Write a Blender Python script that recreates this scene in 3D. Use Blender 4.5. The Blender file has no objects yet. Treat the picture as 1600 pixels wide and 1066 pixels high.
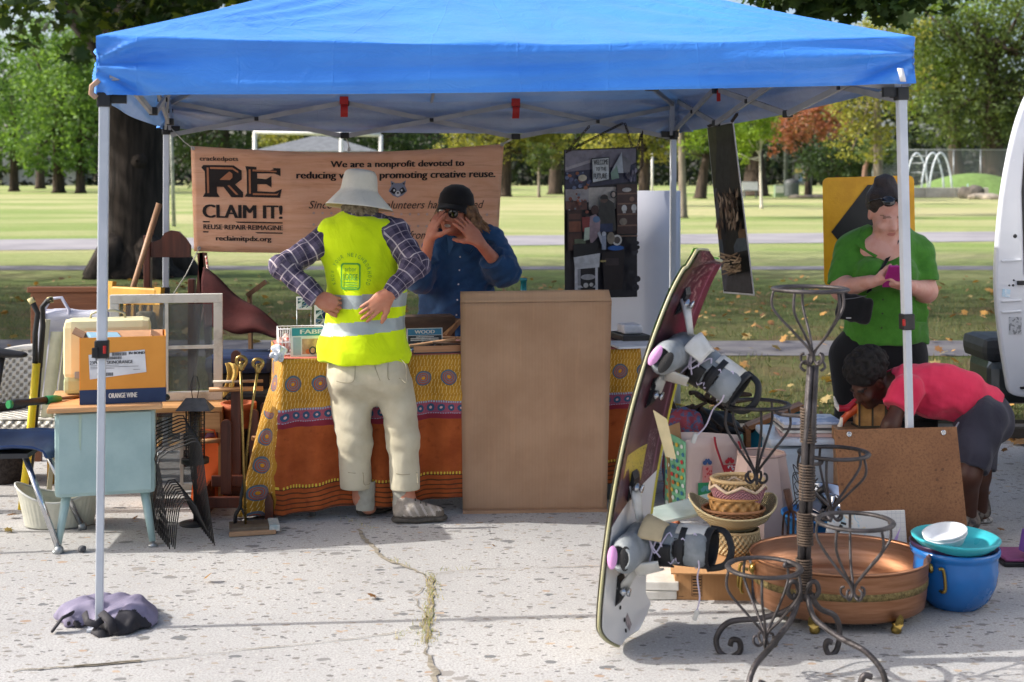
import bpy, bmesh, math, random
import numpy as np
from mathutils import Vector as V, Matrix, Euler
random.seed(7); RNG = np.random.default_rng(7)
# ---------------------------------------------------------------- camera, sky, sun, exposure
SC = bpy.context.scene
COL = SC.collection
F, H, HY = 2100.0, 1.531, 285.0
cam = bpy.data.cameras.new('camera'); cam_o = bpy.data.objects.new('camera', cam); COL.objects.link(cam_o)
cam_o.location = (0, 0, H); cam_o.rotation_euler = (math.radians(90), 0, 0)
cam.sensor_width = 36; cam.lens = 36 * F / 1600; cam.shift_y = -(533 - HY) / 1600
cam.clip_start = 0.1; cam.clip_end = 2000
cam.dof.use_dof = True; cam.dof.focus_distance = 5.9; cam.dof.aperture_fstop = 4.0
SC.camera = cam_o
SUN_EL, SUN_AZ = math.radians(36), math.radians(-93.5)      # azimuth from +Y towards +X
w = bpy.data.worlds.new('World'); SC.world = w; w.use_nodes = True
_nt = w.node_tree; _bg = _nt.nodes['Background']
_sky = _nt.nodes.new('ShaderNodeTexSky'); _sky.sky_type = 'NISHITA'; _sky.sun_disc = False
_sky.sun_elevation = SUN_EL; _sky.sun_rotation = SUN_AZ; _sky.dust_density = 4.0; _sky.air_density = .8; _sky.ozone_density = .6
_nt.links.new(_sky.outputs[0], _bg.inputs[0]); _bg.inputs[1].default_value = 0.14
sun = bpy.data.lights.new('sun', 'SUN'); sun.energy = 2.7; sun.angle = math.radians(0.53); sun.color = (1, .955, .89)
sun_o = bpy.data.objects.new('sun', sun); COL.objects.link(sun_o)
_d = V((math.sin(SUN_AZ) * math.cos(SUN_EL), math.cos(SUN_AZ) * math.cos(SUN_EL), math.sin(SUN_EL)))
sun_o.rotation_euler = (-_d).to_track_quat('-Z', 'Y').to_euler(); sun_o.location = _d * 30
SC.view_settings.view_transform = 'Standard'; SC.view_settings.look = 'None'
SC.view_settings.exposure = 0.97; SC.view_settings.gamma = 1
SC.cycles.use_denoising = True
SC.cycles.max_bounces = 7; SC.cycles.diffuse_bounces = 3; SC.cycles.transparent_max_bounces = 12
SC.cycles.caustics_reflective = False; SC.cycles.caustics_refractive = False

# ---------------------------------------------------------------- photograph pixel -> place
def P(px, py, Y): return V(((px - 800) / F * Y, Y, H - (py - HY) / F * Y))
def G(px, py, z=0.0): return P(px, py, F * (H - z) / (py - HY))
def PZ(px, Y, z): return V(((px - 800) / F * Y, Y, z))

# ---------------------------------------------------------------- materials
def hx(s):
    if not isinstance(s, str): return tuple(s)[:3]
    s = s.lstrip('#'); o = []
    for i in (0, 2, 4):
        c = int(s[i:i + 2], 16) / 255
        o.append(c / 12.92 if c <= .04045 else ((c + .055) / 1.055) ** 2.4)
    return tuple(o)
def rgba(c): return (*hx(c), 1)
class E:
    """a node socket with arithmetic"""
    def __init__(s, nt, k): s.nt, s.k = nt, k
    def _m(s, op, *a, clamp=False):
        n = s.nt.nodes.new('ShaderNodeMath'); n.operation = op; n.use_clamp = clamp
        for i, x in enumerate((s,) + a):
            if isinstance(x, E): s.nt.links.new(x.k, n.inputs[i])
            else: n.inputs[i].default_value = x
        return E(s.nt, n.outputs[0])
    def __add__(s, o): return s._m('ADD', o)
    def __sub__(s, o): return s._m('SUBTRACT', o)
    def __mul__(s, o): return s._m('MULTIPLY', o)
    def __truediv__(s, o): return s._m('DIVIDE', o)
    def __lt__(s, o): return s._m('LESS_THAN', o)
    def __gt__(s, o): return s._m('GREATER_THAN', o)
    def fract(s): return s._m('FRACT')
    def floor(s): return s._m('FLOOR')
    def sin(s): return s._m('SINE')
    def abs(s): return s._m('ABSOLUTE')
    def sqrt(s): return s._m('SQRT')
    def max(s, o): return s._m('MAXIMUM', o)
    def min(s, o): return s._m('MINIMUM', o)
    def atan2(s, o): return s._m('ARCTAN2', o)
    def ss(s, a, b):
        n = s.nt.nodes.new('ShaderNodeMapRange'); n.interpolation_type = 'SMOOTHSTEP'
        s.nt.links.new(s.k, n.inputs[0]); n.inputs[1].default_value = a; n.inputs[2].default_value = b
        return E(s.nt, n.outputs[0])
class MT:
    """a principled material under construction"""
    def __init__(s, name):
        s.m = bpy.data.materials.new(name); s.m.use_nodes = True; s.nt = s.m.node_tree
        s.b = s.nt.nodes['Principled BSDF']; s.out = s.nt.nodes['Material Output']
    def N(s, t): return s.nt.nodes.new(t)
    def L(s, a, b): s.nt.links.new(a.k if isinstance(a, E) else a, b)
    def coord(s, kind='Object', scale=(1, 1, 1), rot=(0, 0, 0)):
        t = s.N('ShaderNodeTexCoord'); mp = s.N('ShaderNodeMapping')
        mp.inputs['Scale'].default_value = scale; mp.inputs['Rotation'].default_value = rot
        s.L(t.outputs[kind], mp.inputs[0]); return mp.outputs[0]
    def attr(s, name):
        a = s.N('ShaderNodeAttribute'); a.attribute_name = name; return a.outputs['Vector']
    def xyz(s, v):
        n = s.N('ShaderNodeSeparateXYZ'); s.L(v, n.inputs[0]); return [E(s.nt, n.outputs[i]) for i in range(3)]
    def noise(s, v, scale=5, detail=4, rough=.55, dist=0):
        n = s.N('ShaderNodeTexNoise'); s.L(v, n.inputs['Vector']); n.inputs['Scale'].default_value = scale
        n.inputs['Detail'].default_value = detail; n.inputs['Roughness'].default_value = rough
        n.inputs['Distortion'].default_value = dist; return E(s.nt, n.outputs['Fac'])
    def voro(s, v, scale=5, feature='F1', rnd=1):
        n = s.N('ShaderNodeTexVoronoi'); n.feature = feature; s.L(v, n.inputs['Vector'])
        n.inputs['Scale'].default_value = scale; n.inputs['Randomness'].default_value = rnd; return n
    def mix(s, f, a, b):
        n = s.N('ShaderNodeMix'); n.data_type = 'RGBA'
        if isinstance(f, E) or hasattr(f, 'links'): s.L(f, n.inputs[0])
        else: n.inputs[0].default_value = f
        for i, c in ((6, a), (7, b)):
            if isinstance(c, (tuple, str)): n.inputs[i].default_value = rgba(c)
            else: s.L(c, n.inputs[i])
        return n.outputs[2]
    def color(s, c):
        if isinstance(c, (tuple, str)): s.b.inputs['Base Color'].default_value = rgba(c)
        else: s.L(c, s.b.inputs['Base Color'])
    def set(s, **k):
        names = dict(r='Roughness', me='Metallic', ior='IOR', tr='Transmission Weight', coat='Coat Weight', spec='Specular IOR Level', sheen='Sheen Weight', al='Alpha', cr='Coat Roughness')
        for a, x in k.items():
            i = s.b.inputs[names[a]]
            if isinstance(x, E): s.L(x, i)
            else: i.default_value = x
        return s
    def bump(s, h, strength=.3, dist=.01):
        n = s.N('ShaderNodeBump'); n.inputs['Strength'].default_value = strength; n.inputs['Distance'].default_value = dist
        s.L(h, n.inputs['Height']); s.L(n.outputs[0], s.b.inputs['Normal']); return s
    def translucent(s, f, col):
        t = s.N('ShaderNodeBsdfTranslucent'); mx = s.N('ShaderNodeMixShader'); mx.inputs[0].default_value = f
        if isinstance(col, (tuple, str)): t.inputs[0].default_value = rgba(col)
        else: s.L(col, t.inputs[0])
        s.L(s.b.outputs[0], mx.inputs[1]); s.L(t.outputs[0], mx.inputs[2]); s.L(mx.outputs[0], s.out.inputs[0]); return s
_mc = {}
def mat(c, r=.6, me=0, c2=None, vs=9, bump=0, bs=60, st=(1, 1, 1), spec=.5, coat=0, tr=0, name=None, lo=.35, hi=.68, al=1, tl=0, ior=1.45):
    key = (str(c), r, me, str(c2), vs, bump, bs, st, spec, coat, tr, lo, hi, al, tl)
    if key in _mc: return _mc[key]
    t = MT(name or 'surface'); co = t.coord('Object', st)
    c = hx(c); c2 = hx(c2) if c2 else tuple(x * .8 for x in c)
    n = t.noise(co, vs, 5, .6)
    t.color(t.mix(n.ss(lo, hi), c, c2))
    t.set(me=me, spec=spec, coat=coat, tr=tr, al=al, ior=ior)
    t.set(r=n * .22 + (r - .11))
    if bump: t.bump(t.noise(co, bs, 4, .6), bump, .006)
    if tl: t.translucent(tl, c)
    _mc[key] = t.m; return t.m
def wood(c, c2, axis=2, r=.5, sc=14, bump=.15):
    st = [6, 6, 6]; st[axis] = .5
    return mat(c, r=r, c2=c2, vs=sc / 3, st=tuple(st), bump=bump, bs=sc)

# ---------------------------------------------------------------- objects
FRM = {}
def frame_of(o): return FRM.get(o.name, Matrix())
def tag(o, label=None, cat=None, group=None, kind=None):
    if label: o['label'] = label
    if cat: o['category'] = cat
    if group: o['group'] = group
    if kind: o['kind'] = kind
    return o
def thing(name, label, cat, loc=(0, 0, 0), rz=0, group=None):
    o = bpy.data.objects.new(name, None); COL.objects.link(o); o.empty_display_size = .1
    o.location = loc; o.rotation_euler = (0, 0, rz)
    FRM[o.name] = Matrix.Translation(V(loc)) @ Matrix.Rotation(rz, 4, 'Z')
    return tag(o, label, cat, group)
def link_mesh(name, me, mats, parent=None, loc=None):
    o = bpy.data.objects.new(name, me); COL.objects.link(o)
    for m in (mats if isinstance(mats, (list, tuple)) else [mats]): me.materials.append(m)
    if parent is not None:
        o.parent = parent; FRM[o.name] = frame_of(parent)
    if loc is not None: o.location = loc
    return o
def kids(o): return [c for c in bpy.data.objects if c.parent == o]
def dup(o, loc, rz=0, label=None, parent=None):
    c = o.copy(); COL.objects.link(c)
    if parent is None:
        c.location = loc; c.rotation_euler = (0, 0, rz)
        if label: c['label'] = label
        FRM[c.name] = Matrix.Translation(V(loc)) @ Matrix.Rotation(rz, 4, 'Z')
    else: c.parent = parent
    for k in kids(o): dup(k, None, parent=c)
    return c
def rot_to(d, up=V((0, 0, 1))):
    """matrix whose local Z runs along d"""
    return V(d).to_track_quat('Z', 'Y').to_matrix().to_4x4()
def TRS(loc=(0, 0, 0), rot=(0, 0, 0), sc=(1, 1, 1)):
    return Matrix.Translation(V(loc)) @ Euler(rot).to_matrix().to_4x4() @ Matrix.Diagonal((*sc, 1))
def basis(o, x, y, z): return Matrix(((x[0], y[0], z[0], o[0]), (x[1], y[1], z[1], o[1]), (x[2], y[2], z[2], o[2]), (0, 0, 0, 1)))
class MB:
    def __init__(s): s.v, s.f, s.m, s.sm, s.uv = [], [], [], [], {}
    def add(s, vs, fs, m=0, M=None, smooth=False):
        b = len(s.v)
        for p in vs: s.v.append((M @ V(p)) if M is not None else V(p))
        for f in fs: s.f.append([b + i for i in f]); s.m.append(m); s.sm.append(smooth)
        return s
    def box(s, c, d, rot=(0, 0, 0), m=0, M=None, tp=1.0, bev=0):
        """box by centre and size; tp scales the top; bev chamfers the vertical-ish edges"""
        T = TRS(c, rot); T = (M @ T) if M is not None else T
        x, y, z = d[0] / 2, d[1] / 2, d[2] / 2
        if bev:
            b = min(bev, x * .95, y * .95, z * .95); bm = bmesh.new(); bmesh.ops.create_cube(bm, size=1)
            for q in bm.verts:
                k = tp if q.co.z > 0 else 1
                q.co = V((q.co.x * 2 * x * k, q.co.y * 2 * y * k, q.co.z * 2 * z))
            bmesh.ops.bevel(bm, geom=bm.edges[:], offset=b, segments=2, affect='EDGES', profile=.6)
            bm.verts.index_update(); s.add([q.co.copy() for q in bm.verts], [[q.index for q in f.verts] for f in bm.faces], m, T, False); bm.free(); return s
        vs = [(-x, -y, -z), (x, -y, -z), (x, y, -z), (-x, y, -z)] + [(-x * tp, -y * tp, z), (x * tp, -y * tp, z), (x * tp, y * tp, z), (-x * tp, y * tp, z)]
        return s.add(vs, [(3, 2, 1, 0), (4, 5, 6, 7), (0, 1, 5, 4), (1, 2, 6, 5), (2, 3, 7, 6), (3, 0, 4, 7)], m, T)
    def bar(s, a, b, w, h=None, m=0, up=V((0, 0, 1))):
        a, b = V(a), V(b); z = (b - a); L = z.length; z.normalize(); h = h or w
        x = up.cross(z)
        if x.length < 1e-4: x = V((1, 0, 0)).cross(z)
        x.normalize(); y = z.cross(x)
        return s.box((0, 0, L / 2), (w, h, L), m=m, M=basis(a, x, y, z))
    def tube(s, pts, r, n=8, m=0, closed=False, cap=True, sq=1.0):
        pts = [V(p) for p in pts]; N = len(pts); rr = r if isinstance(r, (list, tuple)) else [r] * N
        tan = []
        for i in range(N):
            a = pts[(i - 1) % N] if (closed or i > 0) else pts[i]; b = pts[(i + 1) % N] if (closed or i < N - 1) else pts[i]
            t = b - a; tan.append(t.normalized() if t.length > 1e-9 else V((0, 0, 1)))
        u = tan[0].orthogonal().normalized(); base = len(s.v)
        if closed and abs(tan[0].z) < .999:
            u = V((0, 0, 1)) - tan[0] * tan[0].z; u.normalize()
        for i in range(N):
            u = u - tan[i] * u.dot(tan[i])
            u = u.normalized() if u.length > 1e-6 else tan[i].orthogonal().normalized()
            w_ = tan[i].cross(u)
            for k in range(n):
                a = 2 * math.pi * k / n
                s.v.append(pts[i] + (u * math.cos(a) + w_ * math.sin(a) * sq) * rr[i])
        for i in range(N if closed else N - 1):
            j = (i + 1) % N
            for k in range(n):
                l = (k + 1) % n
                s.f.append([base + i * n + k, base + i * n + l, base + j * n + l, base + j * n + k]); s.m.append(m); s.sm.append(True)
        if not closed and cap:
            s.f.append([base + k for k in range(n)][::-1]); s.f.append([base + (N - 1) * n + k for k in range(n)])
            s.m += [m, m]; s.sm += [False, False]
        return s
    def ring(s, c, rx, r, ry=None, n=40, m=0, M=None, k=8, sq=1.0):
        ry = ry or rx; c = V(c)
        pts = [c + V((rx * math.cos(2 * math.pi * i / n), ry * math.sin(2 * math.pi * i / n), 0)) for i in range(n)]
        if M is not None: pts = [M @ p for p in pts]
        return s.tube(pts, r, k, m, closed=True, sq=sq)
    def lathe(s, prof, n=28, c=(0, 0, 0), m=0, sx=1, sy=1, M=None, wob=None, close=False):
        vs = []; c = V(c)
        for (r, z) in prof:
            for k in range(n):
                a = 2 * math.pi * k / n; q = wob(a, z) if wob else 1
                vs.append(c + V((r * sx * q * math.cos(a), r * sy * q * math.sin(a), z)))
        fs = []
        for i in range(len(prof) - 1):
            for k in range(n):
                l = (k + 1) % n; fs.append((i * n + k, i * n + l, (i + 1) * n + l, (i + 1) * n + k))
        if prof[0][0] > 1e-5 and close: fs.append(tuple(range(n))[::-1])
        if prof[-1][0] > 1e-5 and close: fs.append(tuple((len(prof) - 1) * n + k for k in range(n)))
        return s.add(vs, fs, m, M, True)
    def prism(s, poly, y0, y1, m=0, M=None, smooth=False):
        """polygon in local XZ extruded along Y"""
        n = len(poly); vs = [(x, y0, z) for x, z in poly] + [(x, y1, z) for x, z in poly]
        a = sum(poly[i][0] * poly[(i + 1) % n][1] - poly[(i + 1) % n][0] * poly[i][1] for i in range(n))
        fs = [tuple(range(n)), tuple(range(2 * n - 1, n - 1, -1))] + [(i + n, (i + 1) % n + n, (i + 1) % n, i) for i in range(n)]
        if a < 0: fs = [f[::-1] for f in fs]
        return s.add(vs, fs, m, M, smooth)
    def poly(s, pts, m=0, fn=None):
        return s.add([fn(*p) if fn else p for p in pts], [tuple(range(len(pts)))], m)
    def disc(s, x, y, r, m=0, fn=None, n=16, ry=None):
        return s.poly([(x + r * math.cos(2 * math.pi * i / n), y + (ry or r) * math.sin(2 * math.pi * i / n)) for i in range(n)], m, fn)
    def rect(s, x0, y0, x1, y1, m=0, fn=None): return s.poly([(x0, y0), (x1, y0), (x1, y1), (x0, y1)], m, fn)
    def sheet(s, fn, nu, nv, m=0, uv=None, smooth=True, closeu=False):
        b = len(s.v); NU = nu if closeu else nu + 1
        for i in range(NU):
            for j in range(nv + 1):
                u, v = i / nu, j / nv
                if uv: s.uv[len(s.v)] = uv(u, v)
                s.v.append(V(fn(u, v)))
        for i in range(nu):
            i2 = (i + 1) % NU
            for j in range(nv):
                s.f.append([b + i * (nv + 1) + j, b + i2 * (nv + 1) + j, b + i2 * (nv + 1) + j + 1, b + i * (nv + 1) + j + 1]); s.m.append(m); s.sm.append(smooth)
        return s
    def text(s, body, x, y, size, m=0, fn=None, M=None, align='CENTER', width=None, bold=0, shear=0, sp=1.0, hgt=None):
        """lettering in the xy plane; fn maps (x, y) into the place"""
        cu = bpy.data.curves.new('t', 'FONT'); cu.body = body; cu.size = size; cu.align_x = 'LEFT'; cu.shear = shear
        cu.space_character = sp; cu.resolution_u = 3; ob = bpy.data.objects.new('t', cu); me = ob.to_mesh()
        vs = [q.co.copy() for q in me.vertices]; fs = [tuple(p.vertices) for p in me.polygons]
        ob.to_mesh_clear(); bpy.data.objects.remove(ob); bpy.data.curves.remove(cu)
        if not vs: return s
        x0 = min(q.x for q in vs); x1 = max(q.x for q in vs); y0 = min(q.y for q in vs); y1 = max(q.y for q in vs)
        k = (width / (x1 - x0)) if width else 1; kh = hgt / (y1 - y0) if hgt else 1
        off = {'LEFT': 0, 'CENTER': -.5, 'RIGHT': -1}[align] * (x1 - x0) * k
        out = []
        for q in vs:
            X, Yy = x + off + (q.x - x0) * k, y + q.y * kh
            p = fn(X, Yy) if fn else V((X, Yy, 0))
            out.append(M @ V(p) if M is not None else V(p))
        s.add(out, fs, m)
        if bold:
            hh = (y1 - y0) * kh
            for k_, dx in enumerate((-1, 1)):
                o2 = []
                for q in vs:
                    X, Yy = x + off + (q.x - x0) * k + dx * bold * hh, y + q.y * kh
                    p = fn(X, Yy) if fn else V((X, Yy, 0)); o2.append((M @ V(p) if M is not None else V(p)) + V((0, -.0003 * (k_ + 1), 0)))
                s.add(o2, fs, m)
        return s
    def build(s, name, mats, parent=None, world=False, loc=None, bev=0, sub=0, solid=0, auto=35, smooth=None):
        vs = s.v
        if world and parent is not None:
            I = frame_of(parent).inverted(); vs = [I @ p for p in vs]
        elif world and loc is not None: vs = [p - V(loc) for p in vs]
        me = bpy.data.meshes.new(name); me.from_pydata([tuple(p) for p in vs], [], s.f)
        me.polygons.foreach_set('material_index', s.m); me.polygons.foreach_set('use_smooth', [bool(x) if smooth is None else smooth for x in s.sm])
        if s.uv:
            l = me.uv_layers.new(name='UVMap')
            for lp in me.loops:
                l.data[lp.index].uv = s.uv.get(lp.vertex_index, (0, 0))
        me.update()
        o = link_mesh(name, me, mats, parent, loc)
        if solid:
            q = o.modifiers.new('solid', 'SOLIDIFY'); q.thickness = solid; q.offset = 0
        if bev:
            q = o.modifiers.new('bevel', 'BEVEL'); q.width = bev; q.segments = 2; q.limit_method = 'ANGLE'; q.angle_limit = math.radians(40)
        if sub:
            q = o.modifiers.new('sub', 'SUBSURF'); q.levels = sub; q.render_levels = sub
        return o
def mesh_np(name, vs, fs, mats, parent=None, mi=None, smooth=True, loc=None, attrs=None, world=False):
    vs = np.asarray(vs, dtype=np.float32)
    if world and parent is not None:
        I = np.array(frame_of(parent).inverted()); vs = vs @ I[:3, :3].T.astype(np.float32) + I[:3, 3].astype(np.float32)
    elif world and loc is not None: vs = vs - np.array(loc, dtype=np.float32)
    fs = np.asarray(fs, dtype=np.int32); k = fs.shape[1]; me = bpy.data.meshes.new(name)
    me.vertices.add(len(vs)); me.vertices.foreach_set('co', vs.ravel())
    me.loops.add(fs.size); me.loops.foreach_set('vertex_index', fs.ravel())
    me.polygons.add(len(fs)); me.polygons.foreach_set('loop_start', np.arange(0, fs.size, k, dtype=np.int32))
    if mi is not None: me.polygons.foreach_set('material_index', np.asarray(mi, dtype=np.int32))
    me.polygons.foreach_set('use_smooth', np.full(len(fs), smooth))
    me.update(calc_edges=True)
    for an, av in (attrs or {}).items():
        a = me.attributes.new(an, 'FLOAT_VECTOR', 'POINT'); a.data.foreach_set('vector', np.asarray(av, dtype=np.float32).ravel())
    return link_mesh(name, me, mats, parent, loc)

# ---------------------------------------------------------------- smooth solids (distance fields -> one continuous surface)
def A3(p): return np.array(tuple(p), dtype=np.float32)
class SD:
    def __init__(s, k=.03): s.p = []; s.k = k; s.disp = None; s.dmax = 0
    def cap(s, a, b, ra, rb=None, k=None, op='u', ax=None, fl=1.0):
        """tapered capsule a->b; flattened by fl along the direction ax"""
        a, b = A3(a), A3(b); rb = ra if rb is None else rb; ba = b - a; L2 = float(ba @ ba) + 1e-9
        n = A3(V(ax).normalized()) if ax is not None else None; c0 = (a + b) / 2
        def d(p):
            q = p - a
            if n is not None:
                q2 = p - c0; e = q2 @ n; q = q + e[:, None] * n * (1 / fl - 1)
            t = np.clip((q @ ba) / L2, 0, 1); r = q - t[:, None] * ba
            x = np.sqrt((r * r).sum(1)) - (ra + (rb - ra) * t)
            return x * fl if n is not None else x
        s.p.append((d, s.k if k is None else k, op)); return s
    def chain(s, pts, rs, k=None, op='u'):
        for i in range(len(pts) - 1): s.cap(pts[i], pts[i + 1], rs[i], rs[i + 1], k, op)
        return s
    def ell(s, c, r, R=None, k=None, op='u'):
        c, r = A3(c), A3(r); R = np.array(R.to_3x3(), dtype=np.float32) if R is not None else None
        def d(p):
            q = p - c
            if R is not None: q = q @ R
            k0 = np.sqrt(((q / r) ** 2).sum(1)); k1 = np.sqrt(((q / (r * r)) ** 2).sum(1)) + 1e-9
            return np.where(k0 < 1e-4, -r.min(), k0 * (k0 - 1) / k1)
        s.p.append((d, s.k if k is None else k, op)); return s
    def box(s, c, h, R=None, rd=.005, k=None, op='u'):
        c, h = A3(c), A3(h) - rd; R = np.array(R.to_3x3(), dtype=np.float32) if R is not None else None
        def d(p):
            q = p - c
            if R is not None: q = q @ R
            q = np.abs(q) - h
            return np.sqrt((np.maximum(q, 0) ** 2).sum(1)) + np.minimum(q.max(1), 0) - rd
        s.p.append((d, s.k if k is None else k, op)); return s
    def cut(s, c, dirn, size, k=.004):
        """remove the block starting at c and running along dirn"""
        dn = V(dirn).normalized(); return s.box(V(c) + dn * size, (size, size, size), rot_to(dn), .002, k, 's')
    def ev(s, p, idx=None):
        o = None
        for i in (range(len(s.p)) if idx is None else idx):
            d, k, op = s.p[i]; x = d(p)
            if o is None:
                if op == 's': continue
                o = x; continue
            if op == 'u':
                h = np.maximum(k - np.abs(o - x), 0) / max(k, 1e-6); o = np.minimum(o, x) - h * h * k / 4
            else:
                x = -x; h = np.maximum(k - np.abs(o - x), 0) / max(k, 1e-6); o = np.maximum(o, x) + h * h * k / 4
        if s.disp is not None and o is not None: o = o + s.disp(p)
        return o
    def mesh(s, lo, hi, h):
        lo = A3(lo); hi = A3(hi); n = np.ceil((hi - lo) / h).astype(int) + 1; B = 16
        D = np.full(n, 1.0, dtype=np.float32); R = .866 * B * h; km = max(k for _, k, _ in s.p)
        bs = [np.arange(0, n[a], B) for a in range(3)]
        bc = np.array([(i, j, k) for i in bs[0] for j in bs[1] for k in bs[2]])
        ctr = (lo + (bc + B / 2) * h).astype(np.float32); dd = np.stack([d(ctr) for d, _, _ in s.p])
        for q in range(len(bc)):
            idx = np.nonzero(dd[:, q] < R * 1.25 + km)[0]
            if not len(idx) or all(s.p[i][2] == 's' for i in idx): continue
            i0 = bc[q]; i1 = np.minimum(i0 + B, n); g = np.stack(np.meshgrid(*[np.arange(i0[a], i1[a]) for a in range(3)], indexing='ij'), -1)
            pts = (lo + g.reshape(-1, 3) * h).astype(np.float32)
            o = s.ev(pts, idx)
            if o is not None: D[i0[0]:i1[0], i0[1]:i1[1], i0[2]:i1[2]] = o.reshape(g.shape[:3])
        return surfnets(D, lo, h)
    def build(s, name, mats, parent, lo, hi, h=.006, attrs=None, mi=None):
        vs, fs = s.mesh(lo, hi, h); at = attrs(vs) if attrs else None
        return mesh_np(name, vs, fs, mats, parent, world=True, attrs=at, mi=mi(vs[fs].mean(1)) if mi else None)
def surfnets(D, lo, h):
    S = D < 0; c = [S[i:S.shape[0] - 1 + i, j:S.shape[1] - 1 + j, k:S.shape[2] - 1 + k] for i in (0, 1) for j in (0, 1) for k in (0, 1)]
    cnt = sum(x.astype(np.uint8) for x in c); act = (cnt > 0) & (cnt < 8); idx = np.argwhere(act)
    cor = np.array([(i, j, k) for i in (0, 1) for j in (0, 1) for k in (0, 1)])
    val = np.stack([D[idx[:, 0] + o[0], idx[:, 1] + o[1], idx[:, 2] + o[2]] for o in cor], 1)
    acc = np.zeros((len(idx), 3)); num = np.zeros(len(idx))
    for a in range(8):
        for b in range(a + 1, 8):
            if np.abs(cor[a] - cor[b]).sum() != 1: continue
            m = (val[:, a] < 0) != (val[:, b] < 0); t = np.where(m, val[:, a] / np.where(m, val[:, a] - val[:, b], 1), 0)
            acc += np.where(m[:, None], cor[a] + t[:, None] * (cor[b] - cor[a]), 0); num += m
    vs = lo + (idx + acc / num[:, None]) * h
    ids = np.full(act.shape, -1, dtype=np.int32); ids[act] = np.arange(len(idx)); fs = []
    for ax in range(3):
        a1, a2 = [(1, 2), (2, 0), (0, 1)][ax]
        s0 = np.take(S, range(S.shape[ax] - 1), ax); s1 = np.take(S, range(1, S.shape[ax]), ax); e = np.argwhere(s0 != s1)
        e = e[(e[:, a1] > 0) & (e[:, a2] > 0) & (e[:, a1] < S.shape[a1] - 1) & (e[:, a2] < S.shape[a2] - 1)]
        if not len(e): continue
        inside = s0[e[:, 0], e[:, 1], e[:, 2]]; q = []
        for (u, v) in ((-1, -1), (0, -1), (0, 0), (-1, 0)):
            x = e.copy(); x[:, a1] += u; x[:, a2] += v; q.append(ids[x[:, 0], x[:, 1], x[:, 2]])
        q = np.stack(q, 1); q[~inside] = q[~inside][:, ::-1]; fs.append(q)
    return vs.astype(np.float32), np.concatenate(fs)
def wrinkle(amp, fr, seed=0, dirs=None, n=5):
    r = np.random.default_rng(seed); K = r.normal(size=(n, 3)) * fr; ph = r.uniform(0, 6.28, n); K2 = r.normal(size=(n, 3)) * fr * .5
    if dirs is not None: K *= np.array(dirs)
    K, K2 = K.astype(np.float32), K2.astype(np.float32)
    def f(p):
        o = 0
        for i in range(n): o = o + np.sin(p @ K[i] + ph[i] + 1.3 * np.sin(p @ K2[i]))
        return (amp / n * 1.6) * o
    return f
# ================================================================ SETTING: ground, paths
def zt(Y):
    return 0.1 + max(0, Y - 28) * .0095 if Y < 200 else 0.1 + 172 * .0095
def Yof(py):
    lo, hi = 8.0, 400.0
    for _ in range(50):
        mid = (lo + hi) / 2
        if HY + F * (H - zt(mid)) / mid > py: lo = mid
        else: hi = mid
    return lo
def GT(px, Y): return PZ(px, Y, zt(Y))

def pavement_mat():
    t = MT('aggregate_concrete'); co = t.coord('Object')
    base = t.mix(t.noise(co, 1.3, 6, .65).ss(.3, .7), '#b8b8b7', '#a6a6a6')
    base = t.mix(t.noise(co, 130, 3, .7).ss(.42, .62) * .85, base, '#94928f')
    base = t.mix(t.noise(co, 60, 2, .5).ss(.6, .7) * .5, base, '#c6c4bf')
    wv = t.N('ShaderNodeVectorMath'); wv.operation = 'ADD'; nz = t.N('ShaderNodeTexNoise'); nz.inputs['Scale'].default_value = 30
    t.L(co, nz.inputs['Vector']); sc = t.N('ShaderNodeVectorMath'); sc.operation = 'SCALE'; sc.inputs[3].default_value = .022
    t.L(nz.outputs['Color'], sc.inputs[0]); t.L(co, wv.inputs[0]); t.L(sc.outputs[0], wv.inputs[1])
    h = None
    for scale, dens, ca, cb, rr in ((15, .80, '#5d6063', '#8b8782', .36), (27, .74, '#4e5256', '#9a8f80', .36), (48, .70, '#4a4c50', '#a59d92', .36), (20, .93, '#9a8068', '#b3a08a', .30)):
        mp = t.N('ShaderNodeMapping'); mp.inputs['Location'].default_value = (scale * .37, scale * 1.1, 0); mp.inputs['Rotation'].default_value = (0, 0, scale); mp.inputs['Scale'].default_value = (.75, 1.15, 1)
        t.L(wv.outputs[0], mp.inputs[0]); vo = t.voro(mp.outputs[0], scale)
        col = t.xyz(vo.outputs['Color']); d = E(t.nt, vo.outputs['Distance'])
        rad = col[2] * .2 + rr * .6
        f = (col[0] > (t.noise(co, .8, 4, .65) - .5) * -.5 + dens) * ((d - rad).ss(.02, -.03))
        base = t.mix(f * .85, base, t.mix(col[1], ca, cb)); h = f if h is None else h + f
    st = t.noise(co, .55, 5, .7).ss(.56, .72)
    base = t.mix(st * .42, base, '#85827f')
    t.color(base); t.set(r=.9, spec=.25)
    t.bump(t.noise(co, 220, 3, .7) * .6 + h * .25, .35, .004); return t.m
def asphalt_mat():
    t = MT('path_asphalt'); co = t.coord('Object')
    b = t.mix(t.noise(co, .8, 5).ss(.35, .65), '#77757a', '#666469'); b = t.mix(t.noise(co, 90, 2).ss(.45, .6) * .5, b, '#8d8b8c')
    t.color(b); t.set(r=.92, spec=.2); t.bump(t.noise(co, 150, 2), .3, .004); return t.m
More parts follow.
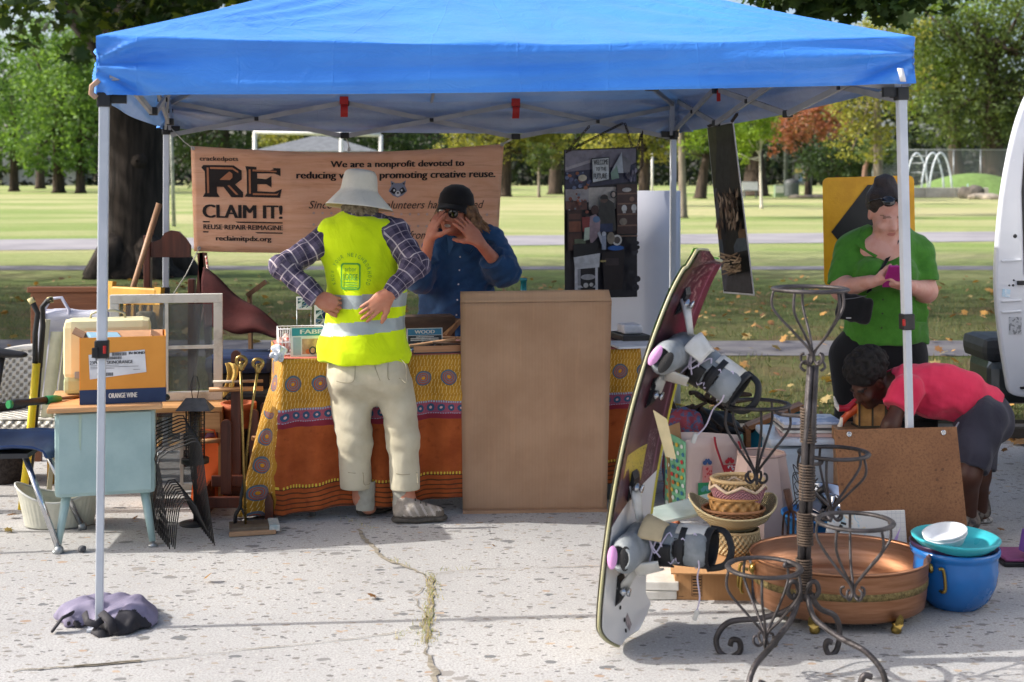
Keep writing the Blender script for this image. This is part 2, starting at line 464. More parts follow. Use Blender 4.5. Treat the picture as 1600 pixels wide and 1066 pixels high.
def grass_mat():
    t = MT('park_grass'); co = t.coord('Object')
    x, y, z = t.xyz(co)
    big = t.noise(t.coord('Object', (.25, .5, 1)), .55, 5, .6)
    band = t.noise(t.coord('Object', (.02, .08, 1)), 1, 5, .65, 1.2)
    dry = (big.ss(.42, .66) * .55 + band.ss(.40, .62) * .75) .min(1)
    near = y.ss(26, 14)  # verge mask: grass colours inside it are darkened as painted tree shade
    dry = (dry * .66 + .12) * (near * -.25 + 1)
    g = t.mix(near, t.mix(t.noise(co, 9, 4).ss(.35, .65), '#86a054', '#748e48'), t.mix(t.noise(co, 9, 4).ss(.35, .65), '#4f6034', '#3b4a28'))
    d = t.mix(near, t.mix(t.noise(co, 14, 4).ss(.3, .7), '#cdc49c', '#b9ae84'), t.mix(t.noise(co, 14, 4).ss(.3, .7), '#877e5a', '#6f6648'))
    c = t.mix(dry, g, d)
    soil = t.noise(t.coord('Object', (.8, 1.1, 1)), 1.1, 5, .6).ss(.50, .66) * near
    c = t.mix(soil * .8, c, '#6b5a44')
    c = t.mix(t.noise(co, 45, 3, .7).ss(.5, .75) * (near * .35 + .1), c, '#3a4a1e')
    t.color(c); t.set(r=.95, spec=.1); t.bump(t.noise(co, 55, 4, .8), .9, .03); return t.m
MG = grass_mat(); MP = pavement_mat(); MA = asphalt_mat()
mb = MB(); mb.add([(-40, -6, 0), (40, -6, 0), (40, 8.02, 0), (-40, 8.02, 0)], [(0, 1, 2, 3)])
tag(mb.build('street_pavement', MP), kind='structure')
mb = MB(); ys = [8.1, 12, 20, 28] + [28 + 8 * i for i in range(1, 24)] + [400, 900]
mb.sheet(lambda u, v: (-450 + 900 * u, ys[int(round(v * (len(ys) - 1)))], zt(ys[int(round(v * (len(ys) - 1)))])), 6, len(ys) - 1, smooth=True)
tag(mb.build('park_lawn', MG), kind='structure')
mb = MB()
for i in range(-12, 13): mb.box((i * 2.4, 8.06, .035), (2.39, .12, .085), bev=.015)
tag(mb.build('kerb', mat('#5d5a55', r=.95, c2='#43423c', vs=5, bump=.5)), kind='structure')
def strip(name, Y0, Y1, m, dz=.006, tilt=0):
    mb = MB(); n = 12
    mb.sheet(lambda u, v: (lambda x, Y: (x, Y, zt(Y) + dz))(-60 + 120 * u, Y0 + (Y1 - Y0) * v + tilt * (-60 + 120 * u) + .06 * math.sin(u * 40 + v * 3)), 60, 4, smooth=True)
    return tag(mb.build(name, m), kind='structure')
strip('sidewalk', 11.0, 12.15, mat('#6a6869', r=.92, c2='#55535a', vs=3, bump=.3, bs=120))
strip('foot_path', 21.9, 22.9, MA)
strip('park_path', Yof(384.5), Yof(368.5), mat('#9b989b', r=.92, c2='#88858a', vs=.6, bump=.2, bs=60), .01, .16)
# cracks and joints of the pavement
mb = MB()
def crack(pts, w, m=0):
    P_ = [G(x, y, .004) for x, y in pts]; fine = []
    for a, b in zip(P_[:-1], P_[1:]):
        n = max(2, int((b - a).length / .03))
        for i in range(n): fine.append(a.lerp(b, i / n) + V((random.uniform(-1, 1), random.uniform(-1, 1), 0)) * .008)
    fine.append(P_[-1]); vs = []; ww = w
    for i, p in enumerate(fine):
        t = (fine[min(i + 1, len(fine) - 1)] - fine[max(i - 1, 0)]).normalized(); nrm = V((-t.y, t.x, 0))
        ww = max(w * .3, min(w * 1.7, ww + random.uniform(-.4, .4) * w)); vs += [p + nrm * ww, p - nrm * ww]
    mb.add(vs, [(2 * i, 2 * i + 1, 2 * i + 3, 2 * i + 2) for i in range(len(fine) - 1)], m)
crack([(560, 826), (578, 850), (600, 872), (632, 884), (660, 896), (672, 920)], .006)
crack([(672, 900), (674, 935), (667, 968), (671, 990), (665, 1020), (680, 1045), (680, 1075)], .007)
crack([(660, 918), (646, 933), (656, 950), (668, 965)], .0025)
crack([(20, 1048), (120, 1040), (240, 1030), (380, 1015), (500, 1004), (640, 985)], .003)
crack([(670, 898), (760, 888), (940, 884), (1000, 883)], .0025)
crack([(120, 1040), (220, 1032)], .007)
tag(mb.build('pavement_crack', mat('#9a9384', r=.95, c2='#716b60', vs=40)), kind='structure')

# ---------------------------------------------------------------- leaves and grass by the thousand
def inst(tmpl_v, tmpl_f, pos, size, up=None, rng=RNG, flat=0.0, yaw_only=False):
    n = len(pos); tv = np.asarray(tmpl_v, dtype=np.float32); tf = np.asarray(tmpl_f)
    q = rng.normal(size=(n, 3)); q[:, 2] = np.abs(q[:, 2]) + flat; q /= np.linalg.norm(q, axis=1)[:, None]
    if yaw_only: q = np.tile(np.array([0, 0, 1.0]), (n, 1))
    r = rng.normal(size=(n, 3)); x = np.cross(q, r); x /= np.linalg.norm(x, axis=1)[:, None]; y = np.cross(q, x)
    s = np.broadcast_to(np.asarray(size, dtype=np.float32), (n,))[:, None, None]
    vs = (tv[None, :, 0:1] * x[:, None] + tv[None, :, 1:2] * y[:, None] + tv[None, :, 2:3] * q[:, None]) * s + pos[:, None]
    fs = tf[None] + (np.arange(n) * len(tv))[:, None, None]
    return vs.reshape(-1, 3), fs.reshape(-1, tf.shape[1])
LEAF = ([(-.5, 0, 0), (0, -.28, .08), (.55, 0, -.06), (0, .28, .08)], [(0, 1, 2, 3)])
_a = [(0, -.5), (.12, -.22), (.45, -.3), (.34, -.05), (.55, .15), (.25, .2), (.22, .42), (.08, .34), (0, .6), (-.08, .34), (-.22, .42), (-.25, .2), (-.55, .15), (-.34, -.05), (-.45, -.3), (-.12, -.22)]
MAPLE = ([(0, 0, 0)] + [(x, y, -.12 * (abs(x) + abs(y) * .5)) for x, y in _a], [(0, i + 1, (i + 1) % 16 + 1) for i in range(16)])
def leaf_mat(c, tl=.35, r=.55):
    t = MT('foliage'); co = t.coord('Object'); b = hx(c)
    k = t.mix(t.noise(co, 3.1, 2).ss(.3, .7), tuple(x * 1.15 for x in b), tuple(x * .7 for x in b))
    t.color(k); t.set(r=r, spec=.35); t.translucent(tl, tuple(min(1, x * y) for x, y in zip(b, (1.7, 1.6, .7)))); return t.m
BARK = mat('#4c4036', r=.95, c2='#2c251f', vs=7, st=(1, 1, .18), bump=1.0, bs=30)
PALEBARK = mat('#8d8376', r=.9, c2='#6a6055', vs=6, st=(1, 1, .3), bump=.6, bs=25)
GREENS = {k: [leaf_mat(c) for c in v] for k, v in dict(
    mid=('#4a6b33', '#5c7d40', '#38542a'), bright=('#5f8040', '#769650', '#45652f'), dark=('#33482a', '#273a20', '#41572f'), yellow=('#86883f', '#9c9a4e', '#6a7336'),
    lime=('#7a9432', '#8ba640', '#5d7a2a'), red=('#9c6450', '#b07a64', '#7d6a40'), olive=('#56683a', '#65753f', '#3d4d2a')).items()}
def tree(label, base, trunk, crowns, kind, n, leaf, r0, bark=None, group='trees around the park', limbs=8, seed=1, name='tree', tmpl=LEAF, clump=None):
    """trunk: list of points in photograph pixels at the tree's distance (or 3-D offsets); crowns: (px, py, rx, rz, ry) at that distance"""
    rng = np.random.default_rng(seed); Y = base.y; k = Y / F
    o = thing(name, label, 'tree', base, 0, group)
    cs = []
    for (px, py, rx, rz, dy) in crowns: cs.append((P(px, py, Y) + V((0, dy * k, 0)), V((rx, (rx + rz) / 2, rz)) * k))
    vol = np.array([r.x * r.y * r.z for _, r in cs]); pos = []; mi = []
    per = 16
    for (c, r), share in zip(cs, vol / vol.sum()):
        m = max(3, int(n * share / per)); u = rng.normal(size=(m, 3)); u /= np.linalg.norm(u, axis=1)[:, None]
        u *= (rng.uniform(.25, 1, size=(m, 1)) ** .45) * (1 + .16 * rng.normal(size=(m, 1)))
        cc = np.array(c) + u * np.array(r); sg = (clump or .16) * (r.x * r.z) ** .5
        pts = cc[:, None] + rng.normal(size=(m, per, 3)) * np.array([sg, sg, sg * .6]); pos.append(pts.reshape(-1, 3))
        mi.append(np.repeat(rng.choice(3, size=m, p=[.45, .3, .25]), per))
    pos = np.concatenate(pos); mi = np.concatenate(mi)
    vs, fs = inst(*tmpl, pos.astype(np.float32), leaf * rng.uniform(.6, 1.3, len(pos)), rng=rng, flat=.4)
    mesh_np('crown', vs, fs, GREENS[kind], o, mi=np.repeat(mi, len(tmpl[1])), smooth=False, world=True)
    mb = MB(); tp = [V(base)] + [P(x, y, Y) for x, y in trunk]; N = len(tp)
    rad = [r0 * 1.35] + [r0 * (1 - .5 * (i / max(1, N - 1))) for i in range(1, N)]
    tp.insert(1, tp[0].lerp(tp[1], .08)); rad.insert(1, r0 * 1.05)
    mb.tube(tp, rad, 10)
    for i in range(limbs):
        c, r = cs[rng.integers(len(cs))]; q = c + V(rng.normal(size=3)).normalized() * min(r) * .7
        s = tp[-1].lerp(tp[-2], rng.uniform(0, .7)); mid = s.lerp(q, .5) + V((0, 0, -.08 * (q - s).length))
        mb.tube([s, mid, q], [r0 * .38, r0 * .25, r0 * .08], 6)
    mb.build('trunk', bark or BARK, o, world=True)
    return o
def gt(px, Y): return GT(px, Y)
# left far group
tree('tall bright green tree at the left edge beyond the field', gt(22, 104), [(22, 240), (20, 150)], [(10, 130, 70, 95, 0), (-60, 150, 60, 90, 10), (40, 210, 45, 45, -10), (-10, 235, 50, 30, -20), (30, 258, 50, 18, -10)], 'bright', 6500, .34, .36, seed=3)
tree('tall green tree left of the canopy with its flared trunk on the field edge', gt(92, 97), [(90, 235), (88, 150)], [(92, 120, 62, 88, 0), (70, 60, 45, 40, 0), (110, 200, 45, 55, -10), (50, 215, 45, 45, -20), (95, 242, 40, 20, -30), (80, 258, 50, 16, -20)], 'bright', 7000, .34, .42, seed=4)
tree('dark green tree with a slim trunk just left of the front canopy pole', gt(126, 96), [(125, 235), (126, 150)], [(140, 130, 45, 110, 0), (160, 200, 40, 60, 0), (130, 240, 40, 24, -10), (140, 258, 40, 16, -10)], 'bright', 5600, .34, .34, seed=5)
tree('dark tree standing behind the flared trunk by the pale house', gt(63, 118), [(63, 230), (60, 160)], [(60, 150, 60, 90, 20)], 'mid', 3600, .4, .4, seed=6)
# behind the canopy
tree('dark green tree behind the banner left end', gt(350, 110), [(350, 230), (352, 150)], [(330, 190, 70, 90, 0), (290, 230, 40, 50, 0), (400, 160, 55, 70, 0)], 'dark', 5200, .36, .6, seed=7)
tree('small yellow green tree beside the grey shelter roof', gt(445, 95), [(446, 250), (447, 235)], [(445, 225, 38, 24, 0), (425, 245, 25, 22, 0)], 'yellow', 2200, .3, .25, seed=8)
tree('dark bushy tree behind the grey shelter', gt(600, 112), [(600, 240), (602, 160)], [(600, 200, 70, 70, 0), (660, 220, 50, 60, 0), (520, 190, 50, 60, 0)], 'dark', 5000, .36, .55, seed=9)
tree('yellow green tree above the right end of the banner', gt(790, 84), [(792, 250), (795, 215)], [(745, 222, 55, 34, 0), (800, 205, 50, 34, 0), (850, 225, 40, 34, 0), (830, 190, 45, 30, 0)], 'yellow', 5000, .26, .35, seed=10)
tree('slim young tree between the banner and the shop poster', gt(842, 82), [(842, 265), (846, 240)], [(845, 248, 22, 26, 0)], 'olive', 900, .22, .1, PALEBARK, seed=11)
tree('dark trunked tree just right of the banner', gt(868, 92), [(868, 250), (866, 200)], [(868, 185, 55, 45, 0), (900, 215, 30, 26, 0)], 'olive', 3000, .28, .5, seed=12)
tree('mossy trunked tree right of the shop poster', gt(1006, 62), [(1007, 260), (1004, 200)], [(985, 200, 55, 40, 0), (1030, 215, 40, 38, 0), (1020, 170, 60, 40, 0), (940, 215, 45, 34, 0)], 'yellow', 5000, .2, .3, seed=13)
tree('pale straight trunk tree beside the rear right canopy pole', gt(1067, 47), [(1066, 280), (1064, 190), (1062, 110)], [(1062, 130, 90, 50, 0), (1090, 215, 42, 30, 0), (1120, 190, 40, 24, 0)], 'lime', 4400, .16, .16, PALEBARK, seed=14)
tree('leaning dark trunk tree left of the bench', gt(1094, 78), [(1100, 265), (1108, 225)], [(1110, 195, 60, 44, 0), (1080, 225, 36, 26, 0)], 'olive', 3600, .24, .36, seed=15)
tree('thick trunked dark tree behind the bench', gt(1180, 86), [(1180, 260), (1178, 210)], [(1180, 180, 80, 55, 0), (1150, 225, 50, 34, 10)], 'dark', 4600, .27, .85, seed=16)
tree('young lime green tree with a thin white trunk', gt(1190, 58), [(1188, 270), (1187, 220)], [(1172, 198, 40, 34, 0), (1160, 235, 26, 18, 0), (1200, 180, 26, 26, 0)], 'lime', 2400, .19, .07, mat('#cfc9bd', r=.85), seed=17)
tree('red leaved tree beside the notice board', gt(1262, 80), [(1262, 270), (1264, 230)], [(1250, 190, 48, 42, 0), (1280, 165, 36, 34, 0), (1225, 225, 30, 24, 0), (1300, 205, 34, 34, 0)], 'red', 4400, .22, .2, seed=18)
tree('low dark green bushy tree under the red leaves', gt(1310, 74), [(1310, 280), (1312, 262)], [(1300, 252, 58, 30, 0), (1345, 240, 40, 32, 0)], 'dark', 3600, .22, .2, seed=19)
tree('bare limbed pale trunk tree right of the red tree', gt(1372, 50), [(1372, 250), (1370, 160), (1368, 70)], [(1345, 150, 62, 60, 0), (1400, 130, 50, 55, 0), (1345, 215, 55, 38, 0), (1385, 60, 60, 55, 0)], 'yellow', 4600, .16, .2, PALEBARK, seed=20, limbs=14)
tree('reddish leaning trunk tree behind the yellow sign', gt(1346, 66), [(1352, 262), (1362, 235)], [(1375, 235, 36, 26, 0)], 'olive', 900, .2, .16, mat('#7d6152', r=.9), seed=21)
tree('huge spreading tree above the playground at the right', gt(1560, 101), [(1556, 250), (1550, 160), (1552, 60)], [(1480, 120, 75, 80, 0), (1560, 60, 90, 80, 0), (1610, 160, 90, 80, 0), (1530, 190, 90, 45, 0), (1450, 30, 60, 60, 0), (1650, 60, 90, 90, 0), (1460, 200, 40, 34, -20)], 'olive', 17000, .34, .75, seed=22, limbs=16)
tree('bright green tree filling the top right corner', gt(1500, 106), [(1492, 240), (1490, 100)], [(1480, 60, 80, 90, 0), (1420, 110, 50, 70, 0), (1420, 20, 60, 50, 0), (1580, 0, 80, 60, 0)], 'lime', 8000, .36, .7, seed=23)
tree('dark trunk tree behind the chain link fence', gt(1545, 104), [(1545, 240), (1545, 190)], [(1545, 170, 70, 40, 20), (1640, 190, 70, 50, 0)], 'dark', 2600, .35, .8, seed=24)
# the big old tree over the stall
T0 = gt(216, 20.5); bt = thing('tree', 'massive dark trunked tree rising behind the left side of the canopy', 'tree', T0, 0, 'trees around the park')
mb = MB(); Yb = 20.5
bp = [T0, P(216, 415, Yb), P(216, 380, Yb), P(214, 250, Yb), P(212, 130, Yb), P(212, 60, Yb), P(230, -60, Yb), P(260, -260, Yb)]
mb.tube(bp, [.78, .58, .48, .44, .45, .56, .55, .4], 18)
mb.tube([P(205, 120, Yb), P(165, 55, Yb), P(110, -10, Yb), P(20, -120, Yb), P(-100, -260, Yb + 1)], [.3, .34, .32, .26, .18], 12)
mb.tube([P(225, 100, Yb), P(290, 20, Yb), P(360, -60, Yb), P(470, -200, Yb)], [.3, .36, .3, .2], 12)
for a in range(5):
    an = a * 1.26 + .3; mb.tube([T0 + V((math.cos(an) * .9, math.sin(an) * .9, -.05)), T0 + V((math.cos(an) * .55, math.sin(an) * .55, .25)), T0 + V((0, 0, .9))], [.12, .24, .2], 8)
mb.lathe([(.02, 0), (.09, .02), (.12, .07), (.14, .09)], 12, M=basis(P(214, 252, Yb - .47), (1, 0, 0), (0, 0, 1), (0, 1, 0)))
mb.build('trunk', mat('#3a312b', r=.97, c2='#1c1714', vs=9, st=(1, 1, .15), bump=1.4, bs=26), bt, world=True)
rng = np.random.default_rng(44); m = 620; u = rng.normal(size=(m, 3)); u /= np.linalg.norm(u, axis=1)[:, None]; u *= rng.uniform(.2, 1, (m, 1)) ** .4
cc = np.array(T0) + np.array([1.0, -.5, 9.6]) + u * np.array([8.5, 7.6, 4.2]); pts = (cc[:, None] + rng.normal(size=(m, 17, 3)) * .42).reshape(-1, 3)
# twigs that hang down into the picture
for (px, py, Y, n_, sg) in ((10, 0, 17, 40, .25), (70, 20, 18, 30, .25), (120, -5, 18.5, 110, .35), (165, 25, 19, 110, .35), (205, 20, 19, 90, .3), (118, 82, 16, 14, .12), (28, 66, 16, 12, .14), (4, 22, 15, 30, .2), (250, -5, 19, 80, .3), (60, -20, 16, 40, .25), (300, -8, 19, 120, .4), (350, -25, 19, 120, .4), (275, 25, 20, 60, .3), (410, -30, 19, 100, .4)):
    pts = np.concatenate([pts, np.array(P(px, py, Y)) + rng.normal(size=(n_, 3)) * np.array([sg, sg, sg * .6])])
vs, fs = inst(*MAPLE, pts.astype(np.float32), .19 * rng.uniform(.6, 1.3, len(pts)), rng=rng, flat=.3)
mi = np.repeat(rng.choice(3, len(pts), p=[.6, .3, .1]), 16)
mesh_np('crown', vs, fs, [leaf_mat('#34481f', .3), leaf_mat('#3f5526', .3), leaf_mat('#7d8a34', .4)], bt, mi=mi, smooth=False, world=True)
# a second crown: branches over the top right corner from a tree beside the van
T1 = V((7.2, 15.5, .1)); b2 = thing('tree', 'maple beyond the right edge whose dark leaves hang over the top right of the canopy', 'tree', T1, 0, 'trees around the park')
mb = MB(); mb.tube([T1, T1 + V((0, 0, 2.5)), T1 + V((-.3, 0, 5.5)), T1 + V((-1, -.5, 8))], [.45, .34, .28, .15], 12)
mb.tube([T1 + V((-.1, 0, 3.6)), T1 + V((-1.6, -1, 4.0)), P(1440, -35, 13.4), P(1300, -22, 12.6)], [.2, .14, .08, .03], 8); mb.build('trunk', BARK, b2, world=True)
m = 300; u = rng.normal(size=(m, 3)); u /= np.linalg.norm(u, axis=1)[:, None]; u *= rng.uniform(.2, 1, (m, 1)) ** .4
cc = np.array(T1) + np.array([-.6, 0, 8.2]) + u * np.array([4.5, 4, 3]); pts = (cc[:, None] + rng.normal(size=(m, 14, 3)) * .35).reshape(-1, 3)
for (px, py, n_, sg) in ((1290, -6, 70, .22), (1340, -2, 70, .2), (1395, 4, 70, .22), (1260, -16, 40, .2), (1440, -20, 80, .3), (1210, -22, 60, .25), (1165, -30, 50, .25), (1250, 4, 40, .16), (1400, 22, 10, .08), (1316, 16, 8, .08)):
    pts = np.concatenate([pts, np.array(P(px, py, 12.8)) + rng.normal(size=(n_, 3)) * np.array([sg, sg, sg * .45])])
vs, fs = inst(*MAPLE, pts.astype(np.float32), .17 * rng.uniform(.6, 1.3, len(pts)), rng=rng, flat=.3)
mesh_np('crown', vs, fs, [leaf_mat('#2f421d', .28), leaf_mat('#3c5224', .3)], b2, mi=np.repeat(rng.choice(2, len(pts)), 16), smooth=False, world=True)
# trees to the left, outside the frame, that shade the verge
def crown_off(x, y, z, rx, rz, n, label):
    T = V((x, y, zt(y))); o = thing('tree', label, 'tree', T, 0, 'trees around the park'); mb = MB(); mb.tube([T, T + V((.1, 0, z * .6)), T + V((.3, 0, z))], [.5, .36, .15], 10); mb.build('trunk', BARK, o, world=True)
    u = rng.normal(size=(n, 3)); u /= np.linalg.norm(u, axis=1)[:, None]; u *= rng.uniform(.15, 1, (n, 1)) ** .4
    pts = ((np.array([x, y, z]) + u * np.array([rx, rx, rz]))[:, None] + rng.normal(size=(n, 12, 3)) * .4).reshape(-1, 3)
    vs, fs = inst(*LEAF, pts.astype(np.float32), .34 * rng.uniform(.6, 1.3, len(pts)), rng=rng, flat=.3); mesh_np('crown', vs, fs, GREENS['mid'], o, mi=np.repeat(rng.choice(3, len(pts)), 1), smooth=False, world=True)
crown_off(-17, 17.5, 9.5, 6.5, 4.5, 420, 'street tree beyond the left edge shading the verge')
crown_off(-14.5, 11.2, 7.2, 4.2, 3.0, 260, 'smaller street tree beyond the left edge by the kerb')
# far woods and hedge
rng = np.random.default_rng(5); pts = []
for i in range(420):
    x = rng.uniform(-95, 95); Y = rng.uniform(150, 185); hh = rng.uniform(11, 19)
    m = 60; u = rng.normal(size=(m, 3)); u /= np.linalg.norm(u, axis=1)[:, None]
    pts.append(np.array([x, Y, zt(Y) + hh * .5]) + u * np.array([5, 4, hh * .5]))
for i in range(9000): pts.append(np.array([[rng.uniform(-85, 85), rng.uniform(140, 147), 1.2 + rng.uniform(0, 5.2)]]))
pts = np.concatenate(pts); vs, fs = inst(*LEAF, pts.astype(np.float32), np.where(np.arange(len(pts)) < 420 * 60, 1.25, .95) * rng.uniform(.6, 1.3, len(pts)), rng=rng)
tag(mesh_np('woods', vs, fs, [leaf_mat('#222f1a', .1), leaf_mat('#2e3d21', .12), leaf_mat('#151e11', .05)], mi=rng.choice(3, len(fs)), smooth=False), kind='stuff', label='dark woods and hedge along the far edge of the park', cat='woods')  # deep shade of the understory is painted into these dark leaf colours
# fallen leaves: verge and gutter
n = 1500; pts = np.stack([rng.uniform(-7, 9, n), rng.uniform(8.15, 20, n) , np.zeros(n)], 1)
pts = np.concatenate([pts, np.stack([rng.uniform(-5, 6, 420), 7.98 - np.abs(rng.normal(size=420)) * .16, np.full(420, -.09)], 1), np.stack([rng.uniform(-4, 5, 60), rng.uniform(4.2, 7.6, 60), np.full(60, -.095)], 1)])
pts[:, 2] += .115 + rng.uniform(0, .03, len(pts)); pts[n:, 2] = rng.uniform(.008, .03, len(pts) - n)
vs, fs = inst(*MAPLE, pts.astype(np.float32), np.where(pts[:, 1] < 7.7, .035, .075) * rng.uniform(.5, 1.4, len(pts)), rng=rng, flat=1.6)
tag(mesh_np('fallen_leaves', vs, fs, [leaf_mat('#9a7444', .15), leaf_mat('#86603c', .15), leaf_mat('#b3874a', .15), leaf_mat('#a39060', .15)], mi=np.repeat(rng.choice(4, len(pts)), 16), smooth=False), kind='stuff', label='dry brown leaves scattered over the verge and gutter', cat='leaves')
# grass blades on the near verge, and the tufts in the crack
n = 60000; yy = 8.15 + 10.5 * rng.uniform(0, 1, n) ** 1.4; pts = np.stack([rng.uniform(-1, 1, n) * (yy * .42 + .3), yy, np.full(n, .1)], 1)
keep = ~((pts[:, 1] > 10.98) & (pts[:, 1] < 12.17)) & (np.sin(pts[:, 0] * 2.1) * np.sin(pts[:, 1] * 1.7) + rng.normal(size=n) * .5 < .55); pts = pts[keep]
BL = ([(-.06, 0, 0), (.06, 0, 0), (.0, .25, 1)], [(0, 1, 2)])
def blades(pts, hgt, name, mats, **kw):
    n = len(pts); a = rng.uniform(0, 6.28, n); ln = rng.normal(size=(n, 2)) * .45; hh = hgt * rng.uniform(.5, 1.4, n)
    d = np.stack([np.cos(a), np.sin(a), np.zeros(n)], 1) * (hh * .07)[:, None]; top = pts + np.stack([ln[:, 0] * hh, ln[:, 1] * hh, hh], 1)
    vs = np.stack([pts - d, pts + d, top], 1).reshape(-1, 3); fs = np.arange(3 * n).reshape(-1, 3)
    return tag(mesh_np(name, vs, fs, mats, mi=rng.choice(len(mats), n), smooth=False), **kw)
blades(pts, .04, 'grass', [leaf_mat('#485a2c', .2), leaf_mat('#586532', .2), leaf_mat('#7d744e', .2)], kind='stuff', label='patchy green grass on the verge behind the stall', cat='grass')
ct = []
for (x0, y0, x1, y1, n_, sp) in ((672, 900, 676, 935, 130, .016), (667, 968, 666, 1010, 190, .020), (674, 935, 667, 968, 120, .014), (540, 812, 575, 828, 40, .02), (690, 893, 760, 888, 14, .006), (625, 1000, 640, 985, 20, .01), (610, 875, 640, 886, 30, .015)):
    for _ in range(n_):
        t = random.random(); g = G(x0 + (x1 - x0) * t, y0 + (y1 - y0) * t); ct.append((g.x + random.gauss(0, sp), g.y + random.gauss(0, sp * .7), .003))
blades(np.array(ct), .016, 'crack_grass', [leaf_mat('#9a9450', .25), leaf_mat('#7f8c3c', .25), leaf_mat('#b5a468', .25)], kind='stuff', label='dry grass growing out of the pavement crack', cat='grass')
# ---------------------------------------------------------------- park furniture, far away
STEEL = mat('#9aa0a3', r=.4, me=.6); WHITE = mat('#d9d9d6', r=.5); GREYM = mat('#6f7678', r=.6, c2='#5b6163')
def house():
    b = GT(75, 146); o = thing('house', 'pale house half hidden behind the trees at far left', 'house', b)
    MB().box((0, 0, 2.0), (8, 5, 4)).build('wall', mat('#cfd0d2', r=.8), o)
    MB().prism([(-4.4, 4), (4.4, 4), (0, 6.3)], -2.8, 2.8).build('roof', mat('#77777b', r=.9), o)
    for x in (-2.6, 0, 2.6):
        f = MB().box((x, -2.53, 2.4), (1.3, .06, 1.5)).build('window', mat('#e6e6e6', r=.6), o); MB().box((x, -2.57, 2.4), (1.1, .04, 1.3)).build('pane', mat('#3c4650', r=.15), f)
house()
b = GT(500, 74); o = thing('park_shelter', 'grey hip roofed shelter behind the banner', 'shelter', b); k = 74 / F
mb = MB(); zr = P(0, 238, 74).z - b.z; za = P(0, 213, 74).z - b.z; X = 3.4
mb.add([(-X, -2.4, zr), (X, -2.4, zr), (X, 2.4, zr), (-X, 2.4, zr), (-.4, 0, za), (.5, 0, za)], [(0, 1, 5, 4), (1, 2, 5), (2, 3, 4, 5), (3, 0, 4), (3, 2, 1, 0)]); mb.build('roof', mat('#74787c', r=.8, c2='#63676b', vs=3), o)
for sx in (-1, 1):
    for sy in (-1, 1): MB().box((sx * 3, sy * 2, zr / 2), (.16, .16, zr)).build('post', GREYM, o)
b = GT(533, 58); o = thing('goal_post', 'white pipe goal frame rising above the banner', 'goal post', b); c0 = lambda px, py: P(px, py, 58)
for pp, nm in (([P(396, 206, 58), P(595, 211, 58)], 'crossbar'), ([P(595, 211, 58), V((P(595, 0, 58).x, 58, zt(58)))], 'upright'), ([P(533, 200, 58), V((P(533, 0, 58).x, 58, zt(58)))], 'upright'), ([P(398, 206, 58), V((P(398, 0, 58).x, 58, zt(58)))], 'upright')):
    mb = MB(); mb.tube(pp, .09, 8); mb.build(nm, WHITE, o, world=True)
# leaning pale pole
b = GT(272, 40); mb = MB(); mb.tube([b, P(266, 160, 40)], [.06, .045], 8); tag(mb.build('pole', mat('#a9aca6', r=.8, c2='#7a7d78'), world=True, loc=b), 'slim pale pole behind the rear left canopy leg', 'pole')
def post_px(px, y0, Y, r, label, m, name='post', cat='post'):
    b = GT(px, Y); mb = MB(); mb.tube([b, V((b.x, b.y, P(px, y0, Y).z))], r, 10); mb.lathe([(r * 1.4, 0), (r * 1.4, .05), (r, .06)], 10, c=b, close=True); tag(mb.build(name, m, world=True, loc=b), label, cat)
b = GT(1228, 84); o = thing('lamp_post', 'grey park lamp post by the notice board', 'lamp post', b)
mb = MB(); mb.tube([(0, 0, 0), (0, 0, 9)], [.15, .1], 10); mb.build('pole', GREYM, o); mb = MB(); mb.tube([(0, 0, 8.9), (.5, 0, 9.3), (1.2, 0, 9.35)], .05, 8); mb.box((1.5, 0, 9.35), (.7, .25, .12), bev=.03); mb.build('lamp_head', GREYM, o)
post_px(1019, 232, 66, .06, 'thin white post between the poster and the trees', WHITE)
post_px(1188, 250, 61, .035, 'thin stake beside the young lime tree', mat('#cfcac0', r=.8), 'stake', 'stake')
b = GT(1237, 83); o = thing('trash_can', 'grey ribbed trash can at the foot of the lamp post', 'trash can', b)
mb = MB(); mb.lathe([(.38, 0), (.42, .1), (.42, .82), (.44, .86), (.4, .9)], 20, close=True)
for i in range(20): mb.box((.425 * math.cos(i * .314), .425 * math.sin(i * .314), .45), (.04, .04, .7), (0, 0, i * .314))
mb.build('bin', GREYM, o); mb = MB(); mb.lathe([(.44, .9), (.4, 1.02), (.2, 1.1), (.02, 1.12)], 20); mb.build('lid', mat('#54585a', r=.5), o)
b = GT(1254, 83); o = thing('notice_board', 'notice board with pinned white papers by the lamp post', 'notice board', b)
for x in (-.55, .55): MB().box((x, 0, 1.1), (.1, .1, 2.2)).build('post', mat('#4a4d4c', r=.7), o)
MB().box((0, -.02, 1.4), (1.0, .06, 1.2)).build('board', mat('#8a8f90', r=.6), o)
mb = MB()
for i in range(11): mb.box((random.uniform(-.38, .38), -.06 - .002 * i, 1.4 + random.uniform(-.42, .42)), (.2, .002, .26), (0, random.uniform(-.1, .1), 0), m=i % 3)
mb.build('papers', [WHITE, mat('#7fa0c8', r=.6), mat('#d8c27a', r=.6)], o); MB().prism([(-.75, 2.15), (.75, 2.15), (0, 2.45)], -.3, .3).build('roof', mat('#4a4d4c', r=.7), o)
b = GT(1172, 80); o = thing('park_bench', 'white backed bench on the lawn behind the narrow poster', 'bench', b)
MB().box((0, .05, .72), (.95, .05, .5), (-.25, 0, 0)).build('backrest', mat('#c9ccc6', r=.6), o); MB().box((0, -.15, .45), (.95, .4, .05)).build('seat', mat('#b5b8b0', r=.6), o)
for x in (-.35, .35): MB().box((x, -.05, .22), (.06, .3, .44)).build('leg', GREYM, o)
b = GT(1217, 82); o = thing('utility_box', 'small white and green box beside the trash can', 'box', b)
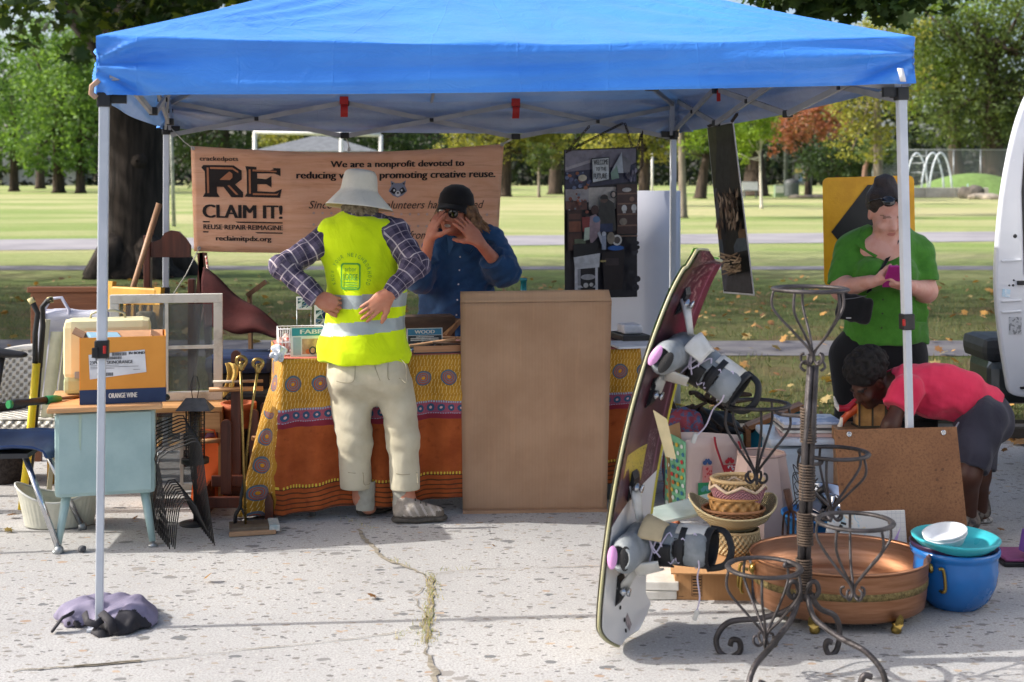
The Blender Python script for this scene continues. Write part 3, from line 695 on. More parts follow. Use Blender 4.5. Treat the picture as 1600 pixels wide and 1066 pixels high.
MB().box((0, 0, .38), (.56, .5, .76), bev=.03).build('body', mat('#7e9478', r=.6), o); MB().box((0, -.27, .48), (.48, .03, .42)).build('panel', mat('#d5d8d0', r=.5), o)
def rock(label, px, Y, sx, sy, sz, seed, m, up=0):
    b = GT(px, Y) + V((0, 0, up)); s = SD(.1); r = np.random.default_rng(seed)
    for i in range(4): s.ell(V(b) + V((r.normal() * sx * .3, r.normal() * sy * .3, sz * .3 + r.normal() * sz * .1)), (sx * .6, sy * .6, sz * .6))
    s.disp = wrinkle(.12 * sz, 5 / sz, seed); vs, fs = s.mesh(b - V((sx * 2, sy * 2, .2)), b + V((sx * 2, sy * 2, sz * 2)), max(sx, sz) / 9)
    tag(mesh_np('boulder', vs, fs, m, smooth=False, loc=b, world=True), label, 'boulder', 'boulders by the playground')
RK = mat('#6e675f', r=.9, c2='#3f3a35', vs=2, bump=.8, bs=8); RK2 = mat('#a79d8e', r=.9, c2='#8a8072', vs=2, bump=.6, bs=8)
rock('dark jagged boulder on the end of the concrete wall', 1522, 78, .9, .6, .75, 1, RK); rock('pale low boulder beside the van door', 1550, 76, 1.0, .5, .35, 2, RK2)
rock('low tan boulder left of the notice board legs', 1250, 80, .6, .4, .22, 3, RK2); rock('low tan boulder half hidden by the yellow sign', 1276, 80, .7, .4, .2, 4, RK2)
b = GT(1468, 82); mb = MB()
for i in range(3): mb.box(((i - 1) * 1.95, 0, .3), (1.93, .5, .6), bev=.04)
mb.build('concrete_wall', mat('#b9b4aa', r=.9, c2='#a29c92', vs=2), loc=b); tag(bpy.data.objects['concrete_wall'], 'low concrete block wall edging the playground', 'wall')
b = GT(1512, 82) + V((0, 0, .6)); mb = MB(); mb.lathe([(.04, 0), (.04, .16), (.015, .21), (.015, .25)], 10, c=b, close=True); tag(mb.build('bottle', mat('#a8c4c8', r=.2), world=True, loc=b), 'small clear bottle standing on the concrete wall', 'bottle')
b = GT(1520, 90); mb = MB()
mb.sheet(lambda u, v: (b.x + 5.2 * v * math.cos(u * 6.2832), b.y + 3.5 * v * math.sin(u * 6.2832), b.z - .1 + 1.55 * (1 - v * v) ** 1.3), 40, 14, closeu=True)
tag(mb.build('mound', mat('#74904f', r=.95, c2='#667f44', vs=3, bump=.4, bs=30)), kind='structure')
b = GT(1490, 97); o = thing('chain_link_fence', 'tall grey chain link fence behind the green mound', 'fence', b)
for i in range(-3, 6): MB().tube([(i * 1.95, 0, 0), (i * 1.95, 0, 3.15)], .045, 8).build('post', STEEL, o)
mb = MB(); mb.tube([(-5.85, 0, 3.12), (9.75, 0, 3.12)], .035, 6); mb.tube([(-5.85, 0, .1), (9.75, 0, .1)], .02, 6); mb.build('rail', STEEL, o)
t = MT('chain_link'); x, y, z = t.xyz(t.coord('Object')); f1 = ((x + z) * 9.0).fract(); f2 = ((x - z) * 9.0).fract()
t.color('#8d9496'); t.set(al=((f1 < .14) + (f2 < .14)).min(1), r=.5); MB().box((1.95, .03, 1.6), (15.6, .004, 3.0)).build('mesh', t.m, o)
b = GT(1447, 86); o = thing('climbing_arch', 'white tubular arch climber in the playground', 'climbing frame', b)
for dx, dy in ((-.5, .3), (.3, -.4), (.75, -.6)):
    MB().tube([(dx - .75 + 1.5 * i / 16, dy, 2.75 * math.sin(math.pi * i / 16) ** .55) for i in range(17)], .06, 8).build('arch', mat('#d8e0e8', r=.35), o)
for zz, in ((1.5,), (2.1,), (2.55,)): MB().tube([(-.9, .3, zz), (.9, -.6, zz)], .03, 6).build('rung', STEEL, o)
# ================================================================ CANOPY
TH = math.radians(10.3); CX, CY = V((math.cos(TH), math.sin(TH), 0)), V((-math.sin(TH), math.cos(TH), 0))
FL0 = V((-1.42, 4.66, 0)); WID = 3.0
def cp(u, v, z=0): return FL0 + CX * (u * WID) + CY * (v * WID) + V((0, 0, z))
EDGE = {(0, 0): 2.045, (1, 0): 2.10, (0, 1): 2.03, (1, 1): 2.05}; HEM = {(0, 0): 1.832, (1, 0): 1.912, (0, 1): 1.835, (1, 1): 1.83}
def bil(D, u, v): return D[0, 0] * (1 - u) * (1 - v) + D[1, 0] * u * (1 - v) + D[0, 1] * (1 - u) * v + D[1, 1] * u * v
PEAK = cp(.5, .5, 2.77)
canopy = thing('canopy_tent', 'large blue pop up canopy sheltering the whole stall', 'canopy', cp(.5, .5))
t = MT('canopy_fabric'); co = t.coord('Object'); geo = t.N('ShaderNodeNewGeometry')
blue = t.mix(t.noise(co, 2.5, 4).ss(.35, .65), '#4893ee', '#3f89e6')
inner = t.mix(t.noise(co, 2.5, 4).ss(.35, .65), '#b0b2ba', '#9a9dab')
t.color(t.mix(geo.outputs['Backfacing'], inner, blue)); t.set(r=.42, spec=.55, sheen=.35)
t.b.inputs['Sheen Tint'].default_value = (.45, .75, 1, 1); t.b.inputs['Sheen Roughness'].default_value = .4
u_, v_, _z = t.xyz(t.N('ShaderNodeUVMap').outputs[0]); wob = t.noise(co, 3, 2) * .02; cr = (((u_ + wob) * 9.0).fract() - .5).abs().ss(.0, .018) + (((v_ + wob) * 6.5).fract() - .5).abs().ss(.0, .02)
t.bump(t.noise(t.coord('Object', (1, 1, 2.2)), 7, 5, .6, 1.4) + cr * .10 + (v_ - .982).abs().ss(0, .004) * .2 + t.noise(co, 420, 1) * .03, .45, .02)
t.translucent(.07, '#4a98ea'); FAB = t.m
mb = MB(); cor = [(0, 0), (1, 0), (1, 1), (0, 1)]
for si in range(4):
    (u0, v0), (u1, v1) = cor[si], cor[(si + 1) % 4]; a_, b_ = cp(u0, v0), cp(u1, v1); ed = (b_ - a_).normalized(); nout = V((ed.y, -ed.x, 0)); nd = V((0, 0, 1))
    def sh(u, v, u0=u0, v0=v0, u1=u1, v1=v1, nout=nout, si=si, ed=ed):
        uu, vv = u0 + (u1 - u0) * u, v0 + (v1 - v0) * u; ez = bil(EDGE, uu, vv) - .03 * math.sin(math.pi * u); c = 4 * u * (1 - u)
        dl, dr = u * WID, (1 - u) * WID
        if v <= .6:
            t = 1 - v / .6; base = cp(uu, vv, ez); p = base.lerp(PEAK, t)
            p.z -= .055 * math.sin(math.pi * t) + .05 * c * math.sin(math.pi * min(1, t * 1.15)) * (1 - t)
            p.z += .006 * math.sin(u * 31 + t * 7 + si) * math.exp(-t * 3) * min(1, 3 * min(u, 1 - u))
            if t < .4:
                for d, sg in ((dl, 1), (dr, -1)):
                    ph = math.atan2(t * 1.7, max(.02, d)); p.z += .024 * math.sin(ph * 21 + si) * math.exp(-((d * d + 3 * t * t) ** .5) / .55) * min(1, d * 3) * min(1, t * 12)
        else:
            w = (v - .6) / .4; hz = bil(HEM, uu, vv) - .012 * math.sin(math.pi * u) ; p = cp(uu, vv, ez + (hz - ez) * w)
            off = .010 * math.sin(w * 7.5 + 1.1 * math.sin(u * 5 + si) + .5) * c + .006 * math.sin(w * 15 + u * 9) * c
            for d, k in ((dl, 0), (dr, 1.3)):
                yy = (w - .52 + .1 * k) * .21; ph = math.atan2(yy, d + .03)
                off += .032 * math.sin(ph * 9.5 + k + si) * math.exp(-d / .75) * min(1, d * 6 + .15)
                off += .014 * math.sin(ph * 23 + k) * math.exp(-d / .3) * min(1, d * 8 + .1)
            off -= .008 * math.exp(-min(dl, dr) / .05) * math.sin(math.pi * w)
            p = p + ed * (.019 * (2 * u - 1)) + nout * (.019 + off * min(1, w * 3) + .004 * w)
        return p
    mb.sheet(sh, 150, 60, uv=lambda u, v: (u, v))
fab = mb.build('fabric', FAB, canopy, world=True)
# hem stitching and corner strap
LEGM = mat('#c3c8cf', r=.38, c2='#b4bac2', vs=4, spec=.5); BLK = mat('#17181a', r=.45, c2='#232426', vs=20); BARM = mat('#a3a4a6', r=.45, c2='#8f9194', vs=6)
REDT = mat('#b3221f', r=.5)
feet = {(0, 0): G(155, 983), (1, 0): PZ(1427, 5.196, 0), (0, 1): PZ(258, 7.62, 0), (1, 1): PZ(1050, 8.15, .1)}
tops = {(0, 0): P(163, 160, 4.66), (1, 0): P(1408, 150, 5.196), (0, 1): P(260, 206, 7.61), (1, 1): P(1052, 214, 8.14)}
locky = {(0, 0): 548, (1, 0): 508, (0, 1): 458, (1, 1): 470}
for k in feet:
    a, b = feet[k], tops[k]; ztop = bil(EDGE, *k) - .03
    L = MB(); tlock = 1 - (locky[k] - (160 if k[1] == 0 else 208)) / ((HY + F * H / a.y) - (160 if k[1] == 0 else 208))
    m_ = a.lerp(b, tlock); up_ = (b - a).normalized()
    xv = CX - up_ * CX.dot(up_); xv.normalize(); yv = up_.cross(xv)
    Mx = lambda p: basis(p, xv, yv, up_)
    L.box((0, 0, (m_ - a).length / 2), (.026, .026, (m_ - a).length), M=Mx(a), bev=.004); L.box((0, 0, (b - m_).length / 2 + .01), (.034, .034, (b - m_).length + .02), M=Mx(m_), bev=.005)
    L.box((0, 0, (ztop - b.z) / 2), (.026, .026, ztop - b.z), M=Mx(b + (PEAK - b).normalized() * .02)); L.box((0, 0, .004), (.075, .075, .008), M=Mx(a))
    lg = L.build('leg', LEGM, canopy, world=True)
    q = MB(); q.box((0, 0, 0), (.047, .047, .062), M=Mx(m_), bev=.006); q.box((-.02, -.026, -.01), (.02, .012, .035), M=Mx(m_), bev=.003); q.build('leg_lock', BLK, lg, world=True)
    if k != (0, 1): MB().box((.012 if k[0] == 0 else -.026, -.028, .0), (.01, .01, .026), M=Mx(m_), bev=.002).build('release_button', REDT, lg, world=True)
    q = MB(); q.box((0, 0, .008), (.046, .046, .05), M=Mx(b), bev=.005)
    sx = 1 if k[0] == 0 else -1; sy = 1 if k[1] == 0 else -1
    q.box((sx * .045, 0, .015), (.06, .022, .036), M=Mx(b)); q.box((0, sy * .045, .015), (.022, .06, .036), M=Mx(b)); q.build('corner_bracket', BLK, lg, world=True)
def truss(ka, kb, zb, zt_, inset):
    ua, ub = V((*ka, 0)), V((*kb, 0)); inw = (V((.5, .5, 0)) - (ua + ub) / 2).normalized() * inset
    pt = lambda s, z: cp(*(ua.lerp(ub, s) + inw * (min(1, s * 6, (1 - s) * 6)))[:2], z)
    jb = lambda *a, **k: MB().box(*a, **k).build('truss_joint', BLK, canopy, world=True)
    for i in range(3):
        s0, s1 = i / 3 + .008, (i + 1) / 3 - .008
        for (p, q, o) in ((pt(s0, zb), pt(s1, zt_), .009), (pt(s0, zt_), pt(s1, zb), -.009)):
            nn = (q - p).cross(V((0, 0, 1))).normalized() * o
            MB().bar(p + nn, q + nn, .013, .026).build('truss_bar', BARM, canopy, world=True)
        m = (pt(s0, zb) + pt(s1, zt_)) / 2; jb(m, (.022, .045, .022), (0, 0, TH + (math.pi / 2 if ka[0] == kb[0] else 0)), bev=.003)
        if i:
            for z in (zb, zt_): jb(pt(i / 3, z), (.05, .034, .034), (0, 0, TH + (math.pi / 2 if ka[0] == kb[0] else 0)), bev=.005)
    return pt
tb = truss((0, 1), (1, 1), 1.80, 1.985, .02); tl = truss((0, 0), (0, 1), 1.83, 1.99, .03); tr_ = truss((1, 0), (1, 1), 1.845, 2.02, .03); tf = truss((0, 0), (1, 0), 1.895, 2.02, .03)
for s in (1 / 3, 2 / 3):
    p = tb(s, 1.985); q = MB(); q.box(p + V((0, -.035, .015)), (.05, .02, .045), (0, 0, TH), bev=.004); q.sheet(lambda u, v: p + CX * (u - .5) * .042 + V((0, -.03, -.01 - .07 * v)) + CY * (-.012 * math.sin(v * 3 + s)), 2, 6, smooth=True); q.build('red_pull_tag', REDT, canopy, world=True)
p = tr_(2 / 3, 2.02); MB().box(p + V((.01, -.02, -.03)), (.02, .012, .06), bev=.003).build('red_pull_tag', REDT, canopy, world=True)
for k in cor:
    MB().bar(cp(k[0] * .98 + .01, k[1] * .98 + .01, bil(EDGE, *k) - .05), PEAK + V((0, 0, -.07)), .016, .024).build('roof_rib', BARM, canopy, world=True)
mb = MB(); mb.tube([PEAK + V((0, 0, -.5)), PEAK + V((0, 0, -.03))], .018, 10); mb.box(PEAK + V((0, 0, -.5)), (.07, .07, .05), (0, 0, TH), bev=.008)
for k in ((.5, 0), (1, .5), (.5, 1), (0, .5)): mb.bar(PEAK + V((0, 0, -.5)), cp(.5 + (k[0] - .5) * .62, .5 + (k[1] - .5) * .62, 2.2), .014, .022); mb.bar(cp(.5 + (k[0] - .5) * .62, .5 + (k[1] - .5) * .62, 2.2), cp(*(V((*k, 0)) + (V((.5, .5, 0)) - V((*k, 0))) * .04)[:2], 2.0), .014, .022)
mb.build('centre_pole', BARM, canopy, world=True)
mb = MB(); q0 = P(1403, 108, 5.12); mb.sheet(lambda u, v: q0 + V((.022 * (u - .5) + .012 * v ** 2, -.028 - .012 * math.sin(v * 3.1), -.05 * v)), 2, 8)
mb.build('corner_strap', mat('#e6e6e8', r=.6), canopy, world=True, solid=.003)
mb = MB(); q1 = P(152, 135, 4.64); mb.tube([q1 + V((.01, -.01, .02)), q1 + V((-.015, -.01, 0)), q1 + V((-.018, -.01, -.025)), q1 + V((0, -.01, -.04))], .005, 6, sq=2.2); mb.build('corner_strap', mat('#c9a58c', r=.7), canopy, world=True)
# sandbag weight on the front left leg
b = G(160, 985); wb = thing('weight_bag', 'lilac grey weight bag slumped over the front left canopy foot', 'weight bag', b)
Pb = lambda px, py, dy=0: P(px, py, b.y + dy); s = SD(.05)
s.ell(Pb(168, 962, .16), (.115, .10, .055)); s.ell(Pb(205, 968, .08), (.085, .13, .062), k=.08); s.ell(Pb(130, 960, .12), (.075, .10, .05), k=.07); s.cap(Pb(215, 975, .06), Pb(243, 986, .03), .05, .012, k=.05); s.cap(Pb(125, 962, .08), Pb(88, 962, .1), .04, .012, k=.05); s.cap(Pb(165, 946, .2), Pb(200, 956, .16), .035, .03, k=.04); s.ell(Pb(180, 985, -.0), (.06, .06, .03))
s.cut(V((b.x, b.y, .002)), (0, 0, -1), .5)
w1 = wrinkle(.010, 22, 3, (1, 1, .6)); w2 = wrinkle(.004, 55, 5); s.disp = lambda p: .006 - 1.0 * np.abs(w1(p)) + w2(p)
LIL = mat('#857f97', r=.62, c2='#6f6a82', vs=7, bump=.5, bs=420); DKG = mat('#2b2a31', r=.7, c2='#1f1e24', vs=9, bump=.2, bs=200)
s.build('bag', [LIL, DKG], wb, b + V((-.3, -.25, -.02)), b + V((.35, .45, .2)), .006, mi=lambda c: ((c[:, 2] < .035 + .03 * (c[:, 0] > b.x + .05)) & (c[:, 1] < b.y + .02)).astype(int))
mb = MB()
for pts, wd in (([Pb(113, 958, .02), Pb(97, 966, -.02), Pb(88, 978, -.03), Pb(82, 986, -.03)], .02), ([Pb(132, 958, -.02), Pb(136, 972, -.06), Pb(150, 976, -.06), Pb(160, 968, -.05)], .016), ([Pb(146, 984, -.05), Pb(158, 990, -.07), Pb(166, 1000, -.07), Pb(172, 992, -.06)], .02), ([Pb(158, 958, -.03), Pb(172, 970, -.07), Pb(178, 990, -.08)], .018)):
    mb.tube(pts, wd * .8, 8, sq=.35)
mb.build('strap', DKG, wb, world=True, smooth=True); 

# ================================================================ BANNER
def woodprint():
    t = MT('printed_wood_grain'); co = t.coord('Object', (1.1, 1, 7)); n = t.noise(co, 1.6, 6, .6, 1.6)
    c = t.mix(n.ss(.3, .7), '#f3c09e', '#e6aa84'); c = t.mix(t.noise(t.coord('Object', (2, 1, 26)), 3, 4, .6, .8).ss(.5, .75) * .45, c, '#c07a54')
    t.color(c); t.set(r=.5, spec=.4); t.bump(t.noise(t.coord('Object', (1, 1, .5)), 9, 3), .25, .02); t.translucent(.08, '#c9744a'); return t.m
BT = [P(298, 228, 7.60), P(787, 225, 7.93), P(776, 398, 7.93), P(303, 393, 7.60)]
def bsurf(u, v, off=0):
    p = BT[0].lerp(BT[1], u).lerp(BT[3].lerp(BT[2], u), v); p = p + V((0, 0, -.042 * math.sin(math.pi * u) * (1 - v * .9)))
    d = .012 * math.sin(u * 9 + v * 3) * v + .006 * math.sin(u * 23 - v * 5) + .01 * math.sin(u * 4 + 2)
    return p + CY * (d - off)
def ban(x, y, off=.004): return bsurf((x - 298) / 489.0, (-y - 228 - 9 * math.sin(math.pi * max(0, min(1, (x - 298) / 489.0)))* (1 - (-y - 228) / 165)) / 166.0, off)
bn = thing('banner', 'orange wood grain banner hung across the back of the canopy', 'banner', bsurf(.5, 1))
mb = MB(); mb.sheet(lambda u, v: bsurf(u, v), 70, 16); mb.build('cloth', woodprint(), bn, world=True, solid=.0025)
INK = mat('#1f1513', r=.6); INK2 = mat('#b97a55', r=.6); PALE = mat('#d9b3a6', r=.6)
mb = MB(); T = lambda s, x, y, wd, **k: mb.text(s, x, -y, 10, fn=ban, align='LEFT', width=wd, **k)
T('crackedpots', 311, 251, 58, hgt=9, bold=.03)
T('CLAIM IT!', 314, 340.5, 122, hgt=21, bold=.06); T('REUSE·REPAIR·REIMAGINE', 314, 358.5, 123, hgt=7.5, bold=.05); T('reclaimitpdx.org', 333, 376, 86, hgt=10, bold=.05)
T('We are a nonprofit devoted to', 512, 260, 212, hgt=13, bold=.05); T('reducing waste & promoting creative reuse.', 459, 277.5, 317, hgt=14.5, bold=.05)
T('Since', 478, 324, 37, hgt=12, shear=.3); T('volunteers have rescued', 592, 324, 168, hgt=12, shear=.3); T('from', 640, 370, 31, hgt=12, shear=.3); T('o', 484, 370, 8, hgt=8, shear=.3)
for y in (347, 363): mb.rect(313, -y - 1, 437, -y + 1, fn=ban)
# the big RE
for pl in ([(316, 258), (362, 258), (374, 266), (374, 280), (364, 288), (376, 300), (376, 308), (358, 308), (346, 292), (336, 292), (336, 301), (340, 308), (314, 308), (318, 301), (318, 268), (313, 262)],
           [(380, 259), (434, 262), (434, 274), (424, 270), (398, 270), (398, 278), (412, 279), (420, 274), (420, 292), (412, 287), (398, 287), (398, 298), (424, 299), (436, 294), (433, 308), (378, 307), (382, 301), (382, 267)]):
    ar = sum(pl[i][0] * pl[(i + 1) % len(pl)][1] - pl[(i + 1) % len(pl)][0] * pl[i][1] for i in range(len(pl))); mb.poly([(x, -y) for x, y in (pl if ar < 0 else pl[::-1])], 0, ban)
b3 = lambda x, y: ban(x, y, .0065)
for pl in ([(336, 268), (356, 268), (360, 271), (360, 277), (356, 281), (336, 281)], [(321, 262), (324, 262), (324, 302), (321, 302)], [(326, 261), (360, 261), (369, 267), (369, 270), (360, 264.5), (326, 264)], [(385, 264), (388, 264), (388, 302), (385, 302)], [(391, 264), (428, 266), (428, 268), (391, 267)], [(391, 301), (428, 302), (431, 300), (429, 304), (391, 304)], [(352, 290), (355, 289), (369, 304), (365, 304)]):
    mb.poly([(x, -y) for x, y in pl], 1, b3)
for i in range(21):
    for y in (333, 351): mb.disc(486 + i * 14, -y - .15 * i + 2, 2.1, 2, ban, 10)
mb.build('lettering', [INK, INK2, PALE], bn, world=True)
mb = MB(); c4 = [lambda x, y, k=k: ban(x, y, .005 + .0012 * k) for k in range(5)]
cx, cy = 619, 294
mb.poly([(cx + dx, -(cy + dy)) for dx, dy in ((-15, 3), (-11, -5), (-12, -13), (-5, -9), (5, -9), (12, -13), (11, -5), (15, 3), (8, 10), (0, 13), (-8, 10))][::-1], 0, c4[0])
for sx in (-1, 1):
    mb.poly([(cx + sx * dx, -(cy + dy)) for dx, dy in ((13, 4), (8, -3), (3, 0), (2, 5), (6, 8))][::(1 if sx < 0 else -1)], 1, c4[1]); mb.poly([(cx + sx * 10.5, -(cy - 10)), (cx + sx * 10, -(cy - 6.5)), (cx + sx * 7, -(cy - 8))][::(1 if sx > 0 else -1)], 1, c4[1])
    mb.disc(cx + sx * 6, -(cy + 2), 1.6, 2, c4[3])
mb.disc(cx, -(cy + 7), 4.2, 2, c4[2]); mb.disc(cx, -(cy + 6), 2.0, 1, c4[3], ry=1.5)
mb.build('raccoon_emblem', [mat('#8d93a6', r=.6), mat('#24252c', r=.6), mat('#e2e2e4', r=.6)], bn, world=True)
for (x, y) in ((301, 232), (784, 229), (540, 232), (306, 389), (772, 391)): mb = MB(); mb.ring(ban(x, -y, .006), .008, .003, M=basis(ban(x, -y, .006), (1, 0, 0), (0, 0, 1), (0, 1, 0)) @ Matrix.Translation(-ban(x, -y, .006)), n=12, k=6); mb.build('grommet', mat('#b9bcc0', r=.3, me=.9), bn, world=True)
for pts, r_ in (([ban(301, -232), P(288, 222, 7.6), tops[(0, 1)] + V((.02, -.02, .03))], .003), ([ban(784, -229), tb(2 / 3, 1.80)], .006), ([ban(306, -389), P(290, 430, 7.58), P(271, 459, 7.55)], .003), ([ban(540, -238), P(545, 226, 7.75), tb(1 / 3, 1.8)], .003)): MB().tube(pts, r_, 5).build('tie_cord', mat('#c9c6bd', r=.8), bn, world=True)

# ================================================================ HANGING POSTERS
def chain(mb, a, b, r=.011, w=.0028):
    a, b = V(a), V(b); n = max(2, int((b - a).length / (r * 1.5))); d = (b - a).normalized(); x = d.orthogonal().normalized()
    for i in range(n):
        c = a.lerp(b, (i + .5) / n); Mx = basis(c, d, x if i % 2 else d.cross(x), d.cross(x) if i % 2 else x); mb.ring((0, 0, 0), r, w, r * .62, n=10, M=Mx, k=5)
CHN = mat('#4a413c', r=.5, me=.7, c2='#2f2926')
def zq(z): return (860 + z[0] / 3.553, 180 + z[1] / 3.553)
class Poster:
    def __init__(s, name, label, quad, cat='poster'):
        """quad: TL TR BR BL world points"""
        s.q = quad; s.o = thing(name, label, cat, quad[3].lerp(quad[2], .5)); n = (quad[1] - quad[0]).cross(quad[3] - quad[0]).normalized(); s.n = n if n.y < 0 else -n; s.mb = MB(); s.mats = []; s.lv = 0
    def pt(s, a, b, off=.002): return s.q[0].lerp(s.q[1], a).lerp(s.q[3].lerp(s.q[2], a), b) + s.n * off
    def m(s, c):
        mm = mat(c, r=.42, c2=tuple(x * .72 for x in hx(c)), vs=26); 
        if mm not in s.mats: s.mats.append(mm)
        return s.mats.index(mm)
    def fn(s, lv): return lambda x, y: s.pt(x, -y, .0022 + lv * .0004)
    def P(s, pts, c):
        s.lv += 1; a = sum(pts[i][0] * pts[(i + 1) % len(pts)][1] - pts[(i + 1) % len(pts)][0] * pts[i][1] for i in range(len(pts)))
        s.mb.poly([(x, -y) for x, y in (pts if a < 0 else pts[::-1])], s.m(c), s.fn(s.lv))
    def R(s, x0, y0, x1, y1, c): s.P([(x0, y0), (x1, y0), (x1, y1), (x0, y1)], c)
    def D(s, x, y, r, c, ry=None):
        s.P([(x + r * math.cos(i * .524), y + (ry or r) * math.sin(i * .524)) for i in range(12)], c)
    def T(s, txt, x, y, w, h, c, bold=0): s.lv += 1; s.mb.text(txt, x, -y, 1, s.m(c), s.fn(s.lv), width=w, hgt=h, bold=bold)
    def done(s, bg):
        b = MB(); q = [p for p in s.q]; n = s.n * .0015; b.add([p + n for p in q] + [p - n for p in q], [(0, 1, 2, 3)[::-1], (4, 5, 6, 7), (0, 4, 5, 1)[::-1], (1, 5, 6, 2)[::-1], (2, 6, 7, 3)[::-1], (3, 7, 4, 0)[::-1]]); b.build('sheet', bg, s.o, world=True)
        if s.mb.v: s.mb.build('print', s.mats, s.o, world=True)
po = Poster('poster', 'framed shop photo poster reading WELCOME TO THE FUTURE hung on chains', [P(881, 234, 8.0), P(995, 230, 8.13), P(995.5, 464, 8.13), P(882.5, 467, 8.0)])
X = lambda x: (x - 78) / 400.0; Yy = lambda y: (y - 185) / 825.0
def pr(x0, y0, x1, y1, c): po.R(X(x0), Yy(y0), X(x1), Yy(y1), c)
def pp(pts, c): po.P([(X(x), Yy(y)) for x, y in pts], c)
def pd(x, y, r, c, ry=None): po.D(X(x), Yy(y), r / 400.0, c, (ry or r) / 825.0)
pr(84, 192, 472, 1004, '#26242d'); pp([(84, 192), (472, 192), (472, 270), (400, 300), (84, 330)], '#777483'); pp([(84, 192), (330, 192), (200, 260), (84, 285)], '#8a8794'); pp([(84, 285), (220, 245), (220, 262), (84, 302)], '#a9a6ae')
pp([(84, 310), (472, 280), (472, 372), (84, 405)], '#383a55'); pr(84, 405, 362, 480, '#a5a0a2'); pr(210, 400, 360, 520, '#bdb8b2'); pr(84, 470, 200, 520, '#6a4640')
for i in range(26): pd(random.uniform(90, 215), random.uniform(315, 400), random.uniform(5, 12), random.choice(['#5a5f86', '#84526a', '#3f4a6a', '#a2664a', '#6f7ea0']))
for i in range(14): pd(random.uniform(400, 468), random.uniform(310, 365), random.uniform(4, 9), random.choice(['#55536a', '#3a3648', '#7d7788']), 14)
pd(172, 345, 24, '#c7bfa8', 18); pp([(325, 322), (388, 208), (396, 325)], '#aab3bd'); pp([(396, 325), (388, 225), (440, 260), (430, 322)], '#6f7078'); pp([(325, 325), (360, 280), (372, 352), (330, 360)], '#7d9a8c')
pp([(221, 238), (318, 233), (319, 362), (224, 378)], '#33363f'); pp([(225, 244), (314, 239), (315, 356), (228, 371)], '#ccd2d4')
po.T('WELCOME', X(271), Yy(275), .20, .035, '#2a2d33', .05); po.T('TO THE', X(272), Yy(308), .14, .024, '#2a2d33', .05); po.T('FUTURE', X(268), Yy(352), .18, .035, '#2a2d33', .05)
pr(358, 388, 472, 660, '#4b3531'); 
for y in (435, 490, 548, 610, 668): pr(362, y, 472, y + 8, '#7d5f50')
pd(412, 418, 26, '#c9c4c0', 12); pd(398, 520, 15, '#d5d2ce', 20); pd(452, 518, 15, '#d5d2ce', 20); pr(390, 530, 406, 546, '#c6c2be'); pr(444, 530, 460, 546, '#c6c2be'); pd(392, 592, 22, '#8a7d70', 20); pd(440, 470, 14, '#8a6a5a'); pd(338, 442, 18, '#3a3436', 22); pd(338, 442, 11, '#b9a79a', 14)
for i in range(18): pd(random.uniform(92, 200), random.uniform(420, 560), random.uniform(4, 11), random.choice(['#d0cac6', '#8a4a3c', '#b86a4c', '#4a3a3c', '#7d8a96']))
pr(84, 520, 162, 742, '#3f2723'); pr(92, 540, 155, 570, '#5f3a30'); pr(92, 582, 155, 640, '#824a34'); pr(92, 650, 155, 735, '#4f2f28')
pp([(262, 470), (300, 462), (340, 490), (350, 640), (258, 650), (252, 540)], '#3a3a38'); pd(284, 462, 22, '#6a5248', 24); pp([(262, 452), (284, 440), (304, 448), (304, 466), (262, 466)], '#211f20'); pr(255, 600, 330, 645, '#2f3a5c')
pp([(200, 560), (236, 545), (262, 580), (258, 660), (210, 712), (196, 650)], '#a08a92'); pd(232, 522, 22, '#4d3632', 26); pd(240, 575, 20, '#5f7a9c', 18); pp([(160, 560), (205, 560), (200, 640), (165, 640)], '#8b3a38')
pp([(112, 710), (250, 700), (240, 782), (118, 785)], '#1a191f'); pr(120, 680, 180, 705, '#5f6a52'); pp([(175, 620), (203, 616), (200, 685), (170, 690)], '#b9c7b4'); pp([(245, 650), (258, 640), (278, 700), (266, 712)], '#b7bcc8'); pr(268, 660, 292, 742, '#9aa3b6'); pd(280, 655, 12, '#c2c8d2'); pd(345, 735, 46, '#2a5fa6', 14); pd(352, 692, 27, '#d9d6d0', 30); pd(352, 692, 18, '#5a534e', 20); pd(318, 680, 22, '#8a7f70', 34)
pp([(268, 760), (392, 745), (380, 962), (280, 966)], '#231a1d'); pr(286, 790, 360, 830, '#3f3436'); pr(258, 800, 290, 810, '#a3925c')
pp([(113, 780), (258, 760), (252, 838), (120, 846)], '#c9c9cb'); pr(118, 845, 134, 972, '#c2c2c6'); pr(230, 838, 244, 966, '#c2c2c6'); pr(134, 845, 150, 960, '#8b8b90'); pr(134, 935, 240, 948, '#b9b9be'); pd(190, 925, 40, '#1e1d20', 30); pd(190, 890, 40, '#a9a8aa', 16); pd(178, 935, 14, '#b9b6b2'); pd(208, 932, 11, '#b9b6b2')
for i in range(12): pd(random.uniform(400, 468), random.uniform(680, 990), random.uniform(6, 22), random.choice(['#2c2b35', '#34323a', '#1f1e24']))
po.done(BLK)
for a, b in ((po.pt(.03, .02), tb(.815, 1.865)), (po.pt(.10, .0), tb(.885, 1.885)), (po.pt(.93, .0), tb(.89, 1.885)), (po.pt(1.0, .02), P(1003, 205, 8.1)), (P(1003, 205, 8.1), P(1004, 258, 8.1)), (P(1004, 258, 8.1), po.pt(1.0, .18)), (po.pt(.03, .02), po.pt(.1, .0))): mb = MB(); chain(mb, a, b); mb.build('chain', CHN, po.o, world=True)
p2 = Poster('poster', 'narrow driftwood photo poster seen almost edge on at the rear right', [P(1105, 198, 7.42), P(1146, 190, 7.08), P(1179, 462, 7.02), P(1131, 458, 7.36)])
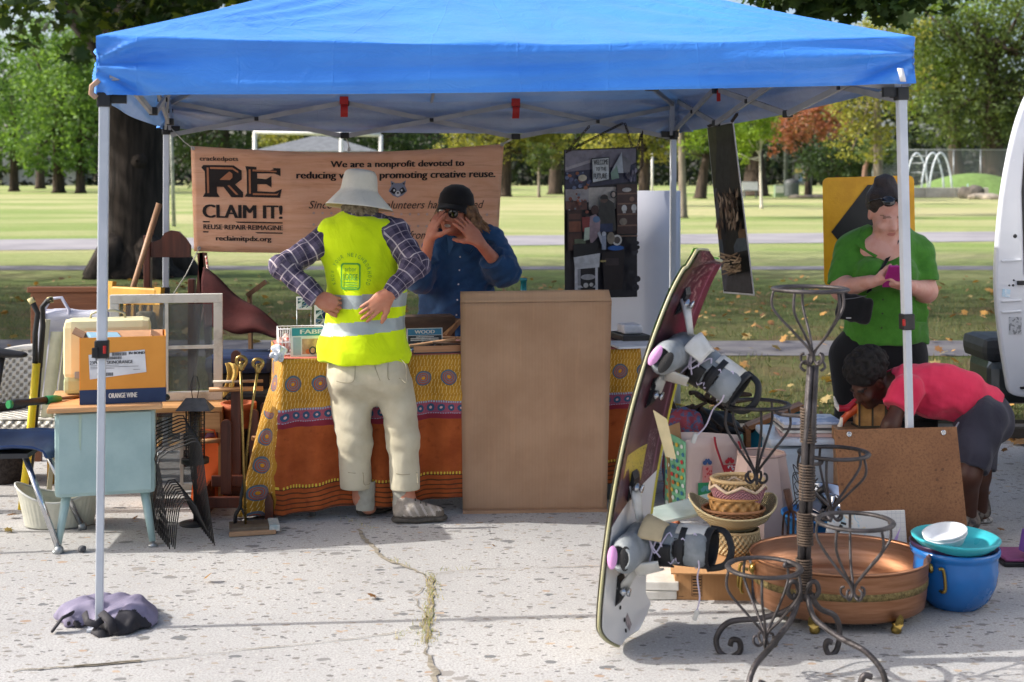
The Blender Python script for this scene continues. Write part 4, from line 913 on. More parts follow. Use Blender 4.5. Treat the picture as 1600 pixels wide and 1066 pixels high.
p2.R(.02, .008, .97, .99, '#141316'); p2.P([(.02, .01), (.35, .01), (.2, .38), (.02, .38)], '#3c3d20'); p2.P([(.02, .38), (.3, .36), (.3, .62), (.02, .64)], '#54545e'); p2.P([(.02, .60), (.97, .62), (.97, .68), (.02, .70)], '#6a5038'); p2.P([(.02, .68), (.97, .67), (.97, .74), (.02, .78)], '#4a5560'); p2.P([(.02, .78), (.25, .74), (.25, .98), (.02, .98)], '#5a5a66'); p2.P([(.2, .9), (.97, .86), (.97, .985), (.1, .985)], '#46434a')
r = random.Random(4)
for i in range(90):
    x, y = r.uniform(.2, .95), r.uniform(.40, .61); L, a = r.uniform(.03, .10), r.uniform(.7, 2.4); dx, dy = math.cos(a) * L, math.sin(a) * L * .5; p2.P([(x - dx, y - dy), (x + dy * .7 + .02, y - dx * .2), (x + dx, y + dy), (x - .02, y + dx * .1)], r.choice(['#6a5240', '#8a7460', '#4f3a2e', '#a5917c', '#3a2c26']))
for i in range(46):
    x, y = r.uniform(.35, .95), r.uniform(.76, .87); L, a = r.uniform(.08, .2), r.uniform(-.5, .3); dx, dy = math.cos(a) * L, math.sin(a) * L * .25; p2.P([(min(.96, x - dx), y - dy), (min(.96, x + dx), y + dy), (min(.96, x + dx), y + dy + .008), (x - dx, y - dy + .008)], r.choice(['#a08468', '#7d644c', '#c2a98a', '#5a4638']))
p2.done(mat('#d8d8dc', r=.5)); mb = MB(); chain(mb, p2.pt(.05, .0), tr_(2 / 3, 1.845)); mb.build('chain', CHN, p2.o, world=True); mb = MB(); chain(mb, p2.pt(.95, .0), tr_(2 / 3 - .11, 1.88)); mb.build('chain', CHN, p2.o, world=True)
# tall white panel standing behind the shop poster
b = PZ(1005, 8.42, .1); wp = MB(); xa, xb = PZ(930, 8.42, 0).x, PZ(1064, 8.42, 0).x; zt_w = P(0, 298, 8.42).z
wp.sheet(lambda u, v: (xa + (xb - xa) * u, 8.42 + .35 * max(0, u - .55) ** 2, .1 + (zt_w - .1) * v), 20, 4)
tag(wp.build('display_board', mat('#c9cbd4', r=.45, c2='#bfc2cc', vs=2), world=True, loc=b, solid=.02), 'tall plain white board standing behind the shop poster', 'display board')
# ================================================================ PEOPLE
from mathutils.bvhtree import BVHTree
def curve(pts, n=8):
    pts = [V(p) for p in pts]; out = []
    for i in range(len(pts) - 1):
        p0, p1, p2, p3 = pts[max(i - 1, 0)], pts[i], pts[i + 1], pts[min(i + 2, len(pts) - 1)]
        for k in range(n):
            t = k / n; out.append(.5 * ((2 * p1) + (p2 - p0) * t + (2 * p0 - 5 * p1 + 4 * p2 - p3) * t * t + (3 * p1 - p0 - 3 * p2 + p3) * t ** 3))
    return out + [pts[-1]]
def bvh(o, world_of=None):
    I = frame_of(o); me = o.data; return BVHTree.FromPolygons([I @ v.co for v in me.vertices], [tuple(p.vertices) for p in me.polygons])
def onto(tree_, Y0, off=.003):
    """lay flat artwork given in photograph pixels at distance Y0 onto a surface seen along +Y"""
    def f(px, npy):
        p = P(px, -npy, Y0); h = tree_.ray_cast(p - V((0, 1, 0)) , V((0, 1, 0)))
        return (h[0] - V((0, off, 0))) if h[0] is not None else p
    return f
def skin_mat(c, lipc, browc):
    t = MT('skin'); co = t.coord('Object'); b = hx(c)
    t.color(t.mix(t.noise(co, 22, 4).ss(.35, .7), b, tuple(x * y for x, y in zip(b, (.92, .8, .76))))); t.set(r=.5, spec=.4); t.bump(t.noise(co, 260, 2), .12, .002)
    t.b.inputs['Subsurface Weight'].default_value = .12; t.b.inputs['Subsurface Radius'].default_value = (.012, .004, .002); t.b.inputs['Subsurface Scale'].default_value = 1
    return [t.m, mat(lipc, r=.4, c2=lipc), mat(browc, r=.8, bump=.5, bs=300)]
def cloth(c, c2=None, b=.4, bs=700, vs=5, r=.85, wr=.25):
    t = MT('cloth'); co = t.coord('Object'); x = hx(c); y = hx(c2) if c2 else tuple(q * .82 for q in x)
    t.color(t.mix(t.noise(co, vs, 5).ss(.35, .68), x, y)); t.set(r=r, spec=.2, sheen=.15)
    t.bump(t.noise(co, bs, 2) * b * .12 + t.noise(t.coord('Object', (1, 1, .6)), 11, 4, .55, 1.5) * wr, .6, .02); return t.m
def headSD(s, M, sc=1.0, nose=1.0, jaw=1.0):
    q = lambda x, y, z: M @ V((x * sc, y * sc, z * sc)); R = M.to_3x3().to_4x4(); R = M.to_quaternion().to_matrix().to_4x4()
    e = lambda c, r, k=.02, op='u': s.ell(q(*c), tuple(x * sc for x in r), R, k=k * sc, op=op)
    e((0, .015, .035), (.074, .094, .088)); e((0, -.022, -.03), (.060, .072, .082), .03); e((0, -.04, -.082), (.040 * jaw, .042, .032), .035)
    for sx in (-1, 1):
        e((sx * .032, -.093, .002), (.017, .016, .010), .012, 's'); e((sx * .030, -.076, .001), (.0135, .013, .0125), .004); e((sx * .04, -.066, -.03), (.026, .024, .022), .025)
        e((sx * .074, .008, -.006), (.009, .019, .030), .012); e((sx * .080, .002, -.004), (.004, .010, .018), .006, 's'); e((sx * .032, -.084, .020), (.022, .010, .007), .015)
        s.cap(q(sx * .010, -.094, -.036), q(sx * .013, -.088, -.036), .0075 * sc, .006 * sc, k=.01 * sc)
    s.cap(q(0, -.088, .008), q(0, -.106 - .004 * (nose - 1), -.030), .0085 * sc, .0115 * sc * nose, k=.018 * sc)
    s.cap(q(-.016, -.090, -.0575), q(.016, -.090, -.0575), .006 * sc, k=.008 * sc); s.cap(q(-.013, -.088, -.067), q(.013, -.088, -.067), .0065 * sc, k=.008 * sc); e((0, -.102, -.0625), (.020, .006, .0016), .004, 's')
    e((0, -.075, -.094), (.018, .014, .013), .02)
def face_mi(M, sc):
    I = np.array(M.inverted())
    def f(c):
        p = (c @ I[:3, :3].T + I[:3, 3]) / sc; mi = np.zeros(len(c), int); fr = p[:, 1] < -.05
        mi[fr & ((p[:, 0] / .021) ** 2 + ((p[:, 2] + .0625) / .0095) ** 2 < 1) & (p[:, 1] < -.083)] = 1
        for sx in (-1, 1): mi[fr & (np.abs(p[:, 0] - sx * .033) < .021) & (np.abs(p[:, 2] - .0255 + 1.2 * (p[:, 0] - sx * .026) ** 2 * 4) < .0032)] = 2
        return mi
    return f
def lids(M, sc, parent, col='#1c1412', down=True):
    for sx in (-1, 1):
        mb = MB(); pts = [M @ V((sc * (sx * .030 + .0145 * math.cos(a)), sc * (-.0865 + .007 * math.cos(a) ** 2), sc * ((-.003 if down else .004) - .005 * math.sin(a)))) for a in [math.pi * i / 8 for i in range(9)]]
        mb.tube(pts, .0011 * sc, 5, cap=False); mb.build('eyelashes', mat(col, r=.6), parent, world=True)
def handSD(s, w, d, n, sd, curl=(.25, .4, .3), sc=1.0, spread=.07, thumb=(.7, .75, .25), curls=None):
    d = V(d).normalized(); n = V(n); n = (n - d * n.dot(d)).normalized(); sd = V(sd); sd = (sd - d * sd.dot(d) - n * sd.dot(n)).normalized(); w = V(w)
    R = basis((0, 0, 0), sd, d, n); s.ell(w + d * .05 * sc, (.042 * sc, .056 * sc, .0155 * sc), R, k=.014); s.cap(w, w + d * .03 * sc, .025 * sc, .027 * sc, k=.02, ax=n, fl=.68)
    for i, (o, L, r) in enumerate(((.030, .072, .0088), (.010, .080, .0090), (-.0105, .074, .0085), (-.029, .058, .0076))):
        p = w + (d * (.088 - .004 * abs(i - 1)) + sd * o) * sc; a = 0; cu = curls[i] if curls else curl; dd = d + sd * (1.5 - i) * spread; dd.normalize(); pts = [p - dd * .02 * sc, p]
        for f, c in zip((.44, .31, .25), cu):
            a += c; v = dd * math.cos(a) + n * math.sin(a); p = p + v * L * f * sc; pts.append(p)
        s.chain(pts, [r * sc * 1.08, r * sc, r * .96 * sc, r * .9 * sc, r * .76 * sc], k=.004)
    p = w + (d * .024 + sd * .026) * sc; t0 = (d * thumb[0] + sd * thumb[1] + n * thumb[2]).normalized(); t1 = (t0 + d * .35 + n * .1).normalized()
    s.chain([p, p + t0 * .042 * sc, p + t0 * .042 * sc + t1 * .032 * sc, p + t0 * .042 * sc + t1 * .055 * sc], [.0165 * sc, .0115 * sc, .0105 * sc, .0085 * sc], k=.012)
def bone_uv(bones, rad=.09):
    def f(vs):
        p = vs.astype(np.float64); best = np.full(len(p), 1e9); uv = np.stack([p[:, 0], p[:, 2], p[:, 1]], 1)
        for a, b, s0 in bones:
            a_, b_ = A3(a).astype(float), A3(b).astype(float); ba = b_ - a_; L = np.linalg.norm(ba); t0 = ((p - a_) @ ba) / L ** 2; t = np.clip(t0, 0, 1); d = np.linalg.norm(p - a_ - t[:, None] * ba, axis=1); r = p - a_ - t0[:, None] * ba; t = t0
            x = np.cross(ba / L, [0, .3, 1.0]); x /= np.linalg.norm(x); y = np.cross(ba / L, x); an = np.arctan2(r @ y, r @ x)
            m = (d < rad) & (d < best); best[m] = d[m]; uv[m] = np.stack([an * .055, s0 + t * L, np.zeros(len(p))], 1)[m]
        return {'cuv': uv}
    return f
def shoe(parent, heel, dirn, L=.26, W=.09, top='#a39a8e', sole='#57524b', up=.1):
    d = V(dirn).normalized(); sd = V((0, 0, 1)).cross(d); h = V(heel); s = SD(.03); U = V((0, 0, 1))
    s.cap(h + d * .045 + U * .05, h + d * .10 + U * .055, .040, .042); s.cap(h + d * .10 + U * .05, h + d * (L - .05) + U * .036, .042, .032, ax=sd, fl=1.15); s.cap(h + d * .06 + U * .06, h + d * .055 + U * up, .036, .039)
    s.cap(h + d * .06 + U * (up + .005), h + d * .055 + U * (up + .08), .029, .029, k=.005, op='s'); s.cut(h + U * .022, -U, .3); w_ = wrinkle(.0025, 50, 2); s.disp = w_
    lo = h - V((.32, .32, .02)); hi = h + V((.32, .32, .2))
    a = s.build('shoe', [mat(top, r=.75, c2='#8a8176', vs=22, bump=.5, bs=120), mat('#6e655b', r=.8, c2='#58514a', vs=30), mat('#c3bab0', r=.6) if top[1] in 'a4' else mat('#4a4540', r=.7)], parent, lo, hi, .0045, mi=lambda c: np.where((((c - A3(h)) @ A3(d) > L - .06) & (c[:, 2] < h.z + .052)) | (c[:, 2] < h.z + .034), 1, np.where((((c - A3(h)) @ A3(d) + .55 * (c[:, 2] - h.z)) % .034 < .011) & ((c - A3(h)) @ A3(d) > .05) & (c[:, 2] < h.z + .085), 2, 0)))
    s = SD(.02); s.cap(h + d * .04 + U * .014, h + d * .11 + U * .012, .043, .038, ax=U, fl=.45); s.cap(h + d * .11 + U * .012, h + d * (L - .045) + U * .016, .038, .043, ax=U, fl=.42); s.cut(h + U * .001, -U, .3)
    s.build('sole', mat(sole, r=.9, c2='#3d3a36', vs=40), a, lo, hi, .005)
    mb = MB()
    for i in range(4):
        c = h + d * (.105 + .024 * i) + U * (.099 - .012 * i); mb.tube([c - sd * .026, c + U * .006, c + sd * .026], .0034, 5)
    mb.build('laces', mat('#4a443d', r=.9), a, world=True); return a
# ---------------------------------------------------------------- woman in the hi-vis vest, seen from behind
def vest_woman():
    b = V((-.70, 6.1, 0)); o = thing('person', 'person in a sun hat and yellow hi vis vest standing with hands on their back', 'person', b)
    q = lambda x, y, Y=6.12: P(x, y, Y)
    shL, elL, wrL = q(511, 376), q(442, 416, 6.02), q(497, 466, 5.985); shR, elR, wrR = q(615, 366), q(651, 413, 6.02), q(608, 460, 5.94)
    hipL, knL, anL = q(546, 580), q(554, 685, 6.10), q(566, 778, 6.14); hipR, knR, anR = q(606, 580), q(630, 685, 6.08), q(633, 778, 6.07)
    SK = skin_mat('#b98068', '#8d5648', '#6b5a4a')
    s = SD(.04); s.cap(q(563, 372), q(566, 470), .12, .11, ax=(0, 1, 0), fl=.7); s.cap(q(566, 470), q(574, 560), .11, .15, ax=(0, 1, 0), fl=.75); s.cap(q(563, 365), q(566, 320, 6.16), .05, .047)
    HM = basis(q(567, 316, 6.17), (1, 0, 0), (0, -1, .12), (0, -.12, -1)); HM = TRS(q(567, 316, 6.17), (math.radians(14), 0, math.radians(172)))
    headSD(s, HM, .95)
    for a, e, w_, sc_ in ((shL, elL, wrL, 1), (shR, elR, wrR, 1)): s.chain([a, e, w_], [.045, .038, .026])
    for h_, k_, a_ in ((hipL, knL, anL), (hipR, knR, anR)): s.chain([h_, k_, a_, V((a_.x + .03, a_.y, .05))], [.085, .055, .036, .036])
    handSD(s, wrL, (.93, -.1, -.3), (.3, .9, -.2), (.25, .2, -.9), curl=(.75, 1.0, .5), sc=.92, thumb=(.75, .35, .5))
    handSD(s, wrR, (-.78, .02, -.62), (-.1, 1, .1), (.60, .1, -.78), curl=(.1, .12, .1), sc=1.0, spread=.05, thumb=(.75, .6, .0))
    s.build('body', SK, o, V((-1.25, 5.75, -.02)), V((-.30, 6.42, 1.6)), .0052, mi=face_mi(HM, .95))
    # plaid shirt
    t = MT('plaid_shirt'); u, v, _ = t.xyz(t.attr('cuv')); fu, fv = (u * 11.0).fract(), (v * 11.0).fract(); fu2, fv2 = (u * 22.0 + .5).fract(), (v * 22.0 + .5).fract()
    band = ((fu - .5).abs() < .24) + ((fv - .5).abs() < .24); c = t.mix(band * .5, '#5d566c', '#39354a'); c = t.mix((((fu - .03).abs() < .035) + ((fv - .03).abs() < .035)).min(1) * .75, c, '#c9bfc4'); c = t.mix((((fu - .5).abs() < .022) + ((fv - .5).abs() < .022)).min(1) * .55, c, '#b0a3ac')
    t.color(c); t.set(r=.9, spec=.2); t.bump(t.noise(t.coord('Object'), 12, 4, .55, 1.5), .35, .02); PL = t.m
    s = SD(.035); s.cap(q(535, 374), q(590, 368), .068, .068, ax=(0, 1, 0), fl=.85); s.cap(q(563, 380), q(567, 470), .142, .14, ax=(0, 1, 0), fl=.74); s.cap(q(567, 470), q(572, 545), .14, .17, ax=(0, 1, 0), fl=.74); s.cap(q(563, 365), q(565, 347, 6.13), .066, .061)
    for a, e, w_, sx in ((shL, elL, wrL, -1), (shR, elR, wrR, 1)):
        s.chain([a, e, w_], [.064, .053, .041]); s.cap(a, a.lerp(V((-.70, 6.12, a.z + .01)), .5), .068, .075); s.cut(w_ + (w_ - e).normalized() * .0, w_ - e, .06)
    w1 = wrinkle(.007, 34, 11); w2 = wrinkle(.003, 75, 12); s.disp = lambda p: w1(p) + w2(p)
    bones = [(shL, elL, 0), (elL, wrL, (elL - shL).length), (shR, elR, 0), (elR, wrR, (elR - shR).length)]
    s.build('shirt', PL, o, V((-1.25, 5.75, .6)), V((-.28, 6.4, 1.5)), .0055, attrs=bone_uv(bones))
    # vest
    s = SD(.03); s.cap(q(519, 369), q(604, 361), .064, .064, ax=(0, 1, 0), fl=.95); s.cap(q(558, 385), q(573, 462), .178, .148, ax=(0, 1, 0), fl=.70); s.cap(q(573, 462), q(566, 545), .149, .216, ax=(0, 1, 0), fl=.80, k=.08)
    s.cap(q(565, 356, 6.13), q(567, 318, 6.15), .068, .085, k=.01, op='s')
    for sh_, sx in ((shL, -1), (shR, 1)): s.cap(sh_ + V((sx * .075, 0, .0)), sh_ + V((sx * .05, -.01, -.20)), .068, .055, k=.015, op='s')
    s.cap(q(470, 559), q(660, 565), .04, .04, k=.005, op='s'); s.box(q(566, 640), (.4, .3, .222), None, .01, .006, 's')
    w1 = wrinkle(.009, 17, 5, (1, 1, .3)); w2 = wrinkle(.003, 42, 9, (1, 1, .5)); s.disp = lambda p: w1(p) + w2(p)
    YEL = cloth('#d3ee12', '#c2df08', vs=4, wr=.5, bs=500); YEL.node_tree.nodes['Principled BSDF'].inputs['Emission Strength'].default_value = 0
    SIL = mat('#a3adae', r=.4, c2='#98a3a5', vs=6, bump=.3, bs=40, me=.15); EDGM = mat('#cfd6a0', r=.7)
    zz = lambda y: H - (y - HY) / F * 6.0
    def vmi(c):
        sl = (c[:, 0] + .70) * .085; z = c[:, 2]; m = np.zeros(len(c), int); m[(z > zz(482) + sl * .3) & (z < zz(461) + sl * .3)] = 1; m[(z > zz(523) + sl) & (z < zz(503) + sl)] = 1; return m
    ve = s.build('safety_vest', [YEL, SIL], o, V((-1.05, 5.75, .6)), V((-.35, 6.45, 1.5)), .0055, mi=vmi)
    f = onto(bvh(ve), 6.0, .007); mb = MB(); G1 = mat('#4f9c2f', r=.7)
    for k in range(40):
        pass
    def rr(x0, y0, x1, y1, r): return [(cx + r * math.cos(a), cy + r * math.sin(a)) for cx, cy, a0 in ((x1 - r, y1 - r, 0), (x0 + r, y1 - r, 1.571), (x0 + r, y0 + r, 3.1416), (x1 - r, y0 + r, 4.712)) for a in [a0 + i * .3927 for i in range(5)]]
    oo, ii = rr(532, -453, 564, -411, 5), rr(534.5, -450.5, 561.5, -413.5, 4); n = len(oo)
    for i in range(n): mb.add([f(*oo[i]), f(*oo[(i + 1) % n]), f(*ii[(i + 1) % n]), f(*ii[i])], [(0, 1, 2, 3)])
    mb.text('arbor', 548, -424, 8, fn=f, width=19, hgt=7); mb.text('LODGE', 548, -438, 8, fn=f, width=23, hgt=10, bold=.025)
    for y in (442, 445.5, 449): mb.rect(537, -y - .8, 559, -y + .8, fn=f)
    tx = 'KNOW YOUR NEIGHBORHOOD'
    for i, ch in enumerate(tx):
        a = math.radians(205 - 230 * i / (len(tx) - 1)); cx, cy = 548 + 27 * math.cos(a), -430 + 29 * math.sin(a); ca, sa = math.cos(a - math.pi / 2), math.sin(a - math.pi / 2)
        if ch != ' ': mb.text(ch, 0, 0, 8, fn=lambda x, y: f(cx + x * ca - y * sa, cy + x * sa + y * ca), hgt=6, width=3.6 if ch != 'I' else 1)
    mb.build('emblem', G1, ve, world=True)
    # trousers
    s = SD(.05); s.cap(q(571, 545), q(574, 575), .185, .185, ax=(0, 1, 0), fl=.68); s.chain([q(543, 585), q(551, 640, 6.11), q(555, 690, 6.1), q(556, 762, 6.12)], [.098, .088, .077, .071], k=.015); s.chain([q(607, 585), q(623, 640, 6.1), q(630, 690, 6.08), q(633, 764, 6.07)], [.097, .080, .073, .066], k=.015); s.ell(q(548, 592, 6.05), (.08, .07, .08)); s.ell(q(602, 590, 6.05), (.08, .07, .08)); s.cut(q(572, 536), (.05, 0, 1), .2)
    s.cap(q(577, 580, 5.94), q(592, 622, 5.97), .006, .014, k=.03, op='s'); s.cap(q(593, 622, 5.9), q(595, 700, 5.9), .008, .02, k=.02, op='s'); s.cap(q(593, 628, 6.3), q(595, 700, 6.3), .008, .02, k=.02, op='s'); s.cut(q(557, 762, 6.12), (0, 0, -1), .095); s.box(q(640, 820, 6.07), (.13, .15, (820 - 765) / 343), None, .004, .004, 's')
    w1 = wrinkle(.005, 20, 21, (1, 1, .8)); w2a = wrinkle(.0034, 30, 23, (.6, .6, 1.8)); w2 = lambda p: w2a(p) * (.4 + np.exp(-((p[:, 2] - .40) / .10) ** 2) + .8 * np.exp(-((p[:, 2] - .66) / .08) ** 2)); s.disp = lambda p: (w1(p) + w2(p)) * np.clip((p[:, 2] - .12) * 6, .15, 1)
    KH = cloth('#c4bda6', '#b3ab93', vs=6, wr=.35, bs=600)
    s.build('trousers', KH, o, V((-1.0, 5.7, .1)), V((-.3, 6.45, .95)), .006)
    f = onto(bvh(bpy.data.objects['trousers']), 5.8, .001); mb = MB()
    for pts in ([(575, 566), (580, 585), (588, 604)], [(600, 574), (617, 573), (634, 571), (635, 586), (634, 598), (618, 602), (602, 603), (600, 588), (600, 574)], [(512, 580), (528, 579), (545, 578), (547, 592), (544, 606), (528, 608), (516, 606)], [(533, 757), (545, 758), (557, 758), (569, 757), (578, 756)], [(612, 757), (622, 758), (634, 758), (645, 757), (653, 756)]): mb.tube(curve([f(x, -y) for x, y in pts], 4), .0016, 4)
    mb.build('seams', mat('#948d78', r=.9), bpy.data.objects['trousers'], world=True)
    for an in (q(571, 775, 6.13), q(629, 775, 6.07)): mb = MB(); mb.lathe([(.044, -.06), (.046, -.03), (.043, 0), (.046, .02), (.045, .07)], 14, c=an); mb.build('sock', cloth('#a8a699', vs=30), o, world=True)
    shoe(o, q(561, 806, 6.16), (.55, .6, 0), .25); shoe(o, q(612, 816, 6.05), (1, .12, 0), .255)
    # hat, hair, collar
    Mh = TRS(q(561, 295, 6.15), (math.radians(-6), math.radians(5), 0), (1, 1, .95)); mb = MB()
    prof = [(.001, .094), (.045, .093), (.072, .087), (.084, .073), (.090, .04), (.094, .004), (.096, -.010), (.108, -.022), (.130, -.044), (.153, -.068), (.174, -.092), (.172, -.096), (.150, -.072), (.126, -.046), (.100, -.02), (.092, 0)]
    mb.lathe(prof, 48, M=Mh, sx=.89, sy=.92, wob=lambda a, z: 1 + (0 if z > .05 else .018 * math.sin(3 * a + 1) + (.08 * math.sin(5 * a + .6) + .05 * math.sin(2 * a)) * max(0, -z - .03) * 12))
    ht = mb.build('sun_hat', cloth('#dcd9ce', '#cfccc0', vs=7, wr=.5, bs=500), o, world=True, sub=1)
    s = SD(.02); r = np.random.default_rng(3)
    for i in range(60):
        x = r.uniform(-1, 1); p0 = q(563 + x * 27, 321 + 3 * abs(x), 6.08 + .05 * x * x); s.cap(p0, p0 + V((r.normal() * .010, r.normal() * .01 - .008, -r.uniform(.030, .062))), .010, .006, k=.006)
    s.build('hair', mat('#8a7e6c', r=.7, c2='#54493c', vs=60, bump=.8, bs=200), o, q(563, 330, 6.1) - V((.15, .15, .12)), q(563, 330, 6.1) + V((.15, .15, .1)), .004)
vest_woman()
# ---------------------------------------------------------------- woman in the denim shirt behind the table
def denim_woman():
    b = V((-.28, 7.08, 0)); o = thing('person', 'laughing person in a black cap, sunglasses and blue denim shirt behind the table', 'person', b)
    q = lambda x, y, Y=7.06: P(x, y, Y)
    shR, elR, wrR = q(686, 385), q(657, 436, 6.90), q(671, 375, 6.83); shL, elL, wrL = q(767, 378), q(787, 424, 6.96), q(748, 378, 6.82)
    SK = skin_mat('#b97c66', '#96504a', '#6a4a36'); HM = TRS(q(711, 331, 6.95), (math.radians(4), math.radians(4), math.radians(-20)))
    s = SD(.04); s.cap(q(725, 385), q(718, 520), .13, .14, ax=(0, 1, 0), fl=.7); s.cap(q(726, 380), q(716, 340, 6.98), .055, .05); headSD(s, HM, 1.0)
    s.chain([shR, elR, wrR], [.045, .038, .026]); s.chain([shL, elL, wrL], [.045, .04, .026])
    for x in (-.09, .09): s.chain([V((b.x + x, 7.08, .74)), V((b.x + x, 7.06, .42)), V((b.x + x, 7.1, .04)), V((b.x + x, 6.98, .04))], [.085, .055, .036, .034])
    handSD(s, wrR, (.30, .02, .95), (.75, .55, -.2), (.5, -.85, .0), curl=(.15, .2, .2), spread=.06, thumb=(.5, .8, .4))
    handSD(s, wrL, (-.62, -.02, .76), (-.45, .85, -.2), (-.75, -.45, -.5), curl=(.1, .18, .15), spread=.06, thumb=(.6, .6, .5))
    s.build('body', SK, o, V((-.78, 6.6, -.02)), V((.12, 7.4, 1.6)), .005, mi=face_mi(HM, 1))
    # mouth open in a laugh
    mb = MB(); mb.lathe([(.001, .0045), (.014, .0035), (.017, 0)], 14, sx=1.1, sy=.6, M=HM @ TRS((0, -.0935, -.063), (math.radians(90), 0, 0)))
    mb.build('teeth', mat('#d8d0c6', r=.3), o, world=True)
    DEN = cloth('#2a4e78', '#1f3c60', vs=7, wr=.5, bs=900)
    s = SD(.04); s.cap(q(694, 382), q(760, 376), .078, .078, ax=(0, 1, 0), fl=.9); s.cap(q(724, 395), q(712, 470), .165, .185, ax=(0, 1, 0), fl=.72); s.cap(q(712, 470), q(706, 545), .19, .215, ax=(0, 1, 0), fl=.7)
    cR, cL = elR.lerp(wrR, .42), elL.lerp(wrL, .45)
    s.chain([shR, elR, cR], [.080, .070, .060]); s.chain([shL, elL, cL], [.084, .078, .066]); s.cut(cR, wrR - elR, .09); s.cut(cL, wrL - elL, .09)
    s.cap(q(712, 360, 6.9), q(716, 396, 6.86), .045, .018, k=.01, op='s'); s.cap(q(724, 372, 7.05), q(718, 345, 7.0), .062, .07, k=.01, op='s')
    w1 = wrinkle(.010, 24, 31, (1, 1, .6)); w2 = wrinkle(.004, 60, 32); s.disp = lambda p: w1(p) + w2(p)
    sh = s.build('denim_shirt', DEN, o, V((-.85, 6.6, .55)), V((.2, 7.45, 1.45)), .006)
    f = onto(bvh(sh), 6.86, .002); mb = MB()
    for y in (403, 424, 446, 470, 494): mb.disc(718 - (y - 403) * .06, -y, 1.4, 0, f, 10)
    mb.build('button', mat('#cfd2d6', r=.3), sh, world=True); mb = MB()
    for pl in ([(696, 368), (708, 384), (700, 400), (688, 384)], [(736, 366), (722, 392), (732, 400), (748, 378)]): MB().poly([(x, -y) for x, y in pl], 0, onto(bvh(sh), 6.86, .006)).build('collar', DEN, sh, world=True, solid=.004)
    # trousers behind the table
    s = SD(.05); s.cap(V((b.x - .02, 7.08, .78)), V((b.x + .02, 7.08, .74)), .15, .15, ax=(0, 1, 0), fl=.75)
    for x in (-.09, .09): s.chain([V((b.x + x, 7.08, .72)), V((b.x + x, 7.06, .42)), V((b.x + x, 7.1, .1))], [.105, .08, .06])
    s.build('trousers', cloth('#2b2c33'), o, V((-.6, 6.8, .05)), V((.05, 7.4, 1.0)), .01)
    for x in (-.09, .09): shoe(o, V((b.x + x, 7.14, 0)), (0, -1, 0), .25, top='#4a4642')
    # cap, sunglasses, hair
    Mc = HM @ TRS((0, .014, .060), (math.radians(-3), 0, 0)); mb = MB(); mb.lathe([(.001, .080), (.03, .077), (.062, .060), (.082, .030), (.089, -.005), (.090, -.022)], 28, sy=1.16, M=Mc)
    CAP = cloth('#15151a', '#0d0d11', vs=9, bs=500); cp_ = mb.build('cap', CAP, o, world=True, solid=.004)
    mb = MB(); mb.sheet(lambda u, v: Mc @ V((math.sin((u - .5) * 2.3) * (.084 + .004 * v), -math.cos((u - .5) * 2.3) * (.098 + .055 * v * math.cos((u - .5) * 1.6)), -.016 - .022 * v - .028 * (abs(u - .5) * 2) ** 2 * v)), 16, 6); mb.build('cap_brim', CAP, cp_, world=True, solid=.005)
    mb = MB()
    for sx in (-1, 1): mb.lathe([(.001, .003), (.018, .0025), (.023, 0), (.023, -.004)], 20, M=HM @ TRS((sx * .031, -.100, .004), (math.radians(90), 0, math.radians(sx * 8))))
    gl = mb.build('sunglasses', mat('#0b0a0c', r=.12, c2='#120f14', coat=.6), o, world=True); mb = MB()
    for sx in (-1, 1): mb.ring((0, 0, 0), .0245, .0028, n=24, M=HM @ TRS((sx * .031, -.099, .004), (math.radians(90), 0, math.radians(sx * 8)))); mb.tube([HM @ V((sx * .055, -.092, .008)), HM @ V((sx * .078, -.04, .010)), HM @ V((sx * .08, .01, .008))], .0025, 6)
    mb.tube([HM @ V((-.009, -.102, .006)), HM @ V((0, -.105, .009)), HM @ V((.009, -.102, .006))], .0025, 6); mb.build('frame', mat('#1b1413', r=.3), gl, world=True)
    s = SD(.02); r = np.random.default_rng(8)
    for i in range(90):
        sx = 1 if i % 3 else -1; p0 = HM @ V((sx * r.uniform(.072, .088), r.uniform(-.03, .075), r.uniform(-.01, .03))); p1 = p0 + V((sx * r.uniform(-.005, .04) + .005, r.normal() * .022, -r.uniform(.04, .085))); p2_ = p1 + V((r.normal() * .03, r.normal() * .02, -r.uniform(.02, .065 if sx > 0 else .03)))
        s.chain([p0, p1, p2_], [.012, .009, .004], k=.006)
    s.build('hair', mat('#8d6a48', r=.6, c2='#5f4230', vs=50, bump=.9, bs=160), o, HM @ V((0, 0, 0)) - V((.22, .22, .25)), HM @ V((0, 0, 0)) + V((.24, .22, .15)), .0045)
denim_woman()
